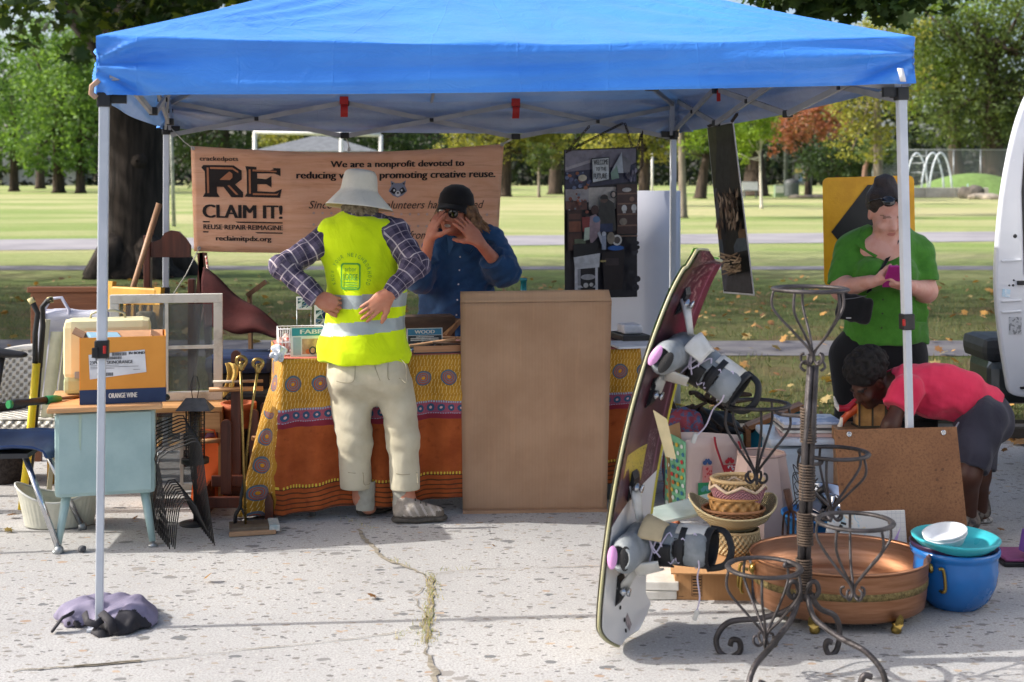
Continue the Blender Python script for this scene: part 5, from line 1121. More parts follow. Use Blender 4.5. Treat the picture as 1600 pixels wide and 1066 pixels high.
# ---------------------------------------------------------------- woman in green looking at her phone
def green_woman():
    b = V((1.73, 6.36, 0)); o = thing('person', 'person in a green short sleeved shirt looking down at a purple phone', 'person', b)
    q = lambda x, y, Y=6.36: P(x, y, Y)
    shR, elR, wrR = q(1328, 392), q(1316, 452, 6.26), q(1361, 440, 6.08); shL, elL, wrL = q(1434, 392), q(1446, 455, 6.28), q(1420, 447, 6.08)
    SK = skin_mat('#c6988a', '#a86c64', '#94705f'); HM = TRS(q(1384, 333, 6.25), (math.radians(27), math.radians(-3), math.radians(8)))
    s = SD(.04); s.cap(q(1381, 395), q(1384, 520), .13, .125, ax=(0, 1, 0), fl=.75); s.ell(q(1382, 395, 6.28), (.12, .075, .10)); s.cap(q(1381, 388), q(1384, 345, 6.3), .058, .048); headSD(s, HM, .98, jaw=1.0)
    s.chain([shR, elR, wrR], [.055, .048, .029]); s.chain([shL, elL, wrL], [.055, .048, .029])
    for x in (-.1, .1): s.chain([V((b.x + x, 6.38, .72)), V((b.x + x, 6.36, .4)), V((b.x + x, 6.4, .04)), V((b.x + x, 6.28, .04))], [.1, .065, .04, .036])
    handSD(s, wrR, (.88, -.25, .12), (.25, .2, .9), (.2, -.95, .3), curl=(.5, .7, .4), sc=.95, thumb=(.7, .3, .6)); handSD(s, wrL, (-.9, -.2, .1), (-.2, .2, .9), (-.2, -.95, .3), curl=(.5, .7, .4), sc=.95, thumb=(.7, .3, .6))
    s.build('body', SK, o, V((1.3, 5.85, -.02)), V((2.2, 6.75, 1.62)), .0052, mi=face_mi(HM, .98)); lids(HM, .98, o, '#4a3028')
    GR = cloth('#437c28', '#3a7022', vs=26, wr=.35, bs=300)
    s = SD(.04); s.cap(q(1348, 384), q(1414, 384), .074, .074, ax=(0, 1, 0), fl=.9); s.cap(q(1381, 405), q(1383, 470), .182, .182, ax=(0, 1, 0), fl=.74); s.cap(q(1383, 470), q(1384, 522), .182, .194, ax=(0, 1, 0), fl=.76)
    s.ell(q(1362, 428, 6.24), (.085, .08, .08)); s.ell(q(1405, 428, 6.24), (.085, .08, .08))
    cR, cL = q(1317, 446, 6.28), q(1446, 444, 6.29)
    for a, e, sx in ((shR, cR, -1), (shL, cL, 1)): s.cap(a, e, .074, .067); s.cut(e + V((sx * .02, 0, .008)), (sx * .12, -.3, -1), .085)
    s.cap(q(1383, 355, 6.2), q(1384, 397, 6.15), .085, .02, k=.01, op='s'); s.cap(q(1383, 378, 6.34), q(1385, 345, 6.3), .068, .075, k=.01, op='s'); s.box(q(1383, 575), (.4, .3, .12), None, .01, .006, 's')
    w1 = wrinkle(.008, 24, 41, (1, 1, .6)); w2 = wrinkle(.003, 60, 42); s.disp = lambda p: w1(p) + w2(p)
    sh = s.build('shirt', GR, o, V((1.25, 5.9, .6)), V((2.25, 6.8, 1.45)), .006)
    tr_s = bvh(sh); f = onto(tr_s, 6.16, .0025); mb = MB()
    for y in (402, 423, 446, 470, 492, 515): mb.disc(1386 - (y - 402) * .02, -y, 1.5, 0, f, 10)
    mb.build('button', mat('#1f3312', r=.4), sh, world=True); mb = MB()
    f6 = onto(tr_s, 6.16, .008)
    for pl in ([(1352, 372), (1358, 360), (1381, 396), (1372, 404), (1346, 384)], [(1416, 370), (1412, 358), (1387, 397), (1397, 404), (1424, 382)]): MB().poly([(x, -y) for x, y in pl], 0, f6).build('collar', GR, sh, world=True, solid=.005)
    s = SD(.05); s.cap(q(1383, 525), q(1384, 560), .182, .185, ax=(0, 1, 0), fl=.70); s.cut(q(1384, 520), (0, 0, 1), .2)
    for x in (-.1, .1): s.chain([V((b.x + x, 6.38, .7)), V((b.x + x, 6.36, .4)), V((b.x + x, 6.4, .1))], [.125, .09, .065])
    s.build('trousers', cloth('#15161a', '#0e0f12'), o, V((1.4, 6.1, .06)), V((2.1, 6.65, .95)), .009)
    for x in (-.1, .1): shoe(o, V((b.x + x, 6.44, 0)), (0, -1, 0), .25, top='#3a3836')
    HR = mat('#33261f', r=.5, c2='#1c1512', vs=30, st=(1, .3, 1), bump=.9, bs=150)
    s = SD(.02); R = HM.to_quaternion().to_matrix().to_4x4(); s.ell(HM @ V((0, .03, .05)), (.086, .098, .092), R); s.ell(HM @ V((.0, .06, .135)), (.05, .045, .032), R, k=.03); s.ell(HM @ V((0, -.075, -.03)), (.078, .085, .118), R, k=.012, op='s')
    w1 = wrinkle(.003, 90, 44, (1, .4, 1)); s.disp = w1; s.build('hair', HR, o, HM @ V((0, 0, 0)) - V((.2, .2, .2)), HM @ V((0, 0, 0)) + V((.2, .2, .25)), .0045)
    mb = MB()
    for sx in (-1, 1): mb.lathe([(.001, .006), (.022, .005), (.031, 0), (.031, -.006)], 18, sy=.8, M=HM @ TRS((sx * .035, -.079, .106), (math.radians(50), 0, math.radians(sx * 14)))); mb.tube([HM @ V((sx * .06, -.052, .108)), HM @ V((sx * .088, -.01, .075)), HM @ V((sx * .086, .02, .045))], .003, 6)
    mb.tube([HM @ V((-.012, -.075, .112)), HM @ V((.012, -.075, .112))], .003, 6); mb.build('sunglasses', mat('#0f0d0e', r=.15, coat=.5), o, world=True)
    # phone and shoulder bag: things they hold and wear
    c = q(1397, 432, 6.02); M_ = TRS(c, (math.radians(35), 0, 0)); ph = thing('phone', 'magenta cased phone held by the person in green', 'phone', c)
    MB().box((0, 0, 0), (.078, .010, .15), (math.radians(48), 0, 0), bev=.004).build('case', mat('#a02a7c', r=.4), ph); MB().box((0, .0062, .0), (.068, .001, .138), (math.radians(48), 0, 0)).build('screen', mat('#0e1014', r=.1), ph)
    bc = q(1335, 482, 6.10); bg = thing('shoulder_bag', 'small black shoulder bag worn across the green shirt', 'bag', bc)
    s = SD(.02); s.box(bc, (.078, .028, .062), TRS((0, 0, 0), (0, math.radians(12), math.radians(-10))), .025); s.disp = wrinkle(.004, 40, 3); BB = cloth('#16171a', '#0f1012', vs=12, bs=400)
    s.build('pouch', BB, bg, bc - V((.14, .1, .12)), bc + V((.14, .1, .12)), .005)
    pts = [q(1358, 456, 6.10)]
    for i in range(9):
        x, y = 1358 + 44 * i / 8, 452 - 76 * i / 8; h = tr_s.ray_cast(P(x, y, 5.6), (P(x, y, 6.6) - P(x, y, 5.6)).normalized()); pts.append(h[0] + V((0, -.012, 0)) if h[0] is not None else P(x, y, 6.24))
    mb = MB(); sdv = V((.85, 0, .5)) * .014; mb.sheet(lambda u, v: pts[min(int(round(u * (len(pts) - 1))), len(pts) - 1)] + sdv * (2 * v - 1), len(pts) - 1, 2)
    mb.build('strap', BB, bg, world=True, solid=.004); mb = MB(); mb.tube([q(1316, 468, 6.065), q(1335, 466, 6.06), q(1354, 462, 6.065)], .002, 5); mb.build('zip', mat('#6a6a6e', r=.4, me=.6), bg, world=True)
    mb = MB(); mb.rect(1322, -498, 1330, -496, 0, lambda x, y: P(x, -y, 6.062)); mb.build('tag', mat('#a9a9ab', r=.5), bg, world=True)
green_woman()
# ---------------------------------------------------------------- boy bending over the boxes
def boy():
    b = V((1.95, 5.9, 0)); o = thing('person', 'child with short black curls in a pink shirt bending over the boxes', 'person', b)
    q = lambda x, y, Y=5.9: P(x, y, Y)
    sh1, el1, wr1 = q(1415, 612, 5.80), q(1392, 664, 5.74), q(1368, 702, 5.76); sh2, el2, wr2 = q(1410, 612, 6.05), q(1380, 664, 6.12), q(1350, 690, 6.06)
    hp1, kn1, an1 = q(1535, 655, 5.83), q(1513, 742, 5.76), q(1514, 815, 5.86); hp2, kn2, an2 = q(1538, 655, 6.0), q(1528, 742, 5.97), q(1532, 812, 6.06)
    SK = skin_mat('#4a2e22', '#5a302a', '#140e0c'); SC_ = .86
    HM = TRS(q(1357, 598, 5.92), (0, 0, math.radians(-62))) @ TRS((0, 0, 0), (math.radians(38), 0, 0))
    s = SD(.035); s.chain([q(1412, 605, 5.92), q(1480, 615, 5.92), q(1532, 640, 5.92)], [.085, .085, .085]); s.cap(q(1408, 602, 5.92), q(1372, 600, 5.93), .042, .042); headSD(s, HM, SC_)
    s.chain([sh1, el1, wr1], [.038, .032, .022]); s.chain([sh2, el2, wr2], [.038, .032, .022])
    for h_, k_, a_ in ((hp1, kn1, an1), (hp2, kn2, an2)): s.chain([h_, k_, a_, V((a_.x - .05, a_.y, .035))], [.07, .05, .03, .03])
    handSD(s, wr1, (-.6, .1, -.75), (-.6, .5, .4), (-.3, .8, .3), curl=(.4, .6, .4), sc=.78); handSD(s, wr2, (-.6, -.1, -.75), (-.6, -.5, .4), (-.3, -.8, .3), curl=(.4, .6, .4), sc=.78)
    s.build('body', SK, o, V((1.3, 5.5, -.02)), V((2.35, 6.35, 1.0)), .005, mi=face_mi(HM, SC_)); lids(HM, SC_, o)
    s = SD(.02); R = HM.to_quaternion().to_matrix().to_4x4(); s.ell(HM @ V((0, .03, .06)), (.085, .105, .085), R); s.ell(HM @ V((0, -.075, -.04)), (.06, .07, .085), R, k=.012, op='s')
    for sx in (-1, 1): s.ell(HM @ V((sx * .075, .005, -.012)), (.03, .03, .035), R, k=.008, op='s')
    r = np.random.default_rng(6)
    for i in range(420):
        u = V(r.normal(size=3)); u.normalize()
        if u.z < -.25 or (u.y < -.72 and u.z < .35): continue
        s.ell(HM @ V((u.x * .085, .03 + u.y * .105, .06 + u.z * .086)), (.011, .011, .011), k=.006)
    s.build('hair', mat('#171210', r=.75, c2='#0b0908', vs=60, bump=1, bs=220), o, HM @ V((0, 0, 0)) - V((.2, .2, .2)), HM @ V((0, 0, 0)) + V((.2, .2, .22)), .0045)
    PK = cloth('#e23c5c', '#d03050', vs=6, wr=.5, bs=600)
    s = SD(.05); s.chain([q(1418, 606, 5.92), q(1455, 609, 5.92), q(1500, 617, 5.92), q(1536, 637, 5.92)], [.108, .109, .107, .102]); s.cap(sh1, sh1.lerp(el1, .42), .068, .064); s.cap(sh2, sh2.lerp(el2, .42), .068, .064)
    s.cap(q(1400, 600, 5.92), q(1365, 598, 5.93), .055, .06, k=.01, op='s'); 
    for a, e in ((sh1, el1), (sh2, el2)): s.cut(a.lerp(e, .5), e - a, .1)
    s.cut(q(1551, 640, 5.92), q(1551, 640, 5.92) - q(1470, 590, 5.92), .2)
    w1 = wrinkle(.010, 26, 51, (.7, 1, 1)); w2 = wrinkle(.004, 60, 52); s.disp = lambda p: w1(p) + w2(p); s.build('shirt', PK, o, V((1.3, 5.5, .2)), V((2.35, 6.35, 1.0)), .0055)
    s = SD(.05); s.cap(q(1520, 642, 5.92), q(1543, 654, 5.92), .106, .114); 
    for h_, k_ in ((hp1, kn1), (hp2, kn2)): s.cap(h_, h_.lerp(k_, .92), .096, .072); s.cut(h_.lerp(k_, .88), k_ - h_, .13)
    s.cut(q(1506, 628, 5.92), q(1470, 600, 5.92) - q(1520, 632, 5.92), .2); w1 = wrinkle(.008, 26, 61); s.disp = w1; s.build('shorts', cloth('#3a3a46', '#2e2e39', vs=6, wr=.4), o, V((1.7, 5.5, .1)), V((2.4, 6.35, .9)), .006)
    mb = MB(); mb.tube([q(1498, 660, 5.79), q(1493, 668, 5.78), q(1490, 678, 5.78)], .004, 6); mb.build('drawstring', mat('#8a8a92', r=.8), o, world=True)
    for a_ in (an1, an2): shoe(o, V((a_.x + .05, a_.y, 0)), (-1, -.1, 0), .2, W=.07, top='#2b2b30', sole='#c9c7c2', up=.09)
boy()
# ================================================================ TABLE
TR = math.radians(13.5); TX, TY = V((math.cos(TR), math.sin(TR), 0)), V((-math.sin(TR), math.cos(TR), 0)); TZ = .728
TA = V((-1.035, 6.07, 0)); TLEN, TDEP = 1.70, .74
def tp(a, b, z=TZ): return TA + TX * a + TY * b + V((0, 0, z))
tt = thing('folding_table', 'folding table hidden under the patterned cloth', 'table', tp(TLEN / 2, TDEP / 2, 0), TR)
MB().box((0, 0, TZ - .02), (TLEN - .02, TDEP - .02, .03), bev=.006).build('tabletop', mat('#c9c7c2', r=.5), tt)
for sx in (-1, 1):
    for sy in (-1, 1): mb = MB(); mb.tube([(sx * (TLEN / 2 - .14), sy * .3, 0), (sx * (TLEN / 2 - .14), sy * .3, TZ - .03)], .014, 8); mb.build('leg', STEEL, tt)
def cloth_mat():
    t = MT('patterned_quilt'); uvn = t.N('ShaderNodeUVMap').outputs[0]
    nz = t.N('ShaderNodeTexNoise'); nz.inputs['Scale'].default_value = 9; t.L(uvn, nz.inputs['Vector']); sc = t.N('ShaderNodeVectorMath'); sc.operation = 'SCALE'; sc.inputs[3].default_value = .026; t.L(nz.outputs['Color'], sc.inputs[0])
    ad = t.N('ShaderNodeVectorMath'); t.L(uvn, ad.inputs[0]); t.L(sc.outputs[0], ad.inputs[1]); u, v, _ = t.xyz(ad.outputs[0])
    wear = t.noise(uvn, 6, 5, .65); fine = t.noise(uvn, 160, 2, .6)
    yel = t.mix(wear.ss(.35, .65), '#b9882c', '#9c7020'); wl = ((u * 62.0 + (v * 30.0).floor() * .5 + v * 14.0).fract() < .11) * (fine > .38); yel = t.mix(wl * .75, yel, '#e9d79a'); rl = ((v * 34.0).fract() < .22) * (fine > .5); yel = t.mix(rl * .4, yel, '#8f5a10')
    # spirals: every second pair
    cu = ((u * 8.4).fract() - .5) / 8.4; cv = ((v + .0) - .125); cv2 = (((v * 8.4 + .45).fract()) - .5) / 8.4; row = (v > .25) ; cvm = cv * (row * -1.0 + 1.0) + cv2 * row
    d = (cu * cu + cvm * cvm).sqrt(); an = cvm.atan2(cu); sp = ((d * 105.0 + an * .159).fract()); ins = d < .037
    sw = t.mix(sp > .5, '#a04a38', '#55707e'); sw = t.mix((d > .031) * 1.0, sw, '#3c5a74'); sw = t.mix(d < .008, sw, '#c98a1c'); yel = t.mix(ins * .92, yel, sw)
    bu = ((u * 21.0).fract() - .5) / 21.0; bv = v - .27; bd = (bu * bu + bv * bv).sqrt(); bor = t.mix((wear * .5 + fine * .5).ss(.4, .6), '#a0525e', '#7f4460'); bor = t.mix((bd < .017 ) * 1.0, bor, '#32506c'); bor = t.mix(bd < .006, bor, '#c9a0a0'); bor = t.mix(((bv.abs() > .024) * ((u * 90.0).fract() < .6)), bor, '#8fa3b4')
    ora = t.mix(wear.ss(.3, .7), '#a8562a', '#8a401c'); ora = t.mix(((u * 1.6 + .2).fract() < .06), ora, '#d07a30'); ora = t.mix(t.noise(uvn, 22, 4).ss(.55, .75) * .6, ora, '#6f2f18')
    stv = ((v * 46.0).fract() < .28) * (v > .575); ora = t.mix(stv * .85, ora, '#45301c'); ora = t.mix(((v - .583).abs() < .006) * ((u * 70.0).fract() < .5), ora, '#c9b040')
    c = t.mix(v > .237, yel, bor); c = t.mix(v > .297, c, '#7d2836'); c = t.mix(v > .322, c, ora); side = u < 0.0; c = t.mix(side, c, yel); c = t.mix((v < .0), c, '#b86a5c'); t.color(c); t.set(r=.9, spec=.15, sheen=.2)
    t.bump(fine * .25 + t.noise(uvn, 26, 3) * .5 + ((v * 110.0).sin()) * .15, .6, .006); return t.m
cl = thing('tablecloth', 'yellow and orange quilted cloth with spirals draped over the table', 'tablecloth', tp(TLEN / 2, 0, 0))
mb = MB(); per = [(0, TDEP), (0, 0), (TLEN, 0), (TLEN, TDEP)]; seg = [TDEP, TLEN, TDEP]; tot = sum(seg)
def clf(u, v):
    s = u * tot; d = v * .69
    k = 0 if s < seg[0] else (1 if s < seg[0] + seg[1] else 2); s0 = s - sum(seg[:k]); f = s0 / seg[k]
    a, b = (V((*per[k], 0)).lerp(V((*per[k + 1], 0)), f))[:2]
    out = [V((-1, 0, 0)), V((0, -1, 0)), V((1, 0, 0))][k]; dc = abs(s - seg[0])
    e = math.exp(-((s - seg[0] + .13) / .10) ** 2) if k == 0 else math.exp(-((dc + .13) / .10) ** 2) * math.exp(-(dc / .035) ** 2); o2 = (out * (1 - .5 * e) + (V((-.85, -.5, 0)) * e)); fl_ = d * (.03 + .15 * e) + .012 * math.sin(s * 21 + d * 2) * min(1, d * 5) + .009 * math.sin(s * 43 + 1) * min(1, d * 4)
    if k == 1: fl_ += d * .02 * math.sin(s * 6)
    p = TA + TX * (a + o2.x * (fl_ + .006)) + TY * (b + o2.y * (fl_ + .006)) + V((0, 0, TZ + .004 - d))
    p.z = max(p.z + (.05 * (s - seg[0]) * v if k == 1 else 0) * .6 - .03 * e * v + .01 * math.sin(s * 14) * v, .008); return p
mb.sheet(clf, 150, 36, uv=lambda u, v: (u * tot - seg[0], v * .69)); mb.sheet(lambda u, v: tp(TLEN * u, TDEP * v, TZ + .004), 4, 4, uv=lambda u, v: (.1 + u * .1, -.1)); mb.build('cloth', cloth_mat(), cl, world=True, solid=.003)
mb = MB(); 
def on(px, b, z=TZ + .006):
    """point on the table top under photograph column px, b metres behind the front edge"""
    a = 0
    for _ in range(30):
        p = tp(a, b, z); a += ((px - 800) / F * p.y - p.x) / TX.x
    return tp(a, b, z)
# white wire basket with the FABRIC sign
c = on(470, .14); bk = thing('wire_basket', 'white wire basket of fabric scraps on the left end of the table', 'basket', c, TR)
mb = MB(); w, dpt, hh = .21, .12, .125
for z in (.01, .065, hh): mb.tube([(-w / 2, -dpt / 2, z), (w / 2, -dpt / 2, z), (w / 2, dpt / 2, z), (-w / 2, dpt / 2, z)], .0028, 6, closed=True)
for i in range(14): x = -w / 2 + w * i / 13; mb.tube([(x, -dpt / 2, hh), (x, -dpt / 2, .01), (x, dpt / 2, .01), (x, dpt / 2, hh)], .0018, 5)
for i in range(7): y = -dpt / 2 + dpt * i / 6; mb.tube([(-w / 2, y, hh), (-w / 2, y, .01), (w / 2, y, .01), (w / 2, y, hh)], .0018, 5)
mb.build('wires', mat('#dcdcdc', r=.4), bk)
for i, (cc, c2) in enumerate((('#b8433c', '#e2d8cc'), ('#2f4f80', '#c9c2b8'), ('#c98a9a', '#8a4c60'), ('#d8d8d8', '#8a9ab0'))):
    I = Matrix.Translation(c); o_ = c + V((-.07 + .045 * i, -.01 + .02 * (i % 2), .05)); s = SD(.02); s.ell(o_, (.04, .045, .04)); s.disp = wrinkle(.012, 70, i); vs, fs = s.mesh(o_ - V((.08, .08, .08)), o_ + V((.08, .08, .08)), .006); tag(mesh_np('fabric_scrap', vs, fs, mat(cc, c2=c2, vs=60, r=.9), loc=o_, world=True), ['red and white', 'navy', 'dusty pink', 'pale blue grey'][i] + ' crumpled scrap inside the white wire basket', 'fabric scrap', 'scraps in the wire basket')
rag = on(433, -.01); s = SD(.02); s.ell(rag + V((0, 0, .03)), (.03, .03, .035)); s.disp = wrinkle(.014, 80, 9); vs, fs = s.mesh(rag - V((.07, .07, .02)), rag + V((.07, .07, .1)), .005); tag(mesh_np('rag', vs, fs, mat('#dfe3ea', r=.9, c2='#a9b4c4', vs=40), loc=rag, world=True), 'crumpled white rag at the front left corner of the table', 'rag')
def sign_card(px0, px1, yt, yb, b, label, title, tw, body, hdr='#2f8f9c'):
    A = on(px0, b); B_ = on(px1, b); w = (B_ - A).length; k = F / A.y; h = (yb - yt) / k; lean = .12
    o = thing('sign_card', label, 'sign', A.lerp(B_, .5)); ux = (B_ - A).normalized(); uy = (V((0, 0, 1)) + TY * lean).normalized(); nrm = ux.cross(uy); nrm = nrm if nrm.y < 0 else -nrm
    f = lambda lv: (lambda x, y: A + ux * (x * w) + uy * (y * h) + nrm * (.002 + lv * .0006))
    m0 = MB(); m0.add([f(0)(0, 0), f(0)(1, 0), f(0)(1, 1), f(0)(0, 1)] + [f(-4)(0, 0), f(-4)(1, 0), f(-4)(1, 1), f(-4)(0, 1)], [(0, 1, 2, 3), (7, 6, 5, 4), (0, 4, 5, 1), (1, 5, 6, 2), (2, 6, 7, 3), (3, 7, 4, 0)]); m0.build('card', mat('#d9dcdc', r=.4), o, world=True)
    m1 = MB(); m1.rect(.03, .70, .97, .97, 0, f(1)); m1.text(title, .5, .765, .2, 1, f(2), width=tw, hgt=.15, bold=.05); body(m1, f); m1.build('print', [mat(hdr, r=.4), WHITE, mat('#c9a486', r=.5, c2='#9a7a5e', vs=30), mat('#3d4a52', r=.5, c2='#20262c', vs=60), mat('#9ab0b8', r=.5), mat('#c06a3a', r=.5), mat('#7a5c40', r=.5)], o, world=True); return o
def fb(m, f):
    m.rect(.22, .08, .95, .60, 2, f(1)); m.rect(.05, .05, .2, .66, 4, f(1)); r = random.Random(2)
    for i in range(9): m.disc(.3 + r.random() * .6, .14 + r.random() * .36, .05, 5 if i % 2 else 2, f(2 + .2 * i), ry=.09)
    m.disc(.42, .2, .07, 3, f(5), ry=.14); m.disc(.42, .2, .045, 2, f(6), ry=.09)
def wd(m, f):
    m.rect(.03, .03, .97, .68, 3, f(1)); r = random.Random(5)
    for i in range(40): x, y, L = .2 + r.random() * .66, .1 + r.random() * .5, .03 + .1 * r.random(); a = r.uniform(-.6, .9); dx, dy = L * math.cos(a), L * math.sin(a); m.poly([(x, y), (x + dx, y + dy), (x + dx - .01, y + dy + .03), (x - .01, y + .03)], r.choice([1, 2, 4, 6]), f(1.4 + .05 * i))
    for y, a, b in ((.6, .25, .75), (.53, .1, .88), (.46, .1, .9)): m.rect(a, y, b, y + .04, 1, f(4))
    for sx in (.12,): m.disc(sx, .25, .09, 4, f(5), ry=.1); m.disc(sx, .25, .06, 3, f(6), ry=.07)
sign_card(454, 536, 514, 560, .055, 'FABRIC sign card with a teal header leaning on the wire basket', 'FABRIC', .62, fb)
sign_card(636, 692, 508, 544, .12, 'WOOD sign card with a blue header standing beside the cardboard sheet', 'WOOD', .55, wd, '#2f7fa8')
# mosaic panels
def mosaic(px0, px1, y0, y1, b, label, heart, seed):
    A = on(px0, b); k = F / A.y; Y = A.y; o = thing('mosaic_panel', label, 'mosaic', V((A.x, A.y, TZ + .006))); r = random.Random(seed)
    x0, x1, z0, z1 = P(px0, 0, Y).x, P(px1, 0, Y).x, P(0, y1, Y).z, P(0, y0, Y).z; fr = .006
    MB().box(((x0 + x1) / 2, Y + .006, (z0 + z1) / 2), (x1 - x0, .012, z1 - z0), bev=.002).build('panel', mat('#d3d7d8', r=.5), o, world=True)
    mb = MB(); n = 5 if heart else 3; W_, H_ = x1 - x0, z1 - z0; gx = [[(r.uniform(-.32, .32) if 0 < i < n else 0, r.uniform(-.32, .32) if 0 < j < n else 0) for j in range(n + 1)] for i in range(n + 1)]
    cell = lambda i, j: (x0 + fr + (W_ - 2 * fr) * (i + gx[i][j][0]) / n, z0 + fr + (H_ - 2 * fr) * (j + gx[i][j][1]) / n)
    for i in range(n):
        for j in range(n):
            q = [cell(i, j), cell(i + 1, j), cell(i + 1, j + 1), cell(i, j + 1)]; cx_, cz_ = sum(p[0] for p in q) / 4, sum(p[1] for p in q) / 4
            for tri in ((0, 1, 2), (0, 2, 3)):
                tc = [(q[t_][0] * .86 + (sum(q[s_][0] for s_ in tri) / 3) * .14, q[t_][1] * .86 + (sum(q[s_][1] for s_ in tri) / 3) * .14) for t_ in tri]; mb.add([(x_, Y - .0015, z_) for x_, z_ in tc], [(0, 1, 2)], r.choice([0, 1, 2, 3, 3]))
    if heart:
        hp = [(16 * math.sin(t_) ** 3, 13 * math.cos(t_) - 5 * math.cos(2 * t_) - 2 * math.cos(3 * t_) - math.cos(4 * t_)) for t_ in [i * .2618 for i in range(24)]]; mb.prism([((x0 + x1) / 2 + a * W_ * .017, (z0 + z1) / 2 + b_ * H_ * .019) for a, b_ in hp], Y - .006, Y - .001, 4)
    mb.build('tesserae', [mat('#3c6488', r=.25), mat('#8fb0c0', r=.25), mat('#2f5a5a', r=.25), mat('#c9d6da', r=.25), mat('#141a4a', r=.2)], o, world=True)
    mb = MB(); mb.tube([(x0 + .002, Y + .006, z0), (x0 + .002, Y + .006, TZ + .006)], .002, 5); mb.tube([(x1 - .004, Y + .006, z0), (x1 - .004, Y + .006, TZ + .006)], .002, 5); mb.build('stand', STEEL, o, world=True)
mosaic(491, 546, 477, 513, .30, 'blue mosaic panel with a dark heart standing behind the FABRIC sign', True, 3); mosaic(463, 487, 464, 484, .32, 'small square blue mosaic tile on a wire stand left of the heart mosaic', False, 6)
# wood scraps and tray by the WOOD sign
c = on(688, .10); tr0 = thing('tray', 'flat wooden tray of offcuts in front of the WOOD sign', 'tray', c, TR)
MB().box((0, 0, .008), (.28, .16, .012), bev=.003).build('base', mat('#51637a', r=.5), tr0); mb = MB()
for y in (-.08, .08): mb.box((0, y, .022), (.28, .012, .03), bev=.002)
mb.build('rim', wood('#b98a66', '#9a6a48', 0), tr0)
for i, (dx, dy, dz, rz, L, lab) in enumerate(((-.04, -.02, .045, .25, .22, 'pale long wood strip lying across the tray'), (.05, .02, .06, -.3, .18, 'short wood strip on top of the tray'), (.03, -.05, .04, .1, .15, 'narrow dark wood strip at the tray front'))):
    cc = c + TX * dx + TY * dy + V((0, 0, dz)); mb = MB(); mb.box((0, 0, 0), (L, .026, .010), (.1, -.12 + .1 * i, rz), bev=.002); tag(mb.build('wood_strip', wood(*(('#c9a17c', '#a87c58') if i < 2 else ('#6e5442', '#4a382c')), 0), loc=cc), lab, 'wood strip', 'wood offcuts on the table')
for i, (px, y0, px1, y1, b, lab) in enumerate(((694, 520, 716, 500, .24, 'light wood block tilted up beside the cardboard sheet'), (650, 514, 676, 502, .30, 'dark wood offcut behind the WOOD sign'))):
    a = on(px, b); A_, B_ = P(px, y0 + 6, a.y), P(px1, y1, a.y + .05); mb = MB(); mb.bar(A_ - V((0, 0, .0)), B_, .05, .022); tag(mb.build('wood_block', wood('#a9825c' if i == 0 else '#6d5440', '#8a6444' if i == 0 else '#4f3a2c'), world=True, loc=A_), lab, 'wood block', 'wood offcuts on the table')
a = on(660, .31); mb = MB(); mb.box((0, 0, .075), (.3, .12, .15), (0, 0, TR), bev=.004); tag(mb.build('wooden_box', wood('#5a4636', '#43342a', 0), loc=a), 'low dark wooden box behind the WOOD sign', 'box')
c = on(984, .30); MBt = MB(); MBt.box((0, 0, .02), (.14, .22, .036), (0, 0, TR), bev=.004); tag(MBt.build('black_tray', mat('#1c1d20', r=.4), loc=c), 'black tray at the right end of the table', 'tray')
MBt = MB(); MBt.box((0, 0, .062), (.10, .12, .045), (0, 0, TR), bev=.012); tag(MBt.build('folded_cloth', mat('#d6d8de', r=.8, bump=.3), loc=c), 'folded white cloth in the black tray', 'cloth')
c = on(990, .10); MBt = MB(); MBt.box((0, 0, .006), (.24, .26, .010), (0, 0, TR), bev=.002); tag(MBt.build('white_board', mat('#d9dbe0', r=.4), loc=c), 'flat white board on the right front corner of the table', 'board')
c = on(818, .42); mb = MB(); mb.lathe([(.036, 0), (.038, .02), (.038, .20), (.016, .25), (.015, .30), (.018, .30), (.018, .315)], 16, close=True); tag(mb.build('bottle', mat('#1f7f8a', r=.25), loc=c), 'slim teal bottle showing above the cardboard sheet', 'bottle')
# big cardboard sheet leaning on the table
def cardboard(c1='#ab8b70', c2='#9c7c62'):
    t = MT('cardboard'); co = t.coord('Object'); x, y, z = t.xyz(co); c = t.mix(t.noise(co, 4, 5).ss(.3, .7), c1, c2); fl = ((x * 420.0).sin() * .5 + .5); c = t.mix(fl * .05, c, '#7d5a40'); c = t.mix(t.noise(t.coord('Object', (9, 9, .6)), 6, 4).ss(.5, .75) * .18, c, '#c09674'); t.color(c); t.set(r=.85, spec=.2); t.bump(fl * .12 + t.noise(co, 30, 3) * .3, .25, .004); return t.m
CB = cardboard(); q4 = [P(719, 456, 6.26), P(956, 453, 6.30), P(948, 798, 6.27), P(723, 800, 6.23)]
b0 = q4[3].lerp(q4[2], .5); cbx = thing('cardboard_sheet', 'tall flattened cardboard box leaning against the table front', 'cardboard box', V((b0.x, b0.y, 0)))
def cbf(u, v): return q4[0].lerp(q4[1], u).lerp(q4[3].lerp(q4[2], u), v) + V((0, -.010 * math.sin(math.pi * u) * math.sin(math.pi * v) - .012 * (1 - min(1, abs(v - .055) / .02)) * (v > .02), .0))
mb = MB(); mb.sheet(lambda u, v: cbf(u, .052 + v * .948), 24, 40); mb.sheet(lambda u, v: cbf(u, .052 + v * .948) + V((0, .05, 0)), 4, 8); mb.build('panel', CB, cbx, world=True, solid=.006)
mb = MB(); mb.sheet(lambda u, v: cbf(u * (1 - .02 * (1 - v)), v * .05 + .0 * math.sin(u * 20)) + V((0, .010 * (1 - v) + .002 * math.sin(u * 17), 0)), 24, 4); mb.build('flap', cardboard('#b39478', '#a48468'), cbx, world=True, solid=.005)
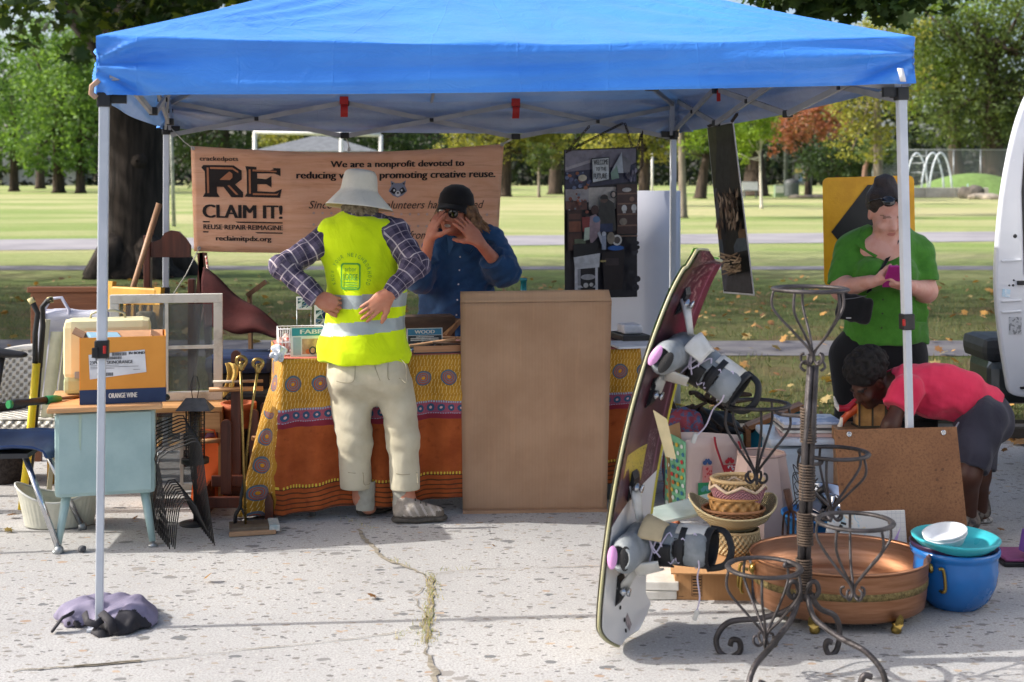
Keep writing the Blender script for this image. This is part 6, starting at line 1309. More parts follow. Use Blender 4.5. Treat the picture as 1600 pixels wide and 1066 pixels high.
mb = MB(); mb.bar(q4[3] + V((0, -.004, .004)), q4[2] + V((0, -.004, .004)), .05, .014); mb.build('bottom_edge', CB, cbx, world=True)

# ================================================================ LEFT SIDE OF THE STALL
TEAL = mat('#9fb8b6', r=.42, c2='#92acab', vs=6, bump=.12, bs=90)
dk = thing('school_desk', 'pale teal metal school desk with a wooden top', 'desk', (-1.749, 5.805, 0), math.radians(15))
MB().box((0, 0, .40), (.405, .42, .355), bev=.022).build('body', TEAL, dk)
mb = MB(); mb.box((0, -.213, .405), (.37, .006, .33), bev=.002); mb.build('front_panel', TEAL, dk)
mb = MB(); mb.poly([(-.106, -.2178, .57), (-.106, -.2178, .47), (-.101, -.2178, .42), (-.097, -.2178, .42), (-.094, -.2178, .57)][::-1]); mb.build('paint_streak', mat('#a9bfae', r=.5), dk)
MB().box((.0, 0, .592), (.46, .50, .022), bev=.007).build('top', wood('#d3a678', '#b98a5c', 0, r=.35), dk)
for sx, sy in ((-1, -1), (1, -1), (-1, 1), (1, 1)):
    mb = MB(); mb.tube([(sx * .155, sy * .15, .24), (sx * .19, sy * .205, .02)], [.021, .014], 12); lg = mb.build('leg', TEAL, dk); mb = MB(); mb.lathe([(.006, .03), (.006, .012), (.019, .01), (.020, 0)], 12, c=(sx * .192, sy * .208, 0), close=True); mb.build('foot', STEEL, lg)
# wine box
bx = thing('cardboard_carton', 'orange wine carton with a white label standing on the school desk', 'box', (-1.666, 5.765, .604), math.radians(15))
ORN = mat('#e0973c', r=.6, c2='#d88f36', vs=5); NAVY = mat('#23395f', r=.6); w, d, h = .345, .25, .278
mb = MB(); t_ = .004
for c_, s_ in (((0, -d / 2, h / 2), (w, t_, h)), ((0, d / 2, h / 2), (w, t_, h)), ((-w / 2, 0, h / 2), (t_, d - t_, h)), ((w / 2, 0, h / 2), (t_, d - t_, h)), ((0, 0, t_), (w - t_, d - t_, t_))): mb.box(c_, s_)
mb.build('walls', ORN, bx); mb = MB(); mb.box((0, -d / 2 - .003, .030), (w + .003, .002, .060)); mb.box((w / 2 + .003, 0, .03), (.002, d, .06)); mb.build('navy_band', NAVY, bx)
fx = lambda lv: (lambda x, y: V((-w / 2 + x * w, -d / 2 - .0042 - lv * .0008, y * h)))
mb = MB(); mb.poly([(.115, .375), (.775, .46), (.755, .80), (.10, .745)], 0, fx(0)); L = lambda s, x, y, wd, hg, lv=1, b=0, m=1: mb.text(s, x, y, .1, m, fx(lv), width=wd, hgt=hg, bold=b * 6, align='LEFT')
L('IN BOND', .57, .735, .185, .038, b=.01); L('23PUMPTSKINORANGE', .115, .60, .50, .05, b=.004); L('ORANGE WINE', .335, .085, .33, .075, 2, .006, 2)
r = random.Random(3)
for (x0, y0, n, hh) in ((.37, .72, 18, .05), (.28, .665, 22, .045), (.18, .655, 8, .05), (.20, .42, 20, .05)):
    x = x0
    for i in range(n): ww = r.choice((.003, .005, .008)); mb.rect(x, y0, x + ww, y0 + hh, 1, fx(1)); x += ww + .004
for (x0, x1, y) in ((.12, .45, .575), (.12, .68, .55), (.12, .40, .53), (.13, .26, .70), (.62, .70, .50)): mb.rect(x0, y, x1, y + .008, 3, fx(1))
mb.build('label', [mat('#dfe0e2', r=.5), mat('#1f1f22', r=.6), mat('#e6e4dc', r=.6), mat('#8a8a8e', r=.6)], bx)
mb = MB(); mb.box((.0, d / 2 - .05, h - .012), (w - .02, .004, .10), (-1.35, 0, 0)); mb.box((-w / 2 - .01, 0, h + .008), (.05, d - .02, .004), (0, .5, 0)); mb.box((w / 2 - .03, -.02, h - .01), (.07, d - .05, .004), (0, .5, 0)); mb.build('flap', mat('#b98d6a', r=.85), bx)
MB().box((-.08, .02, h - .02), (.13, .13, .03), (.1, .05, .2), bev=.004).build('inner_packet', mat('#8fb8d0', r=.4), bx)
# cream case
cs = thing('suitcase', 'cream hard case with a sage green base standing behind the wine carton', 'case', (-1.795, 5.97, .604), math.radians(14))
MB().box((0, 0, .19), (.37, .15, .27), bev=.035).build('lid', mat('#e3dcb0', r=.4, c2='#d9d1a2', vs=4), cs); MB().box((0, 0, .04), (.365, .15, .078), bev=.02).build('base', mat('#b5c39a', r=.45), cs)
mb = MB(); mb.tube([(-.075, 0, .322), (-.07, 0, .345), (-.03, 0, .358), (.03, 0, .358), (.07, 0, .345), (.075, 0, .322)], .0055, 8); mb.build('handle', mat('#b9b49a', r=.3, me=.6), cs)
for x in (-.12, .12): MB().box((x, -.078, .085), (.03, .008, .03), bev=.003).build('latch', STEEL, cs)
# pruning saw and clamp on the desk
c = V((-1.88, 5.60, .61)); sw = thing('pruning_saw', 'tool with a black grip and green collar lying across the desk edge', 'tool', c); A_, B_ = P(15, 632, 5.50), P(130, 619, 5.80); dr = (B_ - A_)
mb = MB(); mb.tube([A_, A_ + dr * .06, A_ + dr * .25, A_ + dr * .5], [.016, .019, .015, .016], 12); mb.build('grip', mat('#1b1d1e', r=.6, bump=.6, bs=120), sw, world=True)
mb = MB(); mb.tube([A_ - dr * .02, A_ + dr * .02], .017, 12); mb.tube([A_ + dr * .48, A_ + dr * .62, A_ + dr * .68], [.019, .017, .012], 12); mb.build('collar', mat('#1f7a45', r=.4), sw, world=True); mb = MB(); mb.tube([A_ + dr * .66, B_], .007, 8); mb.build('rod', mat('#5a4436', r=.5), sw, world=True)
c = P(258, 632, 5.72); c.z = .604; cc = thing('clamp', 'small green and black clamp on the desk corner beside the carton', 'clamp', c); s = SD(.01); s.cap(c + V((-.02, 0, .018)), c + V((.012, -.02, .016)), .016, .013); s.build('grip', mat('#1c5c3c', r=.4), cc, c - V((.08, .08, .02)), c + V((.08, .08, .06)), .004); mb = MB(); mb.tube([c + V((.0, -.02, .022)), c + V((.022, -.03, .012))], .010, 8); mb.build('jaw', BLK, cc, world=True)
# blue school chair
ch = thing('school_chair', 'blue plastic chair with chrome legs at the left edge', 'chair', (-2.12, 5.72, 0), math.radians(4))
prof = [(-.24, .74), (-.235, .62), (-.215, .52), (-.185, .445), (-.13, .415), (-.05, .412), (.05, .418), (.13, .412), (.175, .395), (.185, .37)]
def shell(u, v):
    i = v * (len(prof) - 1); k = min(int(i), len(prof) - 2); x, z = V((*prof[k], 0)).lerp(V((*prof[k + 1], 0)), i - k)[:2]; y = (u - .5) * .40; return (x, y, z + .03 * (abs(u - .5) * 2) ** 3 * (1 if v > .35 else 0) + (0 if v > .35 else 0)) if v > .3 else (x + .035 * (abs(u - .5) * 2) ** 2, y, z)
mb = MB(); mb.sheet(shell, 14, 40); mb.build('seat_shell', mat('#23406f', r=.38, c2='#1d3660', vs=8, bump=.15, bs=200), ch, solid=.007)
CHR = mat('#d0d2d6', r=.12, me=1.0)
for sy in (-1, 1):
    for a, b in (((.08, .40), (.235, .02)), ((-.10, .40), (-.22, .02))):
        mb = MB(); mb.tube([(a[0], sy * .13, a[1]), (b[0], sy * .19, b[1])], .0125, 10); lg = mb.build('leg', CHR, ch); mb = MB(); mb.lathe([(.02, .0), (.019, .02), (.013, .03)], 10, c=(b[0] + .003, sy * .192, 0), close=True); mb.build('foot', STEEL, lg)
mb = MB(); mb.box((0, 0, .395), (.2, .3, .02)); mb.build('bracket', mat('#3a3c40', r=.4), ch)
# ribbed trough
tg = thing('trough_planter', 'pale ribbed metal trough with a dipped rim under the school chair', 'planter', (-2.02, 6.0, 0), math.radians(9)); mb = MB()
def tro(u, v):
    a = u * 6.28318; k = .78 + .22 * v; rz_ = .155 + .035 * math.cos(2 * a); rb = 1 + .006 * math.sin(a * 46) * (1 if .1 < v < .85 else 0) + (.02 if v > .95 else 0) + (.015 if .86 < v < .9 else 0); return (.185 * k * math.cos(a) * rb, .11 * k * math.sin(a) * rb, .004 + rz_ * v)
mb.sheet(tro, 184, 24, closeu=True); mb.add([tro(i / 24, .02) for i in range(24)], [tuple(range(24))]); mb.build('body', mat('#c6c6b8', r=.5, c2='#b2b2a4', vs=8, me=.15), tg, solid=.003)
mb = MB(); mb.tube([tro(i / 64, 1.0) for i in range(64)], .005, 6, closed=True); mb.build('rim', mat('#c9cbc6', r=.4), tg)
# wicker armchair
wc = thing('wicker_chair', 'white woven wicker armchair behind the school desk', 'chair', PZ(62, 6.75, 0))
t = MT('white_wicker'); u, v, z = t.xyz(t.N('ShaderNodeUVMap').outputs[0]); wv = ((u * 130.0).sin() * ((v * 150.0).sin())); t.color(t.mix(wv.ss(-.6, .2), '#8f8b80', '#d9d6cc')); t.set(r=.6); t.bump(wv, .9, .01); WK = t.m
def wsh(u, v):
    a = math.pi * (.05 + .9 * u) ; return (.22 * math.cos(a), .16 * math.sin(a) - .05, .30 + v * (.36 + .03 * math.sin(math.pi * u)))
mb = MB(); mb.sheet(wsh, 40, 14, uv=lambda u, v: (u * .7, v * .38)); mb.sheet(lambda u, v: (-.22 + .44 * u, -.22 + .33 * v, .37 + .012 * math.sin(u * 3.14)), 10, 8, uv=lambda u, v: (u * .44, v * .3)); mb.sheet(lambda u, v: (-.21 + .42 * u, -.225, .28 + .09 * v), 10, 4, uv=lambda u, v: (u * .44, v * .1)); mb.build('woven_shell', WK, wc, solid=.012)
mb = MB(); mb.tube([V(wsh(i / 30, 1)) + V((0, 0, .005)) for i in range(31)], .016, 8); mb.build('rim', mat('#d3d0c6', r=.6, bump=.6, bs=160), wc)
for x, y in ((-.2, -.2), (.2, -.2), (-.18, .08), (.18, .08)): mb = MB(); mb.tube([(x, y, 0), (x, y, .34)], .016, 8); mb.build('leg', mat('#d3d0c6', r=.6), wc)
# white tote on the wicker chair
tb_ = PZ(118, 6.72, .40); s = SD(.03); tw = thing('tote_bag', 'large white woven tote bag with looped handles on the wicker chair', 'bag', tb_); s.box(tb_ + V((0, 0, .25)), (.185, .075, .245), None, .03); s.box(tb_ + V((0, 0, .42)), (.16, .05, .2), None, .02, .01, 's'); s.disp = wrinkle(.008, 18, 4)
s.build('body', mat('#cfd0da', r=.85, c2='#babbc8', vs=4, st=(1, 1, 3), bump=.8, bs=90), tw, tb_ - V((.26, .15, .05)), tb_ + V((.26, .15, .6)), .008)
for sy in (-1,): mb = MB(); mb.tube([tb_ + V((-.125, sy * .08, .36)), tb_ + V((-.128, sy * .085, .5)), tb_ + V((-.10, sy * .07, .555)), tb_ + V((-.05, sy * .06, .56)), tb_ + V((-.01, sy * .07, .5)), tb_ + V((0, sy * .085, .36))], .0085, 8); mb.build('handle', mat('#c3c3d2', r=.8), tw, world=True)
# edging tool with yellow shaft
b = G(34, 800); ed = thing('garden_edger', 'garden tool with a yellow shaft and two black handles', 'garden tool', b); Ye = b.y; q = lambda x, y, dy=0: P(x, y, Ye + dy)
mb = MB(); mb.tube([q(34, 796), q(46, 690), q(57, 568)], .018, 12); mb.build('yellow_shaft', mat('#e6c81c', r=.35), ed, world=True); mb = MB(); mb.tube([q(40, 796, .05), q(53, 690, .05), q(62, 568, .05)], .012, 10); mb.build('black_shaft', BLK, ed, world=True)
for p in ([q(55, 575), q(55, 520), q(59, 490), q(52, 475), q(47, 466)], [q(62, 575, .05), q(67, 510, .05), q(66, 480, .05), q(74, 470, .05), q(82, 468, .05)]): mb = MB(); mb.tube(p, .0125, 10); hd = mb.build('handle', mat('#222427', r=.55), ed, world=True); mb = MB(); mb.tube([p[-1].lerp(p[-2], .9), p[-1]], .0155, 10); mb.build('grip', mat('#c9c08a', r=.6, c2='#2a2a26', vs=30, lo=.48, hi=.52), hd, world=True)
# headboard, deck chair panel, saddle, dark basket
b = PZ(112, 7.35, 0); hb = thing('headboard', 'wide brown wooden headboard standing at the back left', 'headboard', b); MB().box((0, 0, .55), (.44, .03, .76), bev=.004).build('panel', wood('#8a5a3a', '#6d4229', 0), hb); mb = MB(); mb.box((0, -.003, .945), (.47, .05, .03), bev=.005); mb.build('rail', wood('#7d4f32', '#5f3a24', 0), hb)
for x in (-.2, .2): MB().box((x, .03, .45), (.05, .03, .9)).build('leg', wood('#6d4229', '#5a3622'), hb)
b = PZ(70, 6.55, 0); dc = thing('deck_chair', 'folded cream canvas deck chair leaning by the black handled tool', 'chair', b); mb = MB(); mb.sheet(lambda u, v: (-.03 + .06 * u + .05 * v, .03 * v, .30 + .50 * v), 2, 10); mb.build('canvas', mat('#c9c5a6', r=.9, bump=.3), dc, solid=.006)
for x in (-.05, .05): mb = MB(); mb.bar((x - .03, -.01, 0), (x + .055, .03, .86), .022, .022); mb.build('frame_bar', wood('#b8b49a', '#9a957c'), dc)
b = PZ(10, 6.2, 0); bi = thing('bicycle', 'bicycle with a black saddle edged in red just inside the left edge', 'bicycle', b); c = P(10, 552, 6.2); s = SD(.02); s.cap(c + V((.07, 0, -.015)), c + V((-.12, 0, .015)), .028, .06, ax=(0, 0, 1), fl=.5)
s.build('saddle', [mat('#1c1b1d', r=.45), mat('#a8413a', r=.6)], bi, c - V((.25, .15, .1)), c + V((.2, .15, .1)), .006, mi=lambda p: (p[:, 2] < c.z - .022).astype(int))
mb = MB(); mb.tube([c + V((-.02, 0, -.02)), V((c.x - .08, c.y, .35))], .014, 8); mb.tube([V((c.x - .08, c.y, .35)), V((c.x - .55, c.y, .3))], .016, 8); mb.build('frame', mat('#2b2c30', r=.4), bi, world=True); mb = MB(); mb.ring((0, 0, 0), .31, .02, n=48, M=TRS((c.x - .42 - b.x, .02, .33), (math.radians(90), 0, 0)), k=8); mb.build('wheel', BLK, bi)
b = PZ(4, 6.9, 0); mb = MB(); mb.lathe([(.11, 0), (.14, .1), (.16, .40), (.17, .42), (.15, .42), (.13, .1)], 30, wob=lambda a, z: 1 + .02 * math.sin(a * 24) * math.sin(z * 90), close=False); tag(mb.build('dark_basket', mat('#3a3230', r=.8, c2='#211c1b', vs=60, bump=.8, bs=90), loc=b), 'dark woven basket at the left edge beside the wicker chair', 'basket')
# sash windows, pine shelf
GLS = mat('#6d777c', r=.1, c2='#444d50', vs=3, spec=.8, al=.5); WPT = mat('#cfcdc6', r=.7, c2='#9f9b92', vs=9, bump=.5, bs=60, lo=.5, hi=.75)
def sash(label, px0, px1, z0, z1, Y, cols, rows, fw=.042):
    x0, x1 = PZ(px0, Y, 0).x, PZ(px1, Y, 0).x; b = V(((x0 + x1) / 2, Y, z0)); o = thing('sash_window', label, 'window', b, math.radians(9)); W_, H_ = x1 - x0, z1 - z0
    mb = MB(); mb.box((0, 0, H_ - fw / 2), (W_, .034, fw), bev=.003); mb.box((0, 0, fw / 2), (W_, .034, fw), bev=.003)
    for sx in (-1, 1): mb.box((sx * (W_ - fw) / 2, 0, H_ / 2), (fw, .034, H_ - 2 * fw - .001), bev=.003)
    iw, ih = W_ - 2 * fw, H_ - 2 * fw
    for i in range(1, cols): mb.box((-iw / 2 + iw * i / cols, -.001, H_ / 2), (.016, .024, ih))
    for j in range(1, rows): mb.box((0, .001, fw + ih * j / rows), (iw, .022, .016))
    fr = mb.build('frame', WPT, o)
    for i in range(cols):
        for j in range(rows): MB().box((-iw / 2 + iw * (i + .5) / cols, .004, fw + ih * (j + .5) / rows), (iw / cols - .016, .003, ih / rows - .016)).build('pane', GLS, o)
    return o
ps = thing('pine_shelf', 'low pine shelf holding the old sash window', 'shelf', PZ(292, 6.42, 0), math.radians(5)); MB().box((0, 0, .462), (.36, .22, .024), bev=.003).build('top', wood('#cf9f6c', '#b5824f', 0), ps); MB().box((.06, -.10, .40), (.22, .014, .095), bev=.002).build('front_board', wood('#d3a878', '#b98a5c', 0), ps)
for x in (-.17, .17): MB().box((x, 0, .225), (.02, .2, .45)).build('side', wood('#c4935f', '#a87846'), ps)
sash('old four pane white sash window with peeling paint on the pine shelf', 175, 346, .475, .99, 6.50, 2, 2); sash('small white framed window low behind the black wire rack', 236, 332, .015, .43, 6.62, 2, 2, .03)
# yellow chair, tool handle, dark frame, easel, wicker bag
yc = thing('wooden_chair', 'yellow painted wooden chair behind the sash window', 'chair', PZ(192, 7.05, 0), math.radians(62)); YW = mat('#c99a38', r=.45, c2='#b5862c', vs=6)
for y in (-.17, .17): MB().bar((-.0, y, 0), (.09, y, .98 if y < 0 else 1.0), .045, .03).build('post', YW, yc)
MB().box((.08, 0, .93), (.025, .32, .09), (0, .09, 0), bev=.01).build('top_rail', YW, yc); MB().box((-.18, 0, .44), (.38, .38, .03), bev=.01).build('seat', YW, yc)
for i in range(5): MB().bar((.045, -.11 + .055 * i, .46), (.078, -.11 + .055 * i, .9), .018, .014).build('spindle', YW, yc)
for y in (-.16, .16): mb = MB(); mb.tube([(-.34, y, 0), (-.34, y, .43)], .018, 8); mb.build('leg', YW, yc)
b = PZ(178, 7.15, 0); mb = MB(); mb.tube([b, P(206, 455, 7.2), P(249, 318, 7.25)], [.014, .015, .017], 10); tag(mb.build('tool_handle', wood('#9a7554', '#7d5c40'), world=True, loc=b), 'long wooden tool handle leaning against the dark bed frame', 'handle')
hf = thing('bed_frame', 'dark carved wooden bed end behind the sash window', 'bed end', PZ(262, 7.4, 0)); DW = wood('#5a3024', '#3d2018', r=.4); q = lambda x, y: (PZ(x, 7.4, 0).x - hf.location.x, P(0, y, 7.4).z)
MB().box((PZ(231, 7.4, 0).x - hf.location.x, 0, .62), (.038, .05, 1.24), bev=.006).build('post', DW, hf); MB().box((PZ(300, 7.4, 0).x - hf.location.x, 0, .5), (.038, .05, 1.0), bev=.006).build('post', DW, hf)
mb = MB(); mb.prism([q(236, 402), q(298, 402), q(298, 384), q(290, 372), q(280, 362), q(268, 360), q(258, 364), q(252, 374), q(240, 378), q(236, 378)], -.015, .015); mb.build('crest', DW, hf); MB().box((.0, 0, .30), (.22, .03, .12)).build('rail', DW, hf)
ea = thing('easel', 'dark wooden A frame stand with striped rope behind the banner corner', 'stand', PZ(312, 7.25, 0)); q = lambda x, y, Y=7.25: P(x, y, Y)
for a, c_ in (((318, 395), (288, 700)), ((314, 395), (342, 700))): mb = MB(); mb.bar(q(c_[0], 728), q(*a), .05, .03); mb.build('leg', DW, ea, world=True)
mb = MB(); mb.tube([q(322, 400, 7.2), q(326, 430, 7.18), q(322, 460, 7.2), q(316, 500, 7.2)], .007, 8); mb.build('rope', mat('#c9b2a6', r=.9, c2='#8d3a36', vs=70, lo=.48, hi=.52), ea, world=True)
b = PZ(228, 7.0, 0); mb = MB(); mb.lathe([(.04, 0), (.06, .0), (.055, .4), (.06, .75), (.05, .85), (.035, .86)], 18, sy=.5, close=True); tag(mb.build('wicker_bag', mat('#9a917c', r=.85, c2='#6d6552', vs=50, bump=.7, bs=110), loc=b), 'slim tan woven holder behind the yellow chair', 'basket')
# navy chest, maroon blanket, dark crate
nv = thing('storage_chest', 'navy lidded chest under the maroon blanket', 'chest', PZ(383, 6.85, 0)); MB().box((0, 0, .62), (.34, .36, .085), bev=.03).build('lid', mat('#1f2f52', r=.45), nv); MB().box((0, .02, .29), (.30, .3, .57), bev=.01).build('box', mat('#2a2326', r=.6), nv)
bl = thing('blanket', 'maroon blanket sloping down from the stand onto the navy chest', 'blanket', PZ(383, 6.95, .66)); q = lambda x, y, Y: P(x, y, Y); mb = MB()
def blf(u, v):
    top = q(318 + 138 * u, 418 + 104 * u ** .95, 7.12 - .18 * u); bot = q(322 + 122 * u, 512 + 14 * u, 6.9); p = top.lerp(bot, v); return p + V((0, -.03 * math.sin(v * 7 + u * 3) * (1 - v * .4) - .06 * math.sin(math.pi * v), .01 * math.sin(u * 12)))
mb.sheet(blf, 40, 16); mb.sheet(lambda u, v: blf(u, 0).lerp(V((blf(u, 0).x, 7.35, max(.66, blf(u, 0).z - .15))), v), 40, 4); mb.build('cloth', mat('#4a1d1c', r=.95, c2='#381414', vs=7, bump=.6, bs=160), bl, world=True, solid=.012)
mb = MB(); mb.bar(P(386, 462, 7.3), P(416, 440, 7.3), .024, .024); mb.bar(P(390, 458, 7.3), PZ(395, 7.34, .1), .02, .02); tag(mb.build('wooden_mallet', wood('#8a6a4c', '#6d5038'), world=True, loc=PZ(395, 7.34, .1)), 'wooden stick head poking up behind the maroon blanket', 'stick')
pt_ = PZ(373, 6.42, 0); MBp = MB(); cr = thing('plastic_crate', 'black crate behind the dark wooden stand', 'crate', PZ(398, 6.62, 0)); MB().box((0, 0, .25), (.24, .2, .5), bev=.01).build('body', mat('#1a1a1c', r=.5), cr)
pot = thing('flower_pot', 'small terracotta pot on a stand behind the wooden uprights', 'pot', pt_); mb = MB(); mb.lathe([(.055, .36), (.075, .45), (.085, .45), (.085, .48), (.072, .48), (.06, .40)], 22); mb.build('pot', mat('#b5633f', r=.8, c2='#9a5030', vs=12), pot); mb = MB(); mb.lathe([(.07, 0), (.07, .02), (.03, .03), (.03, .34), (.065, .36)], 16, close=True); mb.build('stand', mat('#3a2a22', r=.6), pot)
# orange tote
b = G(326, 792); s = SD(.03); ot = thing('tote_bag', 'slumped orange tote bag beside the wire rack', 'bag', b); s.box(b + V((0, .06, .17)), (.085, .06, .165), TRS((0, 0, 0), (0, .06, 0)), .03); s.box(b + V((0, .06, .33)), (.06, .035, .06), None, .02, .01, 's'); s.disp = wrinkle(.010, 22, 8)
s.build('body', mat('#e8682a', r=.75, c2='#d85a20', vs=6), ot, b - V((.16, .1, .02)), b + V((.16, .2, .42)), .006); mb = MB(); mb.tube([b + V((-.04, -.0, .30)), b + V((-.03, -.02, .37)), b + V((.03, -.02, .365)), b + V((.05, 0, .29))], .008, 6, sq=.4); mb.build('handle', mat('#d9622a', r=.75), ot, world=True)
tis = b + V((.01, .06, .30)); s = SD(.02); s.ell(tis, (.045, .03, .04)); s.disp = wrinkle(.012, 70, 2); vs, fs = s.mesh(tis - V((.08, .08, .08)), tis + V((.08, .08, .08)), .006); tag(mesh_np('wrapping', vs, fs, mat('#b07aa0', r=.4), loc=tis, world=True), 'mauve wrapping showing in the top of the orange tote', 'wrapping')
# bird feeder
b = PZ(305, 6.02, 0); bf = thing('bird_feeder', 'grey caged bird feeder with a pitched roof and wire loop', 'bird feeder', b); zt2 = P(0, 622, 6.02).z; ze = P(0, 640, 6.02).z
mb = MB(); mb.add([(-.078, -.05, ze), (.078, -.05, ze), (.078, .05, ze), (-.078, .05, ze), (-.042, -.0, zt2), (.042, 0, zt2)], [(0, 1, 5, 4), (1, 2, 5), (2, 3, 4, 5), (3, 0, 4), (3, 2, 1, 0)]); mb.build('roof', mat('#5f6266', r=.6, c2='#45484b', vs=20), bf)
mb = MB()
for i in range(10): a = i * .628; mb.tube([(.042 * math.cos(a), .035 * math.sin(a), ze), (.042 * math.cos(a), .035 * math.sin(a), .30)], .002, 5)
for k in range(9): mb.ring((0, 0, .30 + k * (ze - .3) / 9), .042, .0018, .035, n=16, k=4)
mb.build('cage', mat('#2a2b2c', r=.5), bf); mb = MB(); mb.lathe([(.026, .28), (.026, ze)], 14, close=True); mb.build('seed_tube', mat('#4a4338', r=.3, al=.8), bf)
mb = MB(); mb.lathe([(.03, .27), (.062, .275), (.062, .295), (.03, .30)], 16, close=True); mb.tube([(0, 0, 0), (0, 0, .28)], .009, 8); mb.lathe([(.07, 0), (.07, .008), (.01, .015)], 16, close=True); mb.build('tray', mat('#242526', r=.5), bf); mb = MB(); mb.tube([(-.012, 0, zt2), (-.02, 0, zt2 + .06), (-.008, 0, zt2 + .1), (.01, 0, zt2 + .095), (.018, 0, zt2 + .05), (.01, 0, zt2)], .002, 5); mb.build('hanger', mat('#3a3b3c', r=.4, me=.6), bf)
# black wire rack
wr = thing('wire_rack', 'black wire rack of nested bent rods standing on the pavement', 'rack', G(300, 855)); BW = mat('#141416', r=.4)
for i in range(10):
    Y = 5.55 + .045 * i; dx, dy = -1.6 * i, 0; q = lambda x, y, e=0: P(x + dx * 1.7, y - 5.6 * i * (.8 if y < 760 else .62) , Y + e)
    mb = MB(); mb.tube([q(265, 858), q(258, 800), q(251, 742), q(247, 726), q(250, 716), q(262, 706), q(302, 690), q(311, 690), q(315, 700), q(322, 760), q(335, 852)], .003, 6); mb.tube([q(273, 858), q(276, 822), q(280, 795), q(288, 782), q(297, 781), q(306, 790), q(315, 812), q(334, 848)], .003, 6); mb.build('rod', BW, wr, world=True)
# dark wooden floor stand
b = G(380, 800); ws = thing('floor_stand', 'dark wooden floor stand with dowels and curved runner feet', 'stand', b, math.radians(3)); Yw = b.y; lx = lambda px: (px - 380) / F * Yw; lz = lambda py: H - (py - HY) / F * Yw
RW = wood('#5c3326', '#43241b', r=.35)
for px in (324, 429): mb = MB(); mb.prism([(lx(px) - .018, .0), (lx(px) + .018, .0), (lx(px) + .018, .10), (lx(px) + .006, .13), (lx(px) - .006, .13), (lx(px) - .018, .10)], -.22, .24); mb.build('foot', RW, ws)
for y, z in ((-.12, .075), (.13, .075), (-.02, .15)): MB().box((0, y, z), (lx(429) - lx(324) - .03, .028, .05), bev=.004).build('rail', RW, ws)
def upright(px, w, z0, z1, y):
    x = lx(px); mb = MB(); pl = [(x - w / 2, z0), (x + w / 2, z0)] + [(x + w / 2 * math.cos(a), z1 + w / 2 * math.sin(a)) for a in [math.pi * i / 10 for i in range(11)]]; mb.prism(pl, y - .012, y + .012); mb.build('upright', RW, ws)
upright(357, .048, .10, lz(660), -.06); upright(369, .044, .10, lz(555), .0); upright(394, .040, .10, lz(650), .06); upright(408, .03, .10, lz(640), .09)
for z, x0, x1, cc in ((lz(606), 330, 412, '#b98a5c'), (lz(686), 314, 352, '#b98a5c'), (lz(682), 396, 413, '#a8754a'), (lz(594), 336, 412, '#b9b6aa')): mb = MB(); mb.tube([(lx(x0), -.05, z), (lx(x1), -.03, z)], .011 if cc[1] != 'b' or z != lz(594) else .007, 10); mb.build('dowel', wood(cc, '#94683f', 0), ws)
mb = MB(); mb.sheet(lambda u, v: (lx(354) + .05 * u + .01 * math.sin(v * 5), -.03 + .02 * math.sin(u * 6), lz(566) - .16 * v * (1 - .3 * u)), 8, 10); mb.build('yellow_rag', mat('#c9a860', r=.9, c2='#a8863f', vs=30), ws, solid=.004)
# sweeper and brass tongs
b = G(398, 836); sv = thing('carpet_sweeper', 'old flat carpet sweeper with a thin brass handle', 'sweeper', b, math.radians(14)); MB().box((-.005, .06, .022), (.20, .13, .026), bev=.004).build('body', mat('#6b5f50', r=.6, c2='#4a4036', vs=12), sv); mb = MB(); mb.box((.085, .05, .028), (.045, .13, .028), (0, .05, 0), bev=.004); mb.build('end_cap', mat('#8fa3a8', r=.4, c2='#c9c6bc', vs=30), sv); mb = MB(); mb.box((-.01, -.012, .012), (.2, .02, .018), bev=.003); mb.build('bumper', mat('#b08d6c', r=.7), sv)
BR = mat('#a38a52', r=.3, me=.85, c2='#7a6438', vs=12); q = lambda x, y, Y=b.y + .05: P(x, y, Y)
mb = MB(); mb.tube([q(384, 826), q(380, 700), q(376, 580)], .006, 8); mb.build('handle', BR, sv, world=True)
def knob(mb, c, r=.022):
    mb.ring((0, 0, 0), r, r * .34, r * .9, n=20, M=TRS(c + V((0, 0, r)), (math.radians(90), .2, 0)), k=8); mb.ring((0, 0, 0), r * .5, r * .3, n=16, M=TRS(c + V((.006, 0, r * .4)), (math.radians(70), .6, .5)), k=6); mb.lathe([(.007, -.02), (.013, -.015), (.013, .004), (.006, .01)], 10, c=c, close=True)
mb = MB(); knob(mb, q(377, 572)); mb.build('knob', BR, sv, world=True)
b = G(368, 830); tg2 = thing('fire_tongs', 'brass handled fire tool leaning across the sweeper', 'fire tool', b); q = lambda x, y, Y=b.y: P(x, y, Y); mb = MB(); mb.tube([q(382, 745), q(392, 650), q(402, 582)], .006, 8); knob(mb, q(403, 576)); mb.build('handle', BR, tg2, world=True); mb = MB(); mb.tube([q(382, 748), q(377, 775), q(376, 790), q(368, 805), q(366, 829)], .008, 8); mb.tube([q(376, 792), q(384, 808), q(383, 815)], .006, 6); mb.build('jaw', mat('#1c1c1e', r=.5), tg2, world=True)
s = SD(.01); c = G(128, 863); s.ell(c + V((0, 0, .014)), (.018, .016, .016)); s.disp = wrinkle(.004, 120, 2); vs, fs = s.mesh(c - V((.04, .04, .02)), c + V((.04, .04, .05)), .004); tag(mesh_np('pebble', vs, fs, mat('#5a5b5d', r=.9, c2='#45464a', vs=40), loc=c, world=True), 'dark pebble lying beside the desk foot', 'pebble')
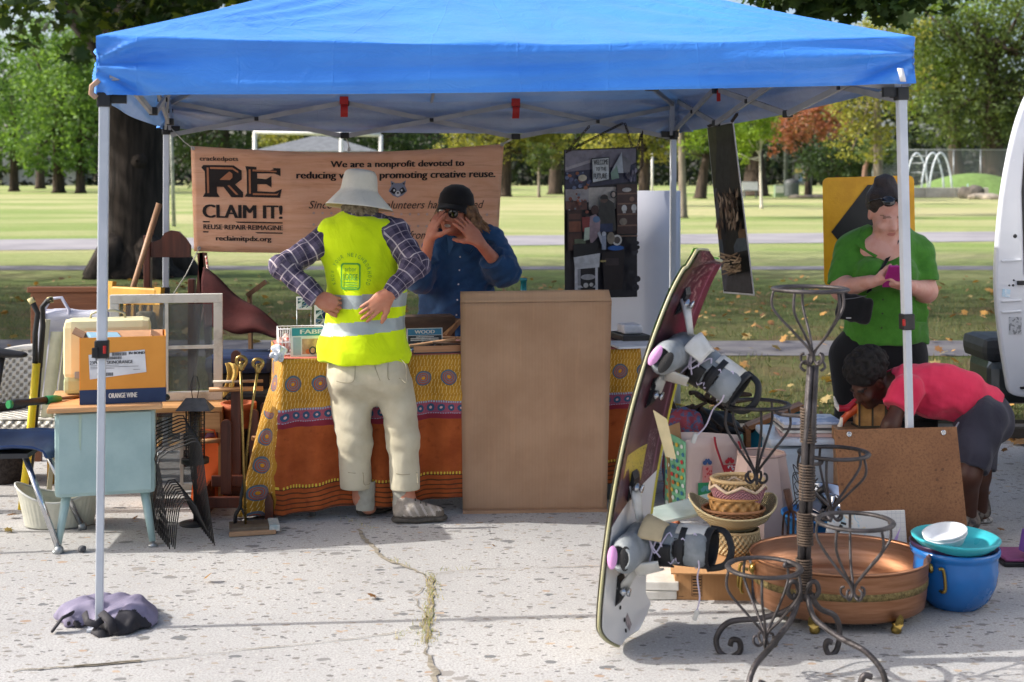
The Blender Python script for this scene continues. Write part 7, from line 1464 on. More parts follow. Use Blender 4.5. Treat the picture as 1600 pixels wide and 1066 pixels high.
# ================================================================ RIGHT SIDE OF THE STALL
# ---------------------------------------------------------------- wakeboard
LE = curve([P(948, 1026, 4.28), P(936, 988, 4.26), P(941, 905, 4.26), P(956, 790, 4.27), P(980, 668, 4.30), P(1010, 560, 4.34), P(1043, 470, 4.38), P(1066, 424, 4.40), P(1074, 416, 4.41), P(1087, 394, 4.43)], 8)
WD = V((.42, .907, 0)).normalized(); NL = len(LE) - 1
def wwid(t): return .42 * max(.36, min(1, .40 + 8 * t, (1 - t) * 4.6 + .30)) * (1 if t < .9 else .92)
def wbp(u, t, off=0):
    i = t * NL; k = min(int(i), NL - 1); p = LE[k].lerp(LE[k + 1], i - k); tg = (LE[k + 1] - LE[k]).normalized(); n = WD.cross(tg).normalized(); n = n if n.x > 0 else -n
    c = p + WD * (wwid(t) * u + (0 if t > .12 else (.12 - t) * .9)); return c + n * (off - .012 * math.sin(math.pi * u)), n, tg
wbd = thing('wakeboard', 'maroon and white wakeboard with two boot bindings standing on its tail', 'wakeboard', LE[0])
t = MT('wakeboard_top'); uvv = t.N('ShaderNodeUVMap').outputs[0]; u, v, _ = t.xyz(uvv); sn = t.noise(uvv, 7, 5, .65, .6); st_ = t.N('ShaderNodeMapping'); st_.inputs['Scale'].default_value = (3, 11, 1); t.L(uvv, st_.inputs[0]); ws_ = t.noise(st_.outputs[0], 2.2, 5, .7, .8)
c = t.mix(sn.ss(.35, .65), '#43202a', '#542c34'); c = t.mix(ws_.ss(.52, .58) * (v > .62) * ((u - .55).abs() < .33), c, '#8d7370'); c = t.mix(((u - .86).abs() < .015), c, '#7a5060'); scr = t.noise(st_.outputs[0], 14, 3, .7, 3.0); c = t.mix((scr.ss(.56, .60)) * (v > .32) * (v < .42) * (u > .62) * (u < .8), c, '#a8969a'); gl = ((v * 34.0 + u * 1.5 + (u * 21.0).sin() * .35).sin() > .25) * (v > .335 - 0.0) * (v < .40) * (u > .12) * (u < .62); c = t.mix(gl * (scr > .42) * .9, c, '#c9b63a')
edge_w = v + (u - .3) * -.05; c = t.mix(edge_w < .318, c, '#e0dfdc'); c = t.mix((u > .95) * (v > .28) * (v < .52), c, '#c9c03e'); t.color(c); t.set(r=.28, spec=.5, coat=.25); WTOP = t.m
mb = MB(); mb.sheet(lambda u, v: wbp(u, v, .011)[0], 14, 72, uv=lambda u, v: (u, v)); mb.build('deck', WTOP, wbd, world=True)
t = MT('wakeboard_base'); u, v, z = t.xyz(t.coord('Object')); c = t.mix(((z * 16.0 + y * 0).fract() < .28), '#77c244', '#2f3a34'); c = t.mix(z < 1.02, c, '#c9c6be'); t.color(c); t.set(r=.3); mb = MB(); mb.sheet(lambda u, v: wbp(u, v, -.011)[0] - wbp(u, v)[1] * .004 * math.sin(math.pi * u), 14, 72); o_ = mb.build('base', t.m, wbd, world=True); o_.data.flip_normals()
rim = [wbp(0, i / 72)[0] for i in range(73)] + [wbp(i / 8, 1)[0] for i in range(1, 9)] + [wbp(1, i / 72)[0] for i in range(72, -1, -1)] + [wbp(1 - i / 8, 0)[0] for i in range(1, 8)]
mb = MB(); mb.tube(rim, .0055, 8, closed=True); mb.build('rail', mat('#9d9a70', r=.4, c2='#a8a58f', vs=3), wbd, world=True)
# raised channel and insert screws on the tail
mb = MB()
for t_, u_ in ((.085, .45), (.045, .42), (.13, .46)): p, n, tg = wbp(u_, t_, .013); mb.lathe([(.001, .003), (.006, .002), (.007, 0)], 12, M=basis(p, tg, n.cross(tg), n))
mb.build('insert_screw', BLK, wbd, world=True)
p, n, tg = wbp(.5, .068, .0135); mb = MB(); mb.box((0, 0, 0), (.045, .034, .0006), M=basis(p, tg, n.cross(tg), n)); mb.build('sticker', mat('#b9a9a6', r=.5, c2='#8f8584', vs=90), wbd, world=True)
p, n, tg = wbp(.46, .17, .0135); mb = MB(); mb.text('S', 0, -.012, .03, M=basis(p, -WD, tg, n)); mb.build('mark', BLK, wbd, world=True)
GRB = mat('#868c90', r=.5, c2='#6f7679', vs=14, bump=.2, bs=200); WHB = mat('#d3d2cc', r=.4, c2='#c3c0b6', vs=10); PNK = mat('#d79ad0', r=.5); BKB = mat('#17181b', r=.55, bump=.3, bs=240); LAC = mat('#d3c9dc', r=.7); KNB = mat('#c3c5c8', r=.2, me=.9)
def binding(t0, end_px, Yend, tan=False):
    c, n, tg = wbp(.42, t0, .012); e = P(*end_px, Yend); ax = (e - c).normalized(); w = WD; up = ax.cross(w).normalized(); up = up if up.z > 0 else -up
    bd = thing('x', None, None) if False else bpy.data.objects.new('binding', None); COL.objects.link(bd); bd.parent = wbd; FRM[bd.name] = frame_of(wbd); bd.empty_display_size = .05
    toe, heel = c - w * .15 + ax * .05, c + w * .09 + ax * .05; s = SD(.03); s.cap(toe, heel, .060, .055, ax=ax, fl=.8); s.chain([c + w * .02 + ax * .06, c + w * .03 + ax * .14, e], [.062, .060, .058])
    s.cap(e - ax * .06, e + ax * .1, .044, .05, k=.006, op='s'); s.cap(toe - w * .1, toe + w * .015, .036, .03, k=.006, op='s'); lo, hi = c - V((.15, .35, .25)), c + V((.42, .35, .25))
    s.build('boot_shell', GRB, bd, lo, hi, .0045)
    pads = MB(); M_ = basis(toe - w * .035, up, ax, up.cross(ax)); pads.lathe([(.001, .006), (.026, .005), (.038, .0)], 22, sx=1.0, sy=.42, M=basis(toe - w * .052 - ax * .018, up, ax, -w)); pads.build('toe_pad', PNK, bd, world=True)
    mb = MB(); mb.lathe([(.001, .004), (.026, .003), (.040, .0)], 22, sx=1.0, sy=.45, M=basis(toe - w * .050 + ax * .022, up, ax, -w)); mb.build('toe_opening', BKB, bd, world=True)
    # instep wrap, cuff wrap
    def wrap(name, a0, a1, r0, r1, th0, th1, m, base=c + w * .0, k=12):
        mb = MB(); mb.sheet(lambda u, v: base + ax * (a0 + (a1 - a0) * v) + (up * math.cos(th0 + (th1 - th0) * u) - w * math.sin(th0 + (th1 - th0) * u)) * (r0 + (r1 - r0) * v), k, 5); mb.build(name, m, bd, world=True, solid=.006)
    b2 = c + w * .025
    wrap('instep_flap', .075, .145, .098, .072, -.25, 1.1, mat('#c3b08a', r=.6) if tan else WHB, c - w * .02); wrap('instep_flap', .07, .14, .098, .072, 2.0, 3.2, WHB, c - w * .02); wrap('cuff_flap', .17, .262, .068, .066, -.5, .75, WHB, b2); wrap('cuff_strap', .185, .205, .071, .070, .4, 2.4, BKB, b2); wrap('cuff_strap', .112, .165, .073, .071, 1.35, 2.9, BKB, b2); wrap('cuff_panel', .17, .24, .0635, .0625, 1.0, 3.0, BKB, b2); wrap('cuff_collar', .245, .285, .065, .064, -3.1, 3.1, BKB, b2, 28)
    mb = MB(); r = random.Random(int(t0 * 100)); pt = lambda a, th, rr=.074: b2 + ax * a + (up * math.cos(th) - w * math.sin(th)) * rr
    for a in ([pt(.09, .9, .1), pt(.12, 1.7, .088), pt(.155, .8), pt(.19, 2.2), pt(.235, .7), pt(.25, 1.9)], [pt(.10, 2.2, .09), pt(.125, 1.2, .086), pt(.165, 2.3), pt(.2, 1.0), pt(.245, 2.5)], [pt(.24, 1.2), pt(.262, 2.0, .085), pt(.25, 2.7, .1), pt(.26, 2.9, .16), pt(.252, 2.95, .21)], [pt(.10, 1.2, .094), pt(.115, 1.5, .09), pt(.135, 1.9, .08)]): mb.tube(curve(a, 5), .0028, 5)
    mb.build('laces', LAC, bd, world=True); mb = MB(); z0 = pt(.252, 2.95, .215); mb.box(z0, (.016, .012, .036), (.2, .3, 0), bev=.004); mb.build('lace_lock', WHB, bd, world=True)
    lp = MB(); lp.tube(curve([pt(.262, -.5, .066), pt(.315, -.3, .055), pt(.345, 1.2, .012), pt(.33, 2.6, .05), pt(.27, 2.9, .066)], 6), .012, 8, sq=.3); lp.build('pull_loop', BKB, bd, world=True)
    # mounting plate arms with thumb screws
    for sg in (-1, 1):
        q, nq, tq = wbp(.40, t0 + sg * .085, .014); mb = MB(); mb.prism([(-.05, 0), (.05, 0), (.028, .012), (-.028, .012)], -.026, .026, M=basis(q, tq, WD, nq)); mb.build('mount', BKB, bd, world=True)
        mb = MB(); mb.lathe([(.015, 0), (.015, .012), (.008, .015), (.008, .022), (.014, .024), (.014, .03), (.002, .032)], 16, M=basis(q + nq * .012 - WD * .012, tq, WD, nq), close=True); mb.build('thumb_screw', KNB, bd, world=True)
        mb = MB(); q2 = c + up * sg * .075 + ax * .035 - w * .02; mb.tube([q + nq * .01, q.lerp(q2, .5) + nq * .015, q2 + ax * .02], [.03, .022, .018], 10, sq=.35); mb.build('side_plate', WHB, bd, world=True)
    return bd
binding(.572, (1138, 603), 4.45); binding(.262, (1090, 858), 4.38, True)
p, n, tg = wbp(.1, .5, .016); mb = MB(); mb.poly([(0, 0), (.045, -.03), (.075, -.16), (.04, -.15)], 0, lambda x, y: P(1020, 640, 4.31) + V((x, -.004, y))); mb.build('price_tag', mat('#c9b98e', r=.6), wbd, world=True)
# ---------------------------------------------------------------- wrought iron plant stand
IRON = mat('#4f4b4c', r=.5, me=.55, c2='#33302f', vs=14, bump=.5, bs=90); ROPE = mat('#57493d', r=.8, c2='#3c322b', vs=30)
psd = thing('plant_stand', 'wrought iron plant stand with five ring cups on curled legs', 'plant stand', V((.935, 4.25, 0)))
cx0 = P(1258, 900, 4.28)
for dx, dy in ((-.010, -.010), (.010, -.010), (.010, .010), (-.010, .010)):
    mb = MB(); mb.tube([P(1254, 938, 4.28) + V((dx, dy, 0)), P(1263, 690, 4.27) + V((dx, dy, 0)), P(1270, 572, 4.25) + V((dx * .8, dy * .8, 0))], .0095, 8); mb.build('column_rod', IRON, psd, world=True)
for y0, y1, px in ((636, 692, 1263), (724, 782, 1261), (800, 852, 1258), (872, 925, 1256)):
    mb = MB(); n = 13
    for i in range(n): mb.ring(P(px, y0 + (y1 - y0) * (i + .5) / n, 4.275), .0235, .0034, n=20, k=6)
    mb.build('cord_wrap', ROPE, psd, world=True)
def cup(px, py, wpx, Y, bx_, by_, curl=True, ang=.3, armto=None):
    cu = bpy.data.objects.new('ring_cup', None); COL.objects.link(cu); cu.parent = psd; FRM[cu.name] = frame_of(psd); cu.empty_display_size = .05
    c = P(px, py, Y); r = wpx / 2 / F * Y; mb = MB(); mb.ring(c, r, .0068, n=44, k=8, sq=1.5); mb.build('ring', IRON, cu, world=True); bt_ = P(bx_, by_, Y)
    for i in range(5):
        a = ang + i * 1.2566; e = c + V((r * math.cos(a), r * math.sin(a), 0)); d = V((math.cos(a), math.sin(a), 0)); h = c.z - bt_.z
        mb = MB(); mb.tube(curve([e, e + V((0, 0, -.3 * h)) + d * .004, bt_ + d * r * .52 + V((0, 0, .34 * h)), bt_ + d * .012 + V((0, 0, .02))] + ([bt_ + d * .004 + V((0, 0, -.01)), bt_ + d * .02 + V((0, 0, -.026)), bt_ + d * .036 + V((0, 0, -.016)), bt_ + d * .036 + V((0, 0, .002)), bt_ + d * .026 + V((0, 0, .006))] if curl else [bt_ + d * .006]), 6), .0044, 6); mb.build('rib', IRON, cu, world=True)
    if armto: mb = MB(); mb.tube(curve([V((cx0.x + .004 * (1 if px > 1258 else -1), 4.275, P(0, armto, 4.28).z)), (c + V((cx0.x, 4.275, c.z))) / 2 + V((0, 0, -.012)), c + (V((cx0.x, 4.275, c.z)) - c).normalized() * r], 6), .0065, 8); mb.build('arm', IRON, cu, world=True)
cup(1266, 452, 112, 4.25, 1270, 556); cup(1182, 632, 99, 4.52, 1181, 742, armto=650, ang=.9); cup(1303, 708, 104, 4.50, 1300, 800, armto=725, ang=.5); cup(1336, 815, 114, 4.14, 1333, 922, armto=800, ang=.2); cup(1194, 887, 112, 4.16, 1196, 996, armto=880, ang=.7)
for pts in ([(1250, 928, 4.26), (1236, 968, 4.20), (1205, 1010, 4.12), (1180, 1040, 4.06), (1170, 1072, 4.03), (1178, 1092, 4.02), (1194, 1090, 4.02), (1197, 1072, 4.03), (1186, 1066, 4.03)], [(1262, 928, 4.26), (1272, 965, 4.22), (1310, 995, 4.15), (1352, 1018, 4.08), (1379, 1050, 4.04), (1382, 1078, 4.03), (1364, 1088, 4.03), (1346, 1072, 4.03), (1350, 1056, 4.03), (1362, 1058, 4.03)],
            [(1250, 922, 4.30), (1236, 950, 4.33), (1190, 966, 4.36), (1140, 972, 4.38), (1120, 996, 4.38), (1124, 1018, 4.37), (1140, 1027, 4.36), (1156, 1018, 4.36), (1155, 1002, 4.36), (1144, 1000, 4.36), (1141, 1009, 4.36)], [(1262, 922, 4.30), (1280, 950, 4.33), (1304, 962, 4.36), (1312, 985, 4.37), (1308, 1014, 4.37), (1297, 1024, 4.36), (1290, 1012, 4.36), (1293, 1002, 4.36), (1300, 1004, 4.36)]):
    mb = MB(); mb.tube(curve([P(*p) for p in pts], 7), .0095, 8); mb.build('leg', IRON, psd, world=True)
for sx in (-1, 1):
    mb = MB(); mb.tube(curve([P(1255 + sx * 2, 935, 4.26), P(1255 + sx * 10, 912, 4.25), P(1255 + sx * 20, 910, 4.25), P(1255 + sx * 24, 924, 4.25), P(1255 + sx * 17, 934, 4.25), P(1255 + sx * 13, 928, 4.25)], 6), .008, 8); mb.build('scroll', IRON, psd, world=True)
    mb = MB(); mb.tube(curve([P(1270 + sx * 3, 580, 4.24), P(1270 + sx * 8, 566, 4.24), P(1270 + sx * 16, 566, 4.24), P(1270 + sx * 19, 574, 4.24), P(1270 + sx * 12, 580, 4.24)], 6), .0045, 6); mb.build('scroll', IRON, psd, world=True)
# ---------------------------------------------------------------- copper tub
tx = V((1.166, 4.79, 0)); tub = thing('copper_tub', 'large oval copper tub with brass handles and claw feet', 'tub', tx)
t = MT('copper'); co = t.coord('Object'); n = t.noise(t.coord('Object', (1, 1, 12)), 6, 4); t.color(t.mix(n.ss(.3, .7), '#c08e6e', '#a67656')); t.set(me=.88, r=n * .2 + .3); t.bump(t.noise(t.coord('Object', (2, 2, 30)), 9, 3), .12, .004); COP = t.m
mb = MB(); mb.lathe([(.001, .034), (.90, .034), (.935, .042), (.955, .08), (.985, .205), (1.0, .212), (1.006, .207), (.992, .198), (.975, .204), (.945, .09), (.92, .05), (.001, .045)], 64, sx=.316, sy=.268); mb.build('basin', COP, tub)
mb = MB(); mb.lathe([(.962, .114), (.969, .116), (.975, .137), (.968, .139)], 64, sx=.317, sy=.269); mb.build('band', mat('#8a7a4e', r=.5, me=.6, c2='#5f5334', vs=90, bump=1.0, bs=130), tub)
BRS = mat('#a58d4c', r=.3, me=.85, c2='#7d6a38', vs=16)
for sx in (-1, 1):
    mb = MB(); mb.lathe([(.018, 0), (.02, .006), (.012, .014), (.004, .016)], 14, M=TRS((sx * .310, -.03, .165), (0, sx * 1.4, 0))); mb.tube(curve([(sx * .335, -.06, .168), (sx * .352, -.06, .165), (sx * .36, -.058, .10), (sx * .352, -.05, .085), (sx * .352, -.0, .085), (sx * .36, .0, .10), (sx * .352, .005, .165), (sx * .335, .005, .168)], 5), .006, 8); mb.build('handle', BRS, tub)
for a in (-2.05, -1.09, 1.09, 2.05):
    x, y = .30 * math.cos(a), .255 * math.sin(a); mb = MB(); mb.lathe([(.004, 0), (.016, .002), (.019, .014), (.012, .026), (.016, .034)], 14, c=(x, y, 0), close=True)
    d = V((math.cos(a), math.sin(a), 0)); s_ = V((-d.y, d.x, 0)); b_ = V((x, y, 0)) + d * .014; mb.add([b_ + s_ * -.02 + V((0, 0, .03)), b_ + s_ * .02 + V((0, 0, .03)), b_ + s_ * .016 + V((0, 0, .055)) + d * .004, b_ + V((0, 0, .07)) + d * .006, b_ + s_ * -.016 + V((0, 0, .055)) + d * .004, b_ + V((0, 0, .018)) + d * .006], [(5, 1, 2, 3, 4, 0)]); mb.build('claw_foot', BRS, tub)
# ---------------------------------------------------------------- pots and bowls
bp_ = PZ(1492, 4.87, 0); blp = thing('flower_pot', 'glossy bright blue plant pot beside the copper tub', 'pot', bp_); mb = MB(); mb.lathe([(.085, 0), (.092, .004), (.122, .035), (.145, .09), (.152, .14), (.149, .178), (.150, .186), (.158, .195), (.158, .212), (.150, .214), (.14, .19), (.11, .05), (.001, .03)], 40, close=False); mb.build('pot', mat('#1f6fb8', r=.25, c2='#1c64a8', vs=5, coat=.3), blp)
pr_ = thing('flower_pot', 'dark purple pot nested inside the blue pot', 'pot', bp_ + V((-.012, -.004, .032))); mb = MB(); mb.lathe([(.08, 0), (.125, .15), (.146, .192), (.150, .20), (.140, .20), (.12, .15), (.001, .02)], 36); mb.build('pot', mat('#2f2144', r=.35), pr_)
tb2 = thing('bowl', 'wide turquoise bowl resting on the blue pot', 'bowl', bp_ + V((-.008, -.03, .205))); mb = MB(); mb.lathe([(.08, 0), (.10, .0), (.138, .03), (.153, .045), (.156, .052), (.147, .055), (.125, .035), (.095, .012), (.001, .010)], 44, M=TRS((0, 0, 0), (.03, .02, 0))); mb.build('bowl', mat('#3fb3bd', r=.3, c2='#38a8b3', vs=4), tb2)
wb2 = thing('bowl', 'small white dish sitting in the turquoise bowl', 'bowl', bp_ + V((-.035, -.02, .222))); mb = MB(); mb.lathe([(.05, 0), (.06, .004), (.074, .03), (.078, .036), (.072, .036), (.055, .01), (.001, .007)], 32, M=TRS((0, 0, .006), (.12, -.22, 0))); mb.lathe([(.052, .012), (.062, .016), (.076, .042), (.08, .048), (.074, .048), (.057, .02), (.001, .018)], 32, M=TRS((0, 0, .006), (.12, -.22, 0))); mb.build('dish', mat('#dfe3e6', r=.3), wb2)
# ---------------------------------------------------------------- hardboard, cutting board
def slab(name, label, cat, quad, th, m, group=None):
    n = (quad[1] - quad[0]).cross(quad[3] - quad[0]).normalized(); n = n if n.y > 0 else -n; b = (quad[2] + quad[3]) / 2; o = thing(name, label, cat, b, 0, group); mb = MB(); mb.add([*quad, *[q + n * th for q in quad]], [(3, 2, 1, 0), (4, 5, 6, 7), (0, 1, 5, 4), (1, 2, 6, 5), (2, 3, 7, 6), (3, 0, 4, 7)]); mb.build('panel', m, o, world=True, bev=min(.003, th * .3)); return o, n
t = MT('hardboard'); co = t.coord('Object'); c = t.mix(t.noise(co, 5, 5).ss(.3, .7), '#8d6240', '#7d5436'); c = t.mix(t.noise(co, 130, 3, .7).ss(.45, .65) * .55, c, '#5d3c26'); sp = t.voro(co, 26); c = t.mix((E(t.nt, sp.outputs['Distance']) < .16) * (t.noise(co, 3) > .5) * .7, c, '#54341f'); t.color(c); t.set(r=.75); t.bump(t.noise(co, 200, 2), .2, .002); HBM = t.m
bz = lambda x, Y: PZ(x, Y, .004)
hbq = [P(1304, 672, 5.15), P(1495, 667, 5.165), bz(1521, 5.13), bz(1322, 5.11)]; o, n = slab('hardboard_panel', 'brown speckled hardboard panel leaning against the front right canopy leg', 'panel', hbq, .006, HBM)
for a, b_ in ((.115, .03), (.885, .035)): p = hbq[0].lerp(hbq[1], a).lerp(hbq[3].lerp(hbq[2], a), b_); mb = MB(); mb.ring((0, 0, 0), .008, .003, n=14, k=6, M=basis(p - n * .001, (1, 0, 0), (0, 0, 1), n)); mb.lathe([(.001, .002), (.006, .001)], 12, M=basis(p - n * .0005, (1, 0, 0), (0, 0, 1), -n)); mb.build('grommet', KNB, o, world=True)
t = MT('craft_board'); co = t.coord('Object'); x, y, z = t.xyz(co); c = t.mix((((x * 60.0).fract() < .08) + ((z * 60.0).fract() < .08)) * (x > .09), '#d5d3cf', '#b9b9bc'); c = t.mix(((x - z * .6) > .02) * ((x - z * .3) < .085), c, '#b79ad0'); c = t.mix(t.noise(co, 18, 3, .6, 1).ss(.55, .62) * (x < .02), c, '#a8c4d0'); c = t.mix(t.noise(co, 26, 3, .6, 1).ss(.6, .64) * (x < .02), c, '#d8c29a'); t.color(c); t.set(r=.5)
cmq = [P(1296, 801, 5.10), P(1414, 797, 5.115), P(1422, 870, 5.075), P(1276, 874, 5.07)]; cmq[2].z = cmq[3].z = .004; o, n = slab('craft_board', 'white and lilac craft board between the tub and the hardboard', 'board', cmq, .008, t.m)
mb = MB(); mb.box(P(1312, 826, 5.078), (.012, .004, .03), (0, .5, 0)); mb.box(P(1318, 818, 5.078), (.02, .004, .008), (0, .3, 0)); mb.build('printed_mark', BLK, o, world=True)
# ---------------------------------------------------------------- carton, tiles, terracotta
cc = thing('cardboard_carton', 'low open cardboard carton under the baskets', 'box', (.745, 5.07, 0), math.radians(-3)); mb = MB(); w, d, h = .275, .29, .122
for c_, s_ in (((0, -d / 2, h / 2), (w, .005, h)), ((0, d / 2, h / 2), (w, .005, h)), ((-w / 2, 0, h / 2), (.005, d - .006, h)), ((w / 2, 0, h / 2), (.005, d - .006, h)), ((0, 0, h - .004), (w - .006, d - .006, .005)), ((0, 0, .004), (w - .006, d - .006, .005))): mb.box(c_, s_)
CT = cardboard('#b98f64', '#a87d54'); mb.build('walls', CT, cc); mb = MB(); mb.box((-.01, -d / 2 - .03, h - .002), (w + .02, .065, .005), (.25, 0, 0)); mb.build('flap', CT, cc)
fx = lambda x, y: V((x, -d / 2 - .0036, y)); mb = MB(); 
for i in range(7): mb.rect(-.075, .02 + i * .0105, -.045, .02 + i * .0105 + (.006 if i % 2 else .004), fn=fx)
for a in ((-.079, .014, -.041, .016), (-.079, .094, -.041, .096), (-.079, .016, -.077, .094), (-.043, .016, -.041, .094), (-.13, .012, -.108, .0135), (-.13, .012, -.1285, .03), (-.13, .085, -.1285, .10), (-.13, .10, -.108, .1015)): mb.rect(*a, fn=fx)
mb.build('printed_mark', mat('#3a2a1e', r=.7), cc)
for i, (px, dz, s_, lab) in enumerate(((1019, .0, .155, 'white tile slab at the bottom of the short stack by the wakeboard'), (1023, .034, .165, 'white tile slab on top of the short stack by the wakeboard'))):
    b = PZ(px, 5.02, .002 + dz); mb = MB(); mb.box((0, 0, .016), (s_, .2, .032), (0, 0, .03 - .08 * i), bev=.004); tag(mb.build('tile', mat('#d3d0c8', r=.6, c2='#c0bcb2', vs=14), loc=b), lab, 'tile', 'white tiles stacked on the pavement')
b = PZ(1018, 5.32, 0); mb = MB(); mb.lathe([(.08, 0), (.12, .03), (.140, .09), (.138, .14), (.12, .18), (.11, .19), (.10, .185), (.001, .10)], 32); tag(mb.build('flower_pot', mat('#a8684a', r=.85, c2='#94563c', vs=6, bump=.3), loc=b), 'round terracotta pot behind the lower wakeboard binding', 'pot')
gq = [P(1010, 800, 5.30), P(1112, 774, 5.42), P(1116, 802, 5.18), P(1014, 824, 5.06)]; o, n = slab('glass_sheet', 'pale sheet of glass lying across the terracotta pot', 'glass sheet', gq, .012, mat('#b9c9c2', r=.1, c2='#a5b8b0', vs=5, al=.75, spec=.7))
# ---------------------------------------------------------------- baskets
def weave(c, c2, a=70, b=60):
    t = MT('weave'); u, v, _ = t.xyz(t.N('ShaderNodeUVMap').outputs[0]); w_ = ((u * a * 3.1416).sin() * (v * b * 3.1416).sin()); co = t.coord('Object'); t.color(t.mix((w_ * .5 + .5) * .65 + t.noise(co, 30, 3) * .35, c2, c)); t.set(r=.7); t.bump(w_, .8, .008); return t.m
def wbasket(name, label, c, prof, m, sx=1, sy=1, wob=None, rimr=.006, rimm=None, M=None, cat='basket'):
    o = thing(name, label, cat, c, 0, 'baskets stacked on the carton'); n = len(prof) - 1
    def f(u, v):
        i = v * n; k = min(int(i), n - 1); r, z = V((*prof[k], 0)).lerp(V((*prof[k + 1], 0)), i - k)[:2]; a = u * 6.28318; z = z + (wob(a) * v ** 2 if wob else 0); p = V((r * sx * math.cos(a), r * sy * math.sin(a), z)); return (M @ p) if M else p
    mb = MB(); mb.sheet(f, 72, 20, uv=lambda u, v: (u, v), closeu=True); mb.add([f(i / 24, 0) for i in range(24)], [tuple(range(24))]); mb.build('body', m, o, solid=.005)
    if rimr: mb = MB(); mb.tube([f(i / 72, 1) for i in range(72)], rimr, 6, closed=True); mb.build('rim', rimm or m, o)
    return o
zb = .125
wbasket('basket', 'round coarse woven basket at the bottom of the stack on the carton', PZ(1150, 5.12, zb), [(.075, 0), (.088, .02), (.092, .05), (.085, .085)], weave('#c9b48c', '#9a855c', 60, 8))
wbasket('sun_hat', 'floppy straw hat upturned under the wicker baskets', PZ(1145, 5.15, zb + .085), [(.06, 0), (.085, .004), (.10, .02), (.14, .045), (.166, .085)], weave('#d0c29a', '#b3a377', 150, 40), wob=lambda a: .03 * math.cos(2 * a) + .01 * math.sin(3 * a), rimr=.004, cat='hat')
wbasket('basket', 'oval wicker basket holding the smaller baskets', PZ(1146, 5.12, zb + .11), [(.085, 0), (.10, .015), (.113, .04), (.118, .055)], weave('#b9865c', '#7d5234', 46, 8), sy=.8)
wbasket('basket', 'pale splint basket inside the oval wicker basket', PZ(1148, 5.12, zb + .145), [(.085, 0), (.092, .02), (.096, .05), (.098, .065)], weave('#cf9f62', '#9a6d3a', 30, 4), sy=.85)
wbasket('basket', 'pink scalloped woven basket on top of the splint basket', PZ(1153, 5.12, zb + .185), [(.082, 0), (.092, .025), (.102, .055), (.106, .065)], weave('#cf98a0', '#b0727c', 90, 16), sy=.85, wob=lambda a: .012 * (1 - 2 * abs(((a * 6 / 6.28318) % 1) - .5) * 2), rimm=mat('#d8c0a4', r=.7))
wbasket('basket', 'cream fringed basket topmost in the basket stack', PZ(1152, 5.13, zb + .215), [(.08, 0), (.09, .03), (.098, .06)], weave('#d3b78c', '#b0915f', 70, 6), sy=.85, rimr=.008)
# ---------------------------------------------------------------- gift bag, lampshade, plastic tub
gb = thing('gift_bag', 'pale pink gift bag with printed presents and a green spotted side', 'gift bag', PZ(1100, 6.25, 0)); Yg = 6.2
gA, gB, gC = PZ(1039, 6.36, 0), PZ(1071, 6.18, 0), PZ(1157, 6.28, 0); zt3 = P(0, 688, 6.2).z; GP = mat('#dcc3b6', r=.45, c2='#d2b6a8', vs=4); GG = mat('#7fbf94', r=.45)
def face(a, b_, name, m, par=gb): mb = MB(); mb.sheet(lambda u, v: a.lerp(b_, u) + V((0, -.006 * math.sin(u * 3.14) + .01 * v * math.sin(u * 5), .002 + zt3 * v + .006 * v * math.sin(u * 4))), 8, 8); return mb.build(name, m, par, world=True, solid=.0015)
fr_ = face(gB, gC, 'front', GP); sd_ = face(gA, gB, 'side', GG); off_ = V((.02, .19, 0)); face(gA, gA.lerp(gC, .98) + V((.03, .07, 0)), 'back', GP); face(gC, gA.lerp(gC, .98) + V((.03, .07, 0)), 'side', GG)
fg = lambda lv: (lambda x, y: gB.lerp(gC, x) + V((0, -.010 - .006 * math.sin(x * 3.14) - lv * .0006 + .01 * y * math.sin(x * 5), .002 + zt3 * y)))
mb = MB(); G3 = [mat(c, r=.5) for c in ('#2f8f5a', '#d98f86', '#c9363c', '#5fa0a0', '#dfe3e0', '#3a5a8a', '#8a3a5a')]
for (x0, y0, x1, y1, m) in ((.22, .18, .48, .42, 0), (.30, .42, .48, .64, 1), (.68, .40, .90, .64, 2), (.64, .14, .94, .40, 3), (.48, .14, .66, .36, 4)): mb.rect(x0, y0, x1, y1, m, fg(1))
for (x, y, m) in ((.39, .66, 5), (.79, .66, 2), (.35, .30, 3)):
    for s_ in (-1, 1): mb.disc(x + s_ * .045, y + .025, .04, m, fg(2), 10, ry=.03); mb.disc(x + s_ * .02, y + .05, .025, m, fg(2.5), 10, ry=.03)
for k in range(3): mb.poly([(.48, .16 + .07 * k), (.66, .19 + .07 * k), (.66, .215 + .07 * k), (.48, .185 + .07 * k)], 0, fg(2))
r = random.Random(2)
for k in range(22): mb.disc(.70 + r.random() * .18, .42 + r.random() * .2, .012, 4, fg(2.2), 6, ry=.012)
for k in range(16): mb.disc(.315 + r.random() * .15, .44 + r.random() * .18, .012, 2, fg(2.2), 6, ry=.016)
mb.text('Merry', .45, .04, .2, 6, fg(2), width=.5, hgt=.13, bold=.05); mb.rect(.56, .16, .585, .36, 2, fg(3)); mb.build('print', G3, fr_, world=True)
fs_ = lambda x, y: gA.lerp(gB, x) + V((-.006, -.008 - .006 * math.sin(x * 3.14), .002 + zt3 * y)); mb = MB()
for i in range(4):
    for j in range(9): mb.disc(.14 + .24 * i + .06 * (j % 2), .07 + .105 * j, .07, (i * 3 + j * 2) % 5, fs_, 10, ry=.03)
mb.build('spots', [mat(c, r=.5) for c in ('#dfe6e0', '#c9484a', '#d9b84a', '#3f7a9a', '#d07a4a')], sd_, world=True)
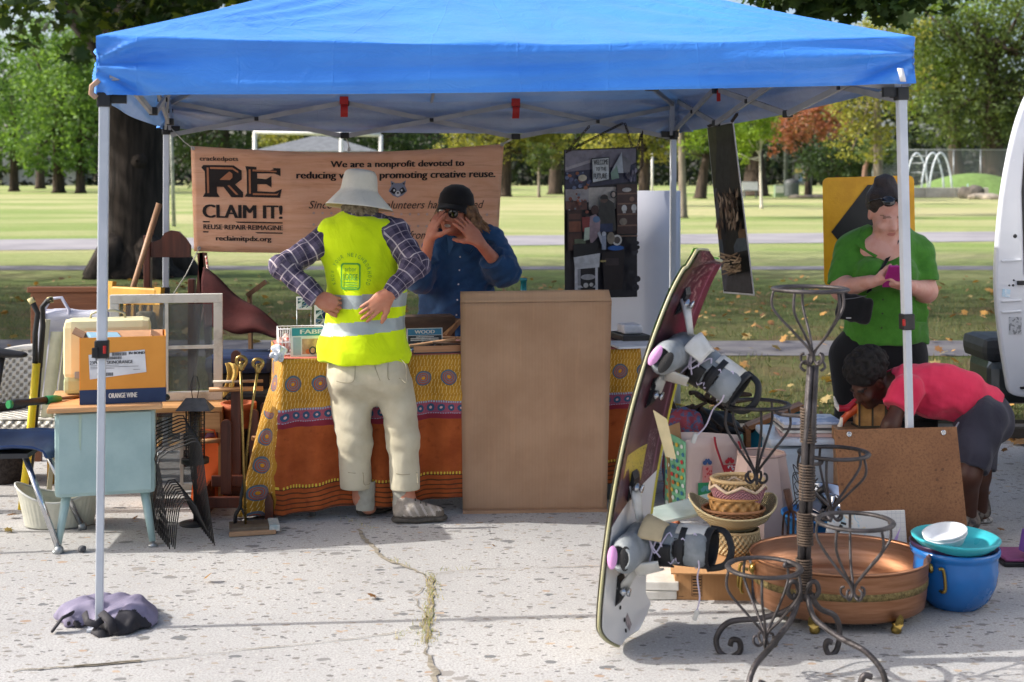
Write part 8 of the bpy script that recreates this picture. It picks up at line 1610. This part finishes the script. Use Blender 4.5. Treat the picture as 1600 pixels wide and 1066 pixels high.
mb = MB(); mb.tube(curve([fg(1)(.52, .97) + V((0, 0, .02)), fg(1)(.54, .9) - V((0, .015, 0)), fg(1)(.66, .62) - V((0, .03, 0)), fg(1)(.80, .36) - V((0, .03, 0)), fg(1)(.92, .40) - V((0, .02, 0))], 6), .009, 8, sq=.25); mb.build('ribbon', mat('#c22f3a', r=.4), gb, world=True)
mb = MB(); mb.tube(curve([fg(1)(.95, .95), fg(1)(1.0, .8) - V((0, .02, 0)), fg(1)(.98, .6) - V((0, .03, 0))], 6), .008, 8, sq=.3); mb.build('ribbon', mat('#c22f3a', r=.4), gb, world=True)
s = SD(.02); c = PZ(1120, 6.32, .27); s.ell(c, (.1, .06, .05)); s.disp = wrinkle(.012, 50, 4); vs, fs = s.mesh(c - V((.16, .12, .12)), c + V((.16, .12, .12)), .008); tag(mesh_np('tissue_paper', vs, fs, mat('#d6dad8', r=.7, c2='#8fb89a', vs=14), loc=c, world=True), 'crumpled tissue paper in the mouth of the gift bag', 'tissue paper')
lsh = thing('lampshade', 'pale pink panelled lampshade standing on the pavement', 'lampshade', PZ(1190, 5.62, 0)); mb = MB(); zl = P(0, 708, 5.62).z; n8 = 10
for i in range(n8):
    a0, a1 = 6.28318 * i / n8 + .2, 6.28318 * (i + 1) / n8 + .2; mb.sheet(lambda u, v, a0=a0, a1=a1: (lambda r, a: (r * math.cos(a0) * (1 - u) + r * math.cos(a1) * u, r * math.sin(a0) * (1 - u) + r * math.sin(a1) * u, .01 + (zl - .01) * v))(.172 + (.100 - .172) * v ** .92, 0), 3, 8, smooth=False)
t = MT('shade_cloth'); co = t.coord('Object'); t.color(t.mix(t.noise(co, 5, 3).ss(.3, .7), '#dcc6bc', '#d2b8ae')); t.set(r=.9); t.bump(t.noise(t.coord('Object', (1, 1, .05)), 260, 1), .25, .003); t.translucent(.25, '#e6d2c6'); mb.build('shade', t.m, lsh, solid=.002)
mb = MB()
for rr, z in ((.172, .012), (.100, zl)): mb.tube([(rr * math.cos(6.28318 * i / n8 + .2), rr * math.sin(6.28318 * i / n8 + .2), z) for i in range(n8)], .005, 6, closed=True)
mb.build('trim', mat('#c4a69b', r=.8), lsh)
ptb = thing('storage_tub', 'clear plastic storage tub carrying a pile of magazines', 'tub', PZ(1268, 6.15, 0)); CLR = mat('#b9c6d2', r=.3, c2='#a9b8c6', vs=3, al=.82, spec=.6); MB().box((0, 0, .18), (.40, .34, .34), bev=.03).build('body', CLR, ptb); mb = MB(); mb.box((0, 0, .375), (.45, .38, .03), bev=.012); mb.build('lid', mat('#c3ccd6', r=.3), ptb)
z = .391; r = random.Random(3)
for i, (cc_, hh, lab) in enumerate((('#c9a9a0', .016, 'pink edged magazine at the bottom of the pile'), ('#d6d4cc', .012, 'cream magazine in the pile'), ('#5a5450', .008, 'dark thin booklet in the pile'), ('#cfc8c0', .014, 'grey magazine under the top one'), ('#c9d0e2', .010, 'blue and white magazine on top of the pile'))):
    mb = MB(); mb.box((0, 0, hh / 2), (.27, .22, hh), (0, 0, r.uniform(-.15, .15)), bev=.002); tag(mb.build('magazine', mat(cc_, r=.4, c2='#8fa3c9' if i == 4 else None, vs=14, lo=.48, hi=.56), loc=PZ(1262, 6.12, z)), lab, 'magazine', 'magazines piled on the storage tub'); z += hh + .0015
# teal drawer
dr_ = thing('drawer', 'wooden drawer painted turquoise inside standing on its end', 'drawer', PZ(1205, 6.65, 0)); q = lambda x, y: (PZ(x, 6.65, 0).x - dr_.location.x, P(0, y, 6.65).z); pl = [(q(1168, 0)[0], 0), (q(1250, 0)[0], 0), q(1250, 634), q(1168, 668)]; mb = MB(); mb.prism(pl, -.01, .012); mb.build('panel', mat('#1f93a8', r=.5, c2='#1b8397', vs=5), dr_)
mb = MB(); a, b_ = V((pl[3][0] - .012, -.05, pl[3][1] + .012)), V((pl[2][0], -.05, pl[2][1] + .012)); mb.bar(a, b_, .022, .10, up=V((0, 1, 0))); mb.bar(V((pl[3][0] - .012, -.05, 0)), a, .022, .10, up=V((0, 1, 0))); mb.build('edge', wood('#a8754a', '#8a5a36', 0), dr_)
# toy figure, amber lantern, black box
c = PZ(1322, 5.98, .452); fg_ = thing('toy_figure', 'red and orange figurine with a white tip beside the amber lantern', 'figurine', c); q = lambda x, y: P(x, y, 5.98); s = SD(.008); s.chain([q(1312, 668), q(1318, 655), q(1328, 645), q(1345, 634)], [.012, .014, .017, .022]); s.build('lower', [mat('#c9552a', r=.4), mat('#d9d2c6', r=.5)], fg_, c - V((.12, .08, .06)), c + V((.14, .08, .16)), .004, mi=lambda p: (p[:, 0] < c.x - .018).astype(int) * (p[:, 2] < c.z + .035).astype(int))
s = SD(.008); s.chain([q(1306, 632), q(1312, 638), q(1325, 638), q(1342, 622)], [.006, .013, .015, .013]); s.cap(q(1307, 634), q(1303, 620), .009, .004); s.build('upper', [mat('#b82438', r=.4), mat('#dcd6cc', r=.5)], fg_, c - V((.12, .08, .06)), c + V((.14, .08, .2)), .004, mi=lambda p: (p[:, 0] < c.x - .035).astype(int))
s = SD(.01); b = PZ(1322, 5.98, .0); MBx = MB(); ab = thing('wooden_crate', 'plain wooden crate carrying the figurine and lantern', 'crate', PZ(1360, 6.0, 0)); MB().box((-.02, 0, .225), (.30, .22, .44), bev=.006).build('body', wood('#8d6a48', '#6d4f34', 0), ab)
la = thing('lantern', 'square lantern with amber glass panels', 'lantern', PZ(1358, 5.98, .448), .1); MB().box((0, 0, .055), (.118, .08, .10)).build('glass', mat('#b98a4a', r=.35, c2='#8f6430', vs=14), la); mb = MB()
for x in (-.06, -.0, .06): mb.box((x, -.041, .055), (.007, .007, .106))
for z_ in (.003, .107): mb.box((0, 0, z_), (.132, .094, .007))
mb.build('frame', mat('#4a4438', r=.5, me=.4), la)
bb = thing('storage_box', 'black box behind the bending child', 'box', PZ(1415, 6.3, 0)); MB().box((0, 0, .22), (.24, .22, .44), bev=.01).build('body', mat('#161719', r=.5), bb); MB().box((0, 0, .445), (.26, .24, .022), bev=.006).build('lid', mat('#1f2022', r=.4), bb)
# blue basin with pans, garden fork
bs = thing('basin', 'bright blue plastic basin holding kitchen pans', 'basin', PZ(1284, 5.42, 0)); mb = MB(); mb.lathe([(.10, 0), (.14, .15), (.155, .19), (.162, .19), (.162, .2), (.15, .2), (.13, .15), (.001, .02)], 36); mb.build('tub', mat('#1f7fc9', r=.35), bs)
pn = thing('saucepan', 'shiny steel saucepan with a black handle in the blue basin', 'pan', PZ(1288, 5.42, .06)); mb = MB(); mb.lathe([(.10, 0), (.118, .02), (.12, .15), (.125, .155), (.115, .155), (.11, .02), (.001, .01)], 32, M=TRS((0, 0, .06), (.35, .1, 0))); mb.build('pan', mat('#c9cbce', r=.15, me=1), pn); mb = MB(); mb.tube([(-.02, -.10, .2), (-.06, -.14, .25), (-.03, -.16, .28)], .014, 8); mb.build('handle', BLK, pn); mb = MB(); mb.lathe([(.10, .19), (.05, .215), (.012, .22), (.016, .24), (.001, .245)], 28, M=TRS((0, 0, 0), (.35, .1, 0))); mb.build('lid', mat('#b9bcc0', r=.2, me=1), pn)
wk = thing('wire_whisk', 'tangle of thin black wire beside the saucepan', 'wire', PZ(1258, 5.5, .2)); mb = MB(); r = random.Random(9)
for i in range(7): mb.tube(curve([(r.uniform(-.06, .06), r.uniform(-.05, .05), r.uniform(-.02, .16)) for _ in range(6)], 6), .0022, 5)
mb.tube([(0, 0, -.2), (0, 0, .05)], .004, 5); mb.build('wires', BLK, wk)
gf = thing('garden_fork', 'rusty hand fork standing beside the lampshade', 'fork', PZ(1234, 5.1, .0)); RST = mat('#5a3e30', r=.8, c2='#3c2a22', vs=20, bump=.5); q = lambda x, y: P(x, y, 5.1); mb = MB(); mb.tube([q(1229, 765), q(1234, 790), q(1236, 800)], [.013, .011, .008], 8)
for x in (-12, -4, 4, 11): mb.tube(curve([q(1236, 798), q(1236 + x * .8, 803), q(1236 + x, 815), q(1235 + x * 1.05, 850), V((q(1235 + x * 1.1, 0).x, 5.1, .0))], 5), .0048, 6)
mb.build('fork', RST, gf, world=True)
# dark pile behind the wakeboard
b = PZ(1112, 6.75, 0); s = SD(.05); s.ell(b + V((0, 0, .18)), (.17, .13, .2)); s.ell(b + V((-.08, 0, .33)), (.10, .1, .08)); s.disp = wrinkle(.018, 26, 6); s.cut(b, (0, 0, -1), .4); vs, fs = s.mesh(b - V((.3, .25, .01)), b + V((.3, .25, .55)), .01); tag(mesh_np('sack', vs, fs, mat('#1d1c1e', r=.6, c2='#121214', vs=9), loc=b, world=True), 'crumpled black sack behind the gift bag', 'sack')
dw = thing('driftwood', 'tangle of dark curled driftwood on the black sack', 'driftwood', PZ(1090, 6.6, .38)); mb = MB(); r = random.Random(12)
for i in range(12): x0 = r.uniform(-.14, .10); pts = [(x0 + .05 * k * r.uniform(.3, 1.2), r.uniform(-.05, .05), -.10 + .02 * i + r.uniform(-.04, .06)) for k in range(5)]; mb.tube(curve(pts, 4), [.012 - .0003 * j for j in range(17)], 7)
mb.build('branches', mat('#4a3a2e', r=.8, c2='#2e241d', vs=16, bump=.6), dw)
b = PZ(1066, 6.45, 0); s = SD(.04); s.box(b + V((0, 0, .2)), (.085, .08, .2), None, .04); s.ell(b + V((.01, 0, .40)), (.08, .07, .05)); s.disp = wrinkle(.012, 34, 3); vs, fs = s.mesh(b - V((.16, .16, .0)), b + V((.18, .16, .5)), .008); tag(mesh_np('textile_roll', vs, fs, mat('#8a3a44', r=.9, c2='#4a5a78', vs=34, lo=.46, hi=.56, bump=.5), loc=b, world=True), 'folded red and blue patterned textile behind the wakeboard', 'textile')
q3 = [P(1040, 668, 6.33), P(1062, 660, 6.36), P(1080, 700, 6.30), P(1052, 706, 6.28)]; q3[2].z = .26; q3[3].z = .25; slab('cardboard_scrap', 'small torn cardboard piece behind the gift bag', 'cardboard', [q3[0], q3[1], PZ(1078, 6.3, .0), PZ(1046, 6.28, .0)], .005, CT)
# ---------------------------------------------------------------- purple tray and box, sign, van
b = PZ(1588, 5.44, 0); mb = MB(); mb.box((0, .0, .010), (.17, .20, .018), bev=.004); o = thing('tray', 'black and mauve flat tray on the pavement at the right edge', 'tray', b); mb.build('base', BLK, o); MB().box((0, 0, .026), (.15, .18, .012), bev=.004).build('liner', mat('#8f4a78', r=.5), o)
b = PZ(1622, 5.36, .034); mb = MB(); mb.box((0, 0, .055), (.10, .10, .09), (0, .2, .2), bev=.006); tag(mb.build('purple_box', mat('#6d4a9a', r=.5), loc=b), 'small purple box tilted on the mauve tray', 'box')
sg = thing('road_sign', 'yellow road sign with a black chevron behind the person in green', 'sign', PZ(1357, 6.85, 0)); q = lambda x, y, Y=6.85: P(x, y, Y)
def rrect(x0, y0, x1, y1, r): return [(cx + r * math.cos(a), cy + r * math.sin(a)) for cx, cy, a0 in ((x1 - r, y1 - r, 0), (x0 + r, y1 - r, 1.571), (x0 + r, y0 + r, 3.1416), (x1 - r, y0 + r, 4.712)) for a in [a0 + i * .3927 for i in range(5)]]
A_, B_, C_ = q(1285, 278), q(1428, 274), q(1288, 448); ux = (B_ - A_).normalized(); uz = (A_ - C_).normalized(); w_, h_ = (B_ - A_).length, (A_ - C_).length; Ms = basis(C_, ux, ux.cross(uz) * -1, uz); mb = MB(); mb.prism(rrect(0, 0, w_, h_, .03), -.001, .002, M=Ms); mb.build('plate', mat('#d9a012', r=.45, c2='#c98f0e', vs=7, bump=.2, bs=60), sg, world=True)
fs3 = lambda x, y: A_ + ux * ((x - 1285) / 143 * w_) + uz * ((y + 278) / 170 * h_) + V((0, -.004, 0)); mb = MB(); mb.poly([(1355, -291), (1418, -291), (1360, -363), (1418, -437), (1355, -437), (1297, -363)][::-1], 0, fs3); mb.build('chevron', mat('#17181a', r=.4), sg, world=True)
mb = MB(); mb.box((w_ / 2 - C_.x * 0, 0, 0), (.05, .03, .01)); 
MB().box((C_.x + w_ / 2 - sg.location.x, .02, (A_.z) / 2), (.05, .03, A_.z)).build('post', STEEL, sg)
van = thing('van', 'white van at the right edge with its door swung open', 'van', V((3.7, 5.0, 0))); WV = mat('#d6d9de', r=.25, c2='#cdd0d6', vs=2, coat=.5); Yd = 6.72; q = lambda x, y: (P(x, y, Yd).x, P(x, y, Yd).z)
outl = curve([V((*q(1608, 622), 0)), V((*q(1580, 615), 0)), V((*q(1572, 585), 0)), V((*q(1562, 520), 0)), V((*q(1556, 450), 0)), V((*q(1558, 380), 0)), V((*q(1566, 300), 0)), V((*q(1580, 225), 0)), V((*q(1596, 170), 0)), V((*q(1612, 140), 0)), V((*q(1640, 128), 0))], 5)
pl = [(p.x, p.y) for p in outl] + [(2.85, P(0, 128, Yd).z), (2.85, P(0, 622, Yd).z)]; mb = MB(); mb.prism(pl, Yd, Yd + .05); dor = mb.build('door', WV, van, world=True, bev=.012)
mb = MB(); mb.prism([q(1596, 300), q(1600, 240), q(1612, 180), q(1680, 176), q(1680, 430), q(1600, 430)], Yd - .006, Yd - .001); mb.build('window_seal', BLK, dor, world=True); mb = MB(); mb.prism([q(1604, 300), q(1608, 245), q(1620, 190), q(1676, 186), q(1676, 420), q(1606, 420)], Yd - .010, Yd - .007); mb.build('pane', mat('#2b3138', r=.08), dor, world=True)
mb = MB(); mb.box((P(1594, 0, Yd).x, Yd - .008, P(0, 442, Yd).z), (.035, .016, .022), bev=.004); 
for x, y, r_ in ((1583, 446, .006), (1584, 438, .005), (1586, 369, .010), (1577, 446, .005)): mb.lathe([(.001, .002), (r_, .001), (r_, -.001)], 10, M=TRS((P(x, 0, Yd).x, Yd - .001, P(0, y, Yd).z), (math.radians(90), 0, 0)))
mb.build('latch', BLK, dor, world=True); mb = MB(); mb.box((P(1572, 0, Yd).x, Yd - .002, P(0, 458, Yd).z), (.04, .002, .04), (0, .1, 0)); mb.build('sticker', mat('#a9cbe0', r=.4, c2='#dfe6ea', vs=50), dor, world=True); mb = MB(); mb.box((P(1586, 0, Yd).x, Yd - .002, P(0, 509, Yd).z), (.062, .002, .088)); mb.build('data_label', mat('#b9bcc0', r=.4, c2='#7d8084', vs=80, lo=.5, hi=.56), dor, world=True)
for y in (407, 470, 487): mb = MB(); mb.box((P(1580, 0, Yd).x, Yd - .004, P(0, y, Yd).z), (.10, .012, .012), (0, -.06, 0), bev=.005); mb.build('pressing', WV, dor, world=True)
mb = MB(); mb.box((P(1598, 0, Yd).x, Yd - .006, P(0, 606, Yd).z), (.03, .012, .012), bev=.003); mb.build('door_stop', BLK, dor, world=True)
X0 = P(1612, 0, 7.05).x; mb = MB(); mb.box((3.72, 4.85, 1.15), (1.9, 4.5, 1.5), bev=.12); mb.build('body', WV, van, world=True); MB().box((3.72, 5.2, .40), (1.75, 4.4, .3), bev=.02).build('underbody', mat('#141416', r=.7), van, world=True)
bm_ = MB(); xb_ = P(1540, 0, 7.1).x; bm_.box((xb_ + 1.1, 7.30, .64), (2.2, .40, .13), bev=.05); bm_.build('bumper_top', mat('#2a2d31', r=.5), van, world=True); bm_ = MB(); bm_.box((xb_ + 1.11, 7.30, .47), (2.16, .36, .24), bev=.05); bm_.build('bumper', mat('#5a5f62', r=.18, me=.7), van, world=True)
for x in (2.84, 4.6):
    for yy in (6.55, 3.4): mb = MB(); mb.lathe([(.2, -.1), (.33, -.11), (.35, -.08), (.35, .08), (.33, .11), (.2, .1)], 32, M=TRS((x, yy, .35), (0, math.radians(-90), 0))); wh = mb.build('wheel', mat('#1a1a1b', r=.8), van, world=True); mb = MB(); mb.lathe([(.001, .06), (.1, .07), (.2, .09), (.21, .05)], 24, M=TRS((x, yy, .35), (0, math.radians(-90), 0))); mb.build('rim', STEEL, wh, world=True)
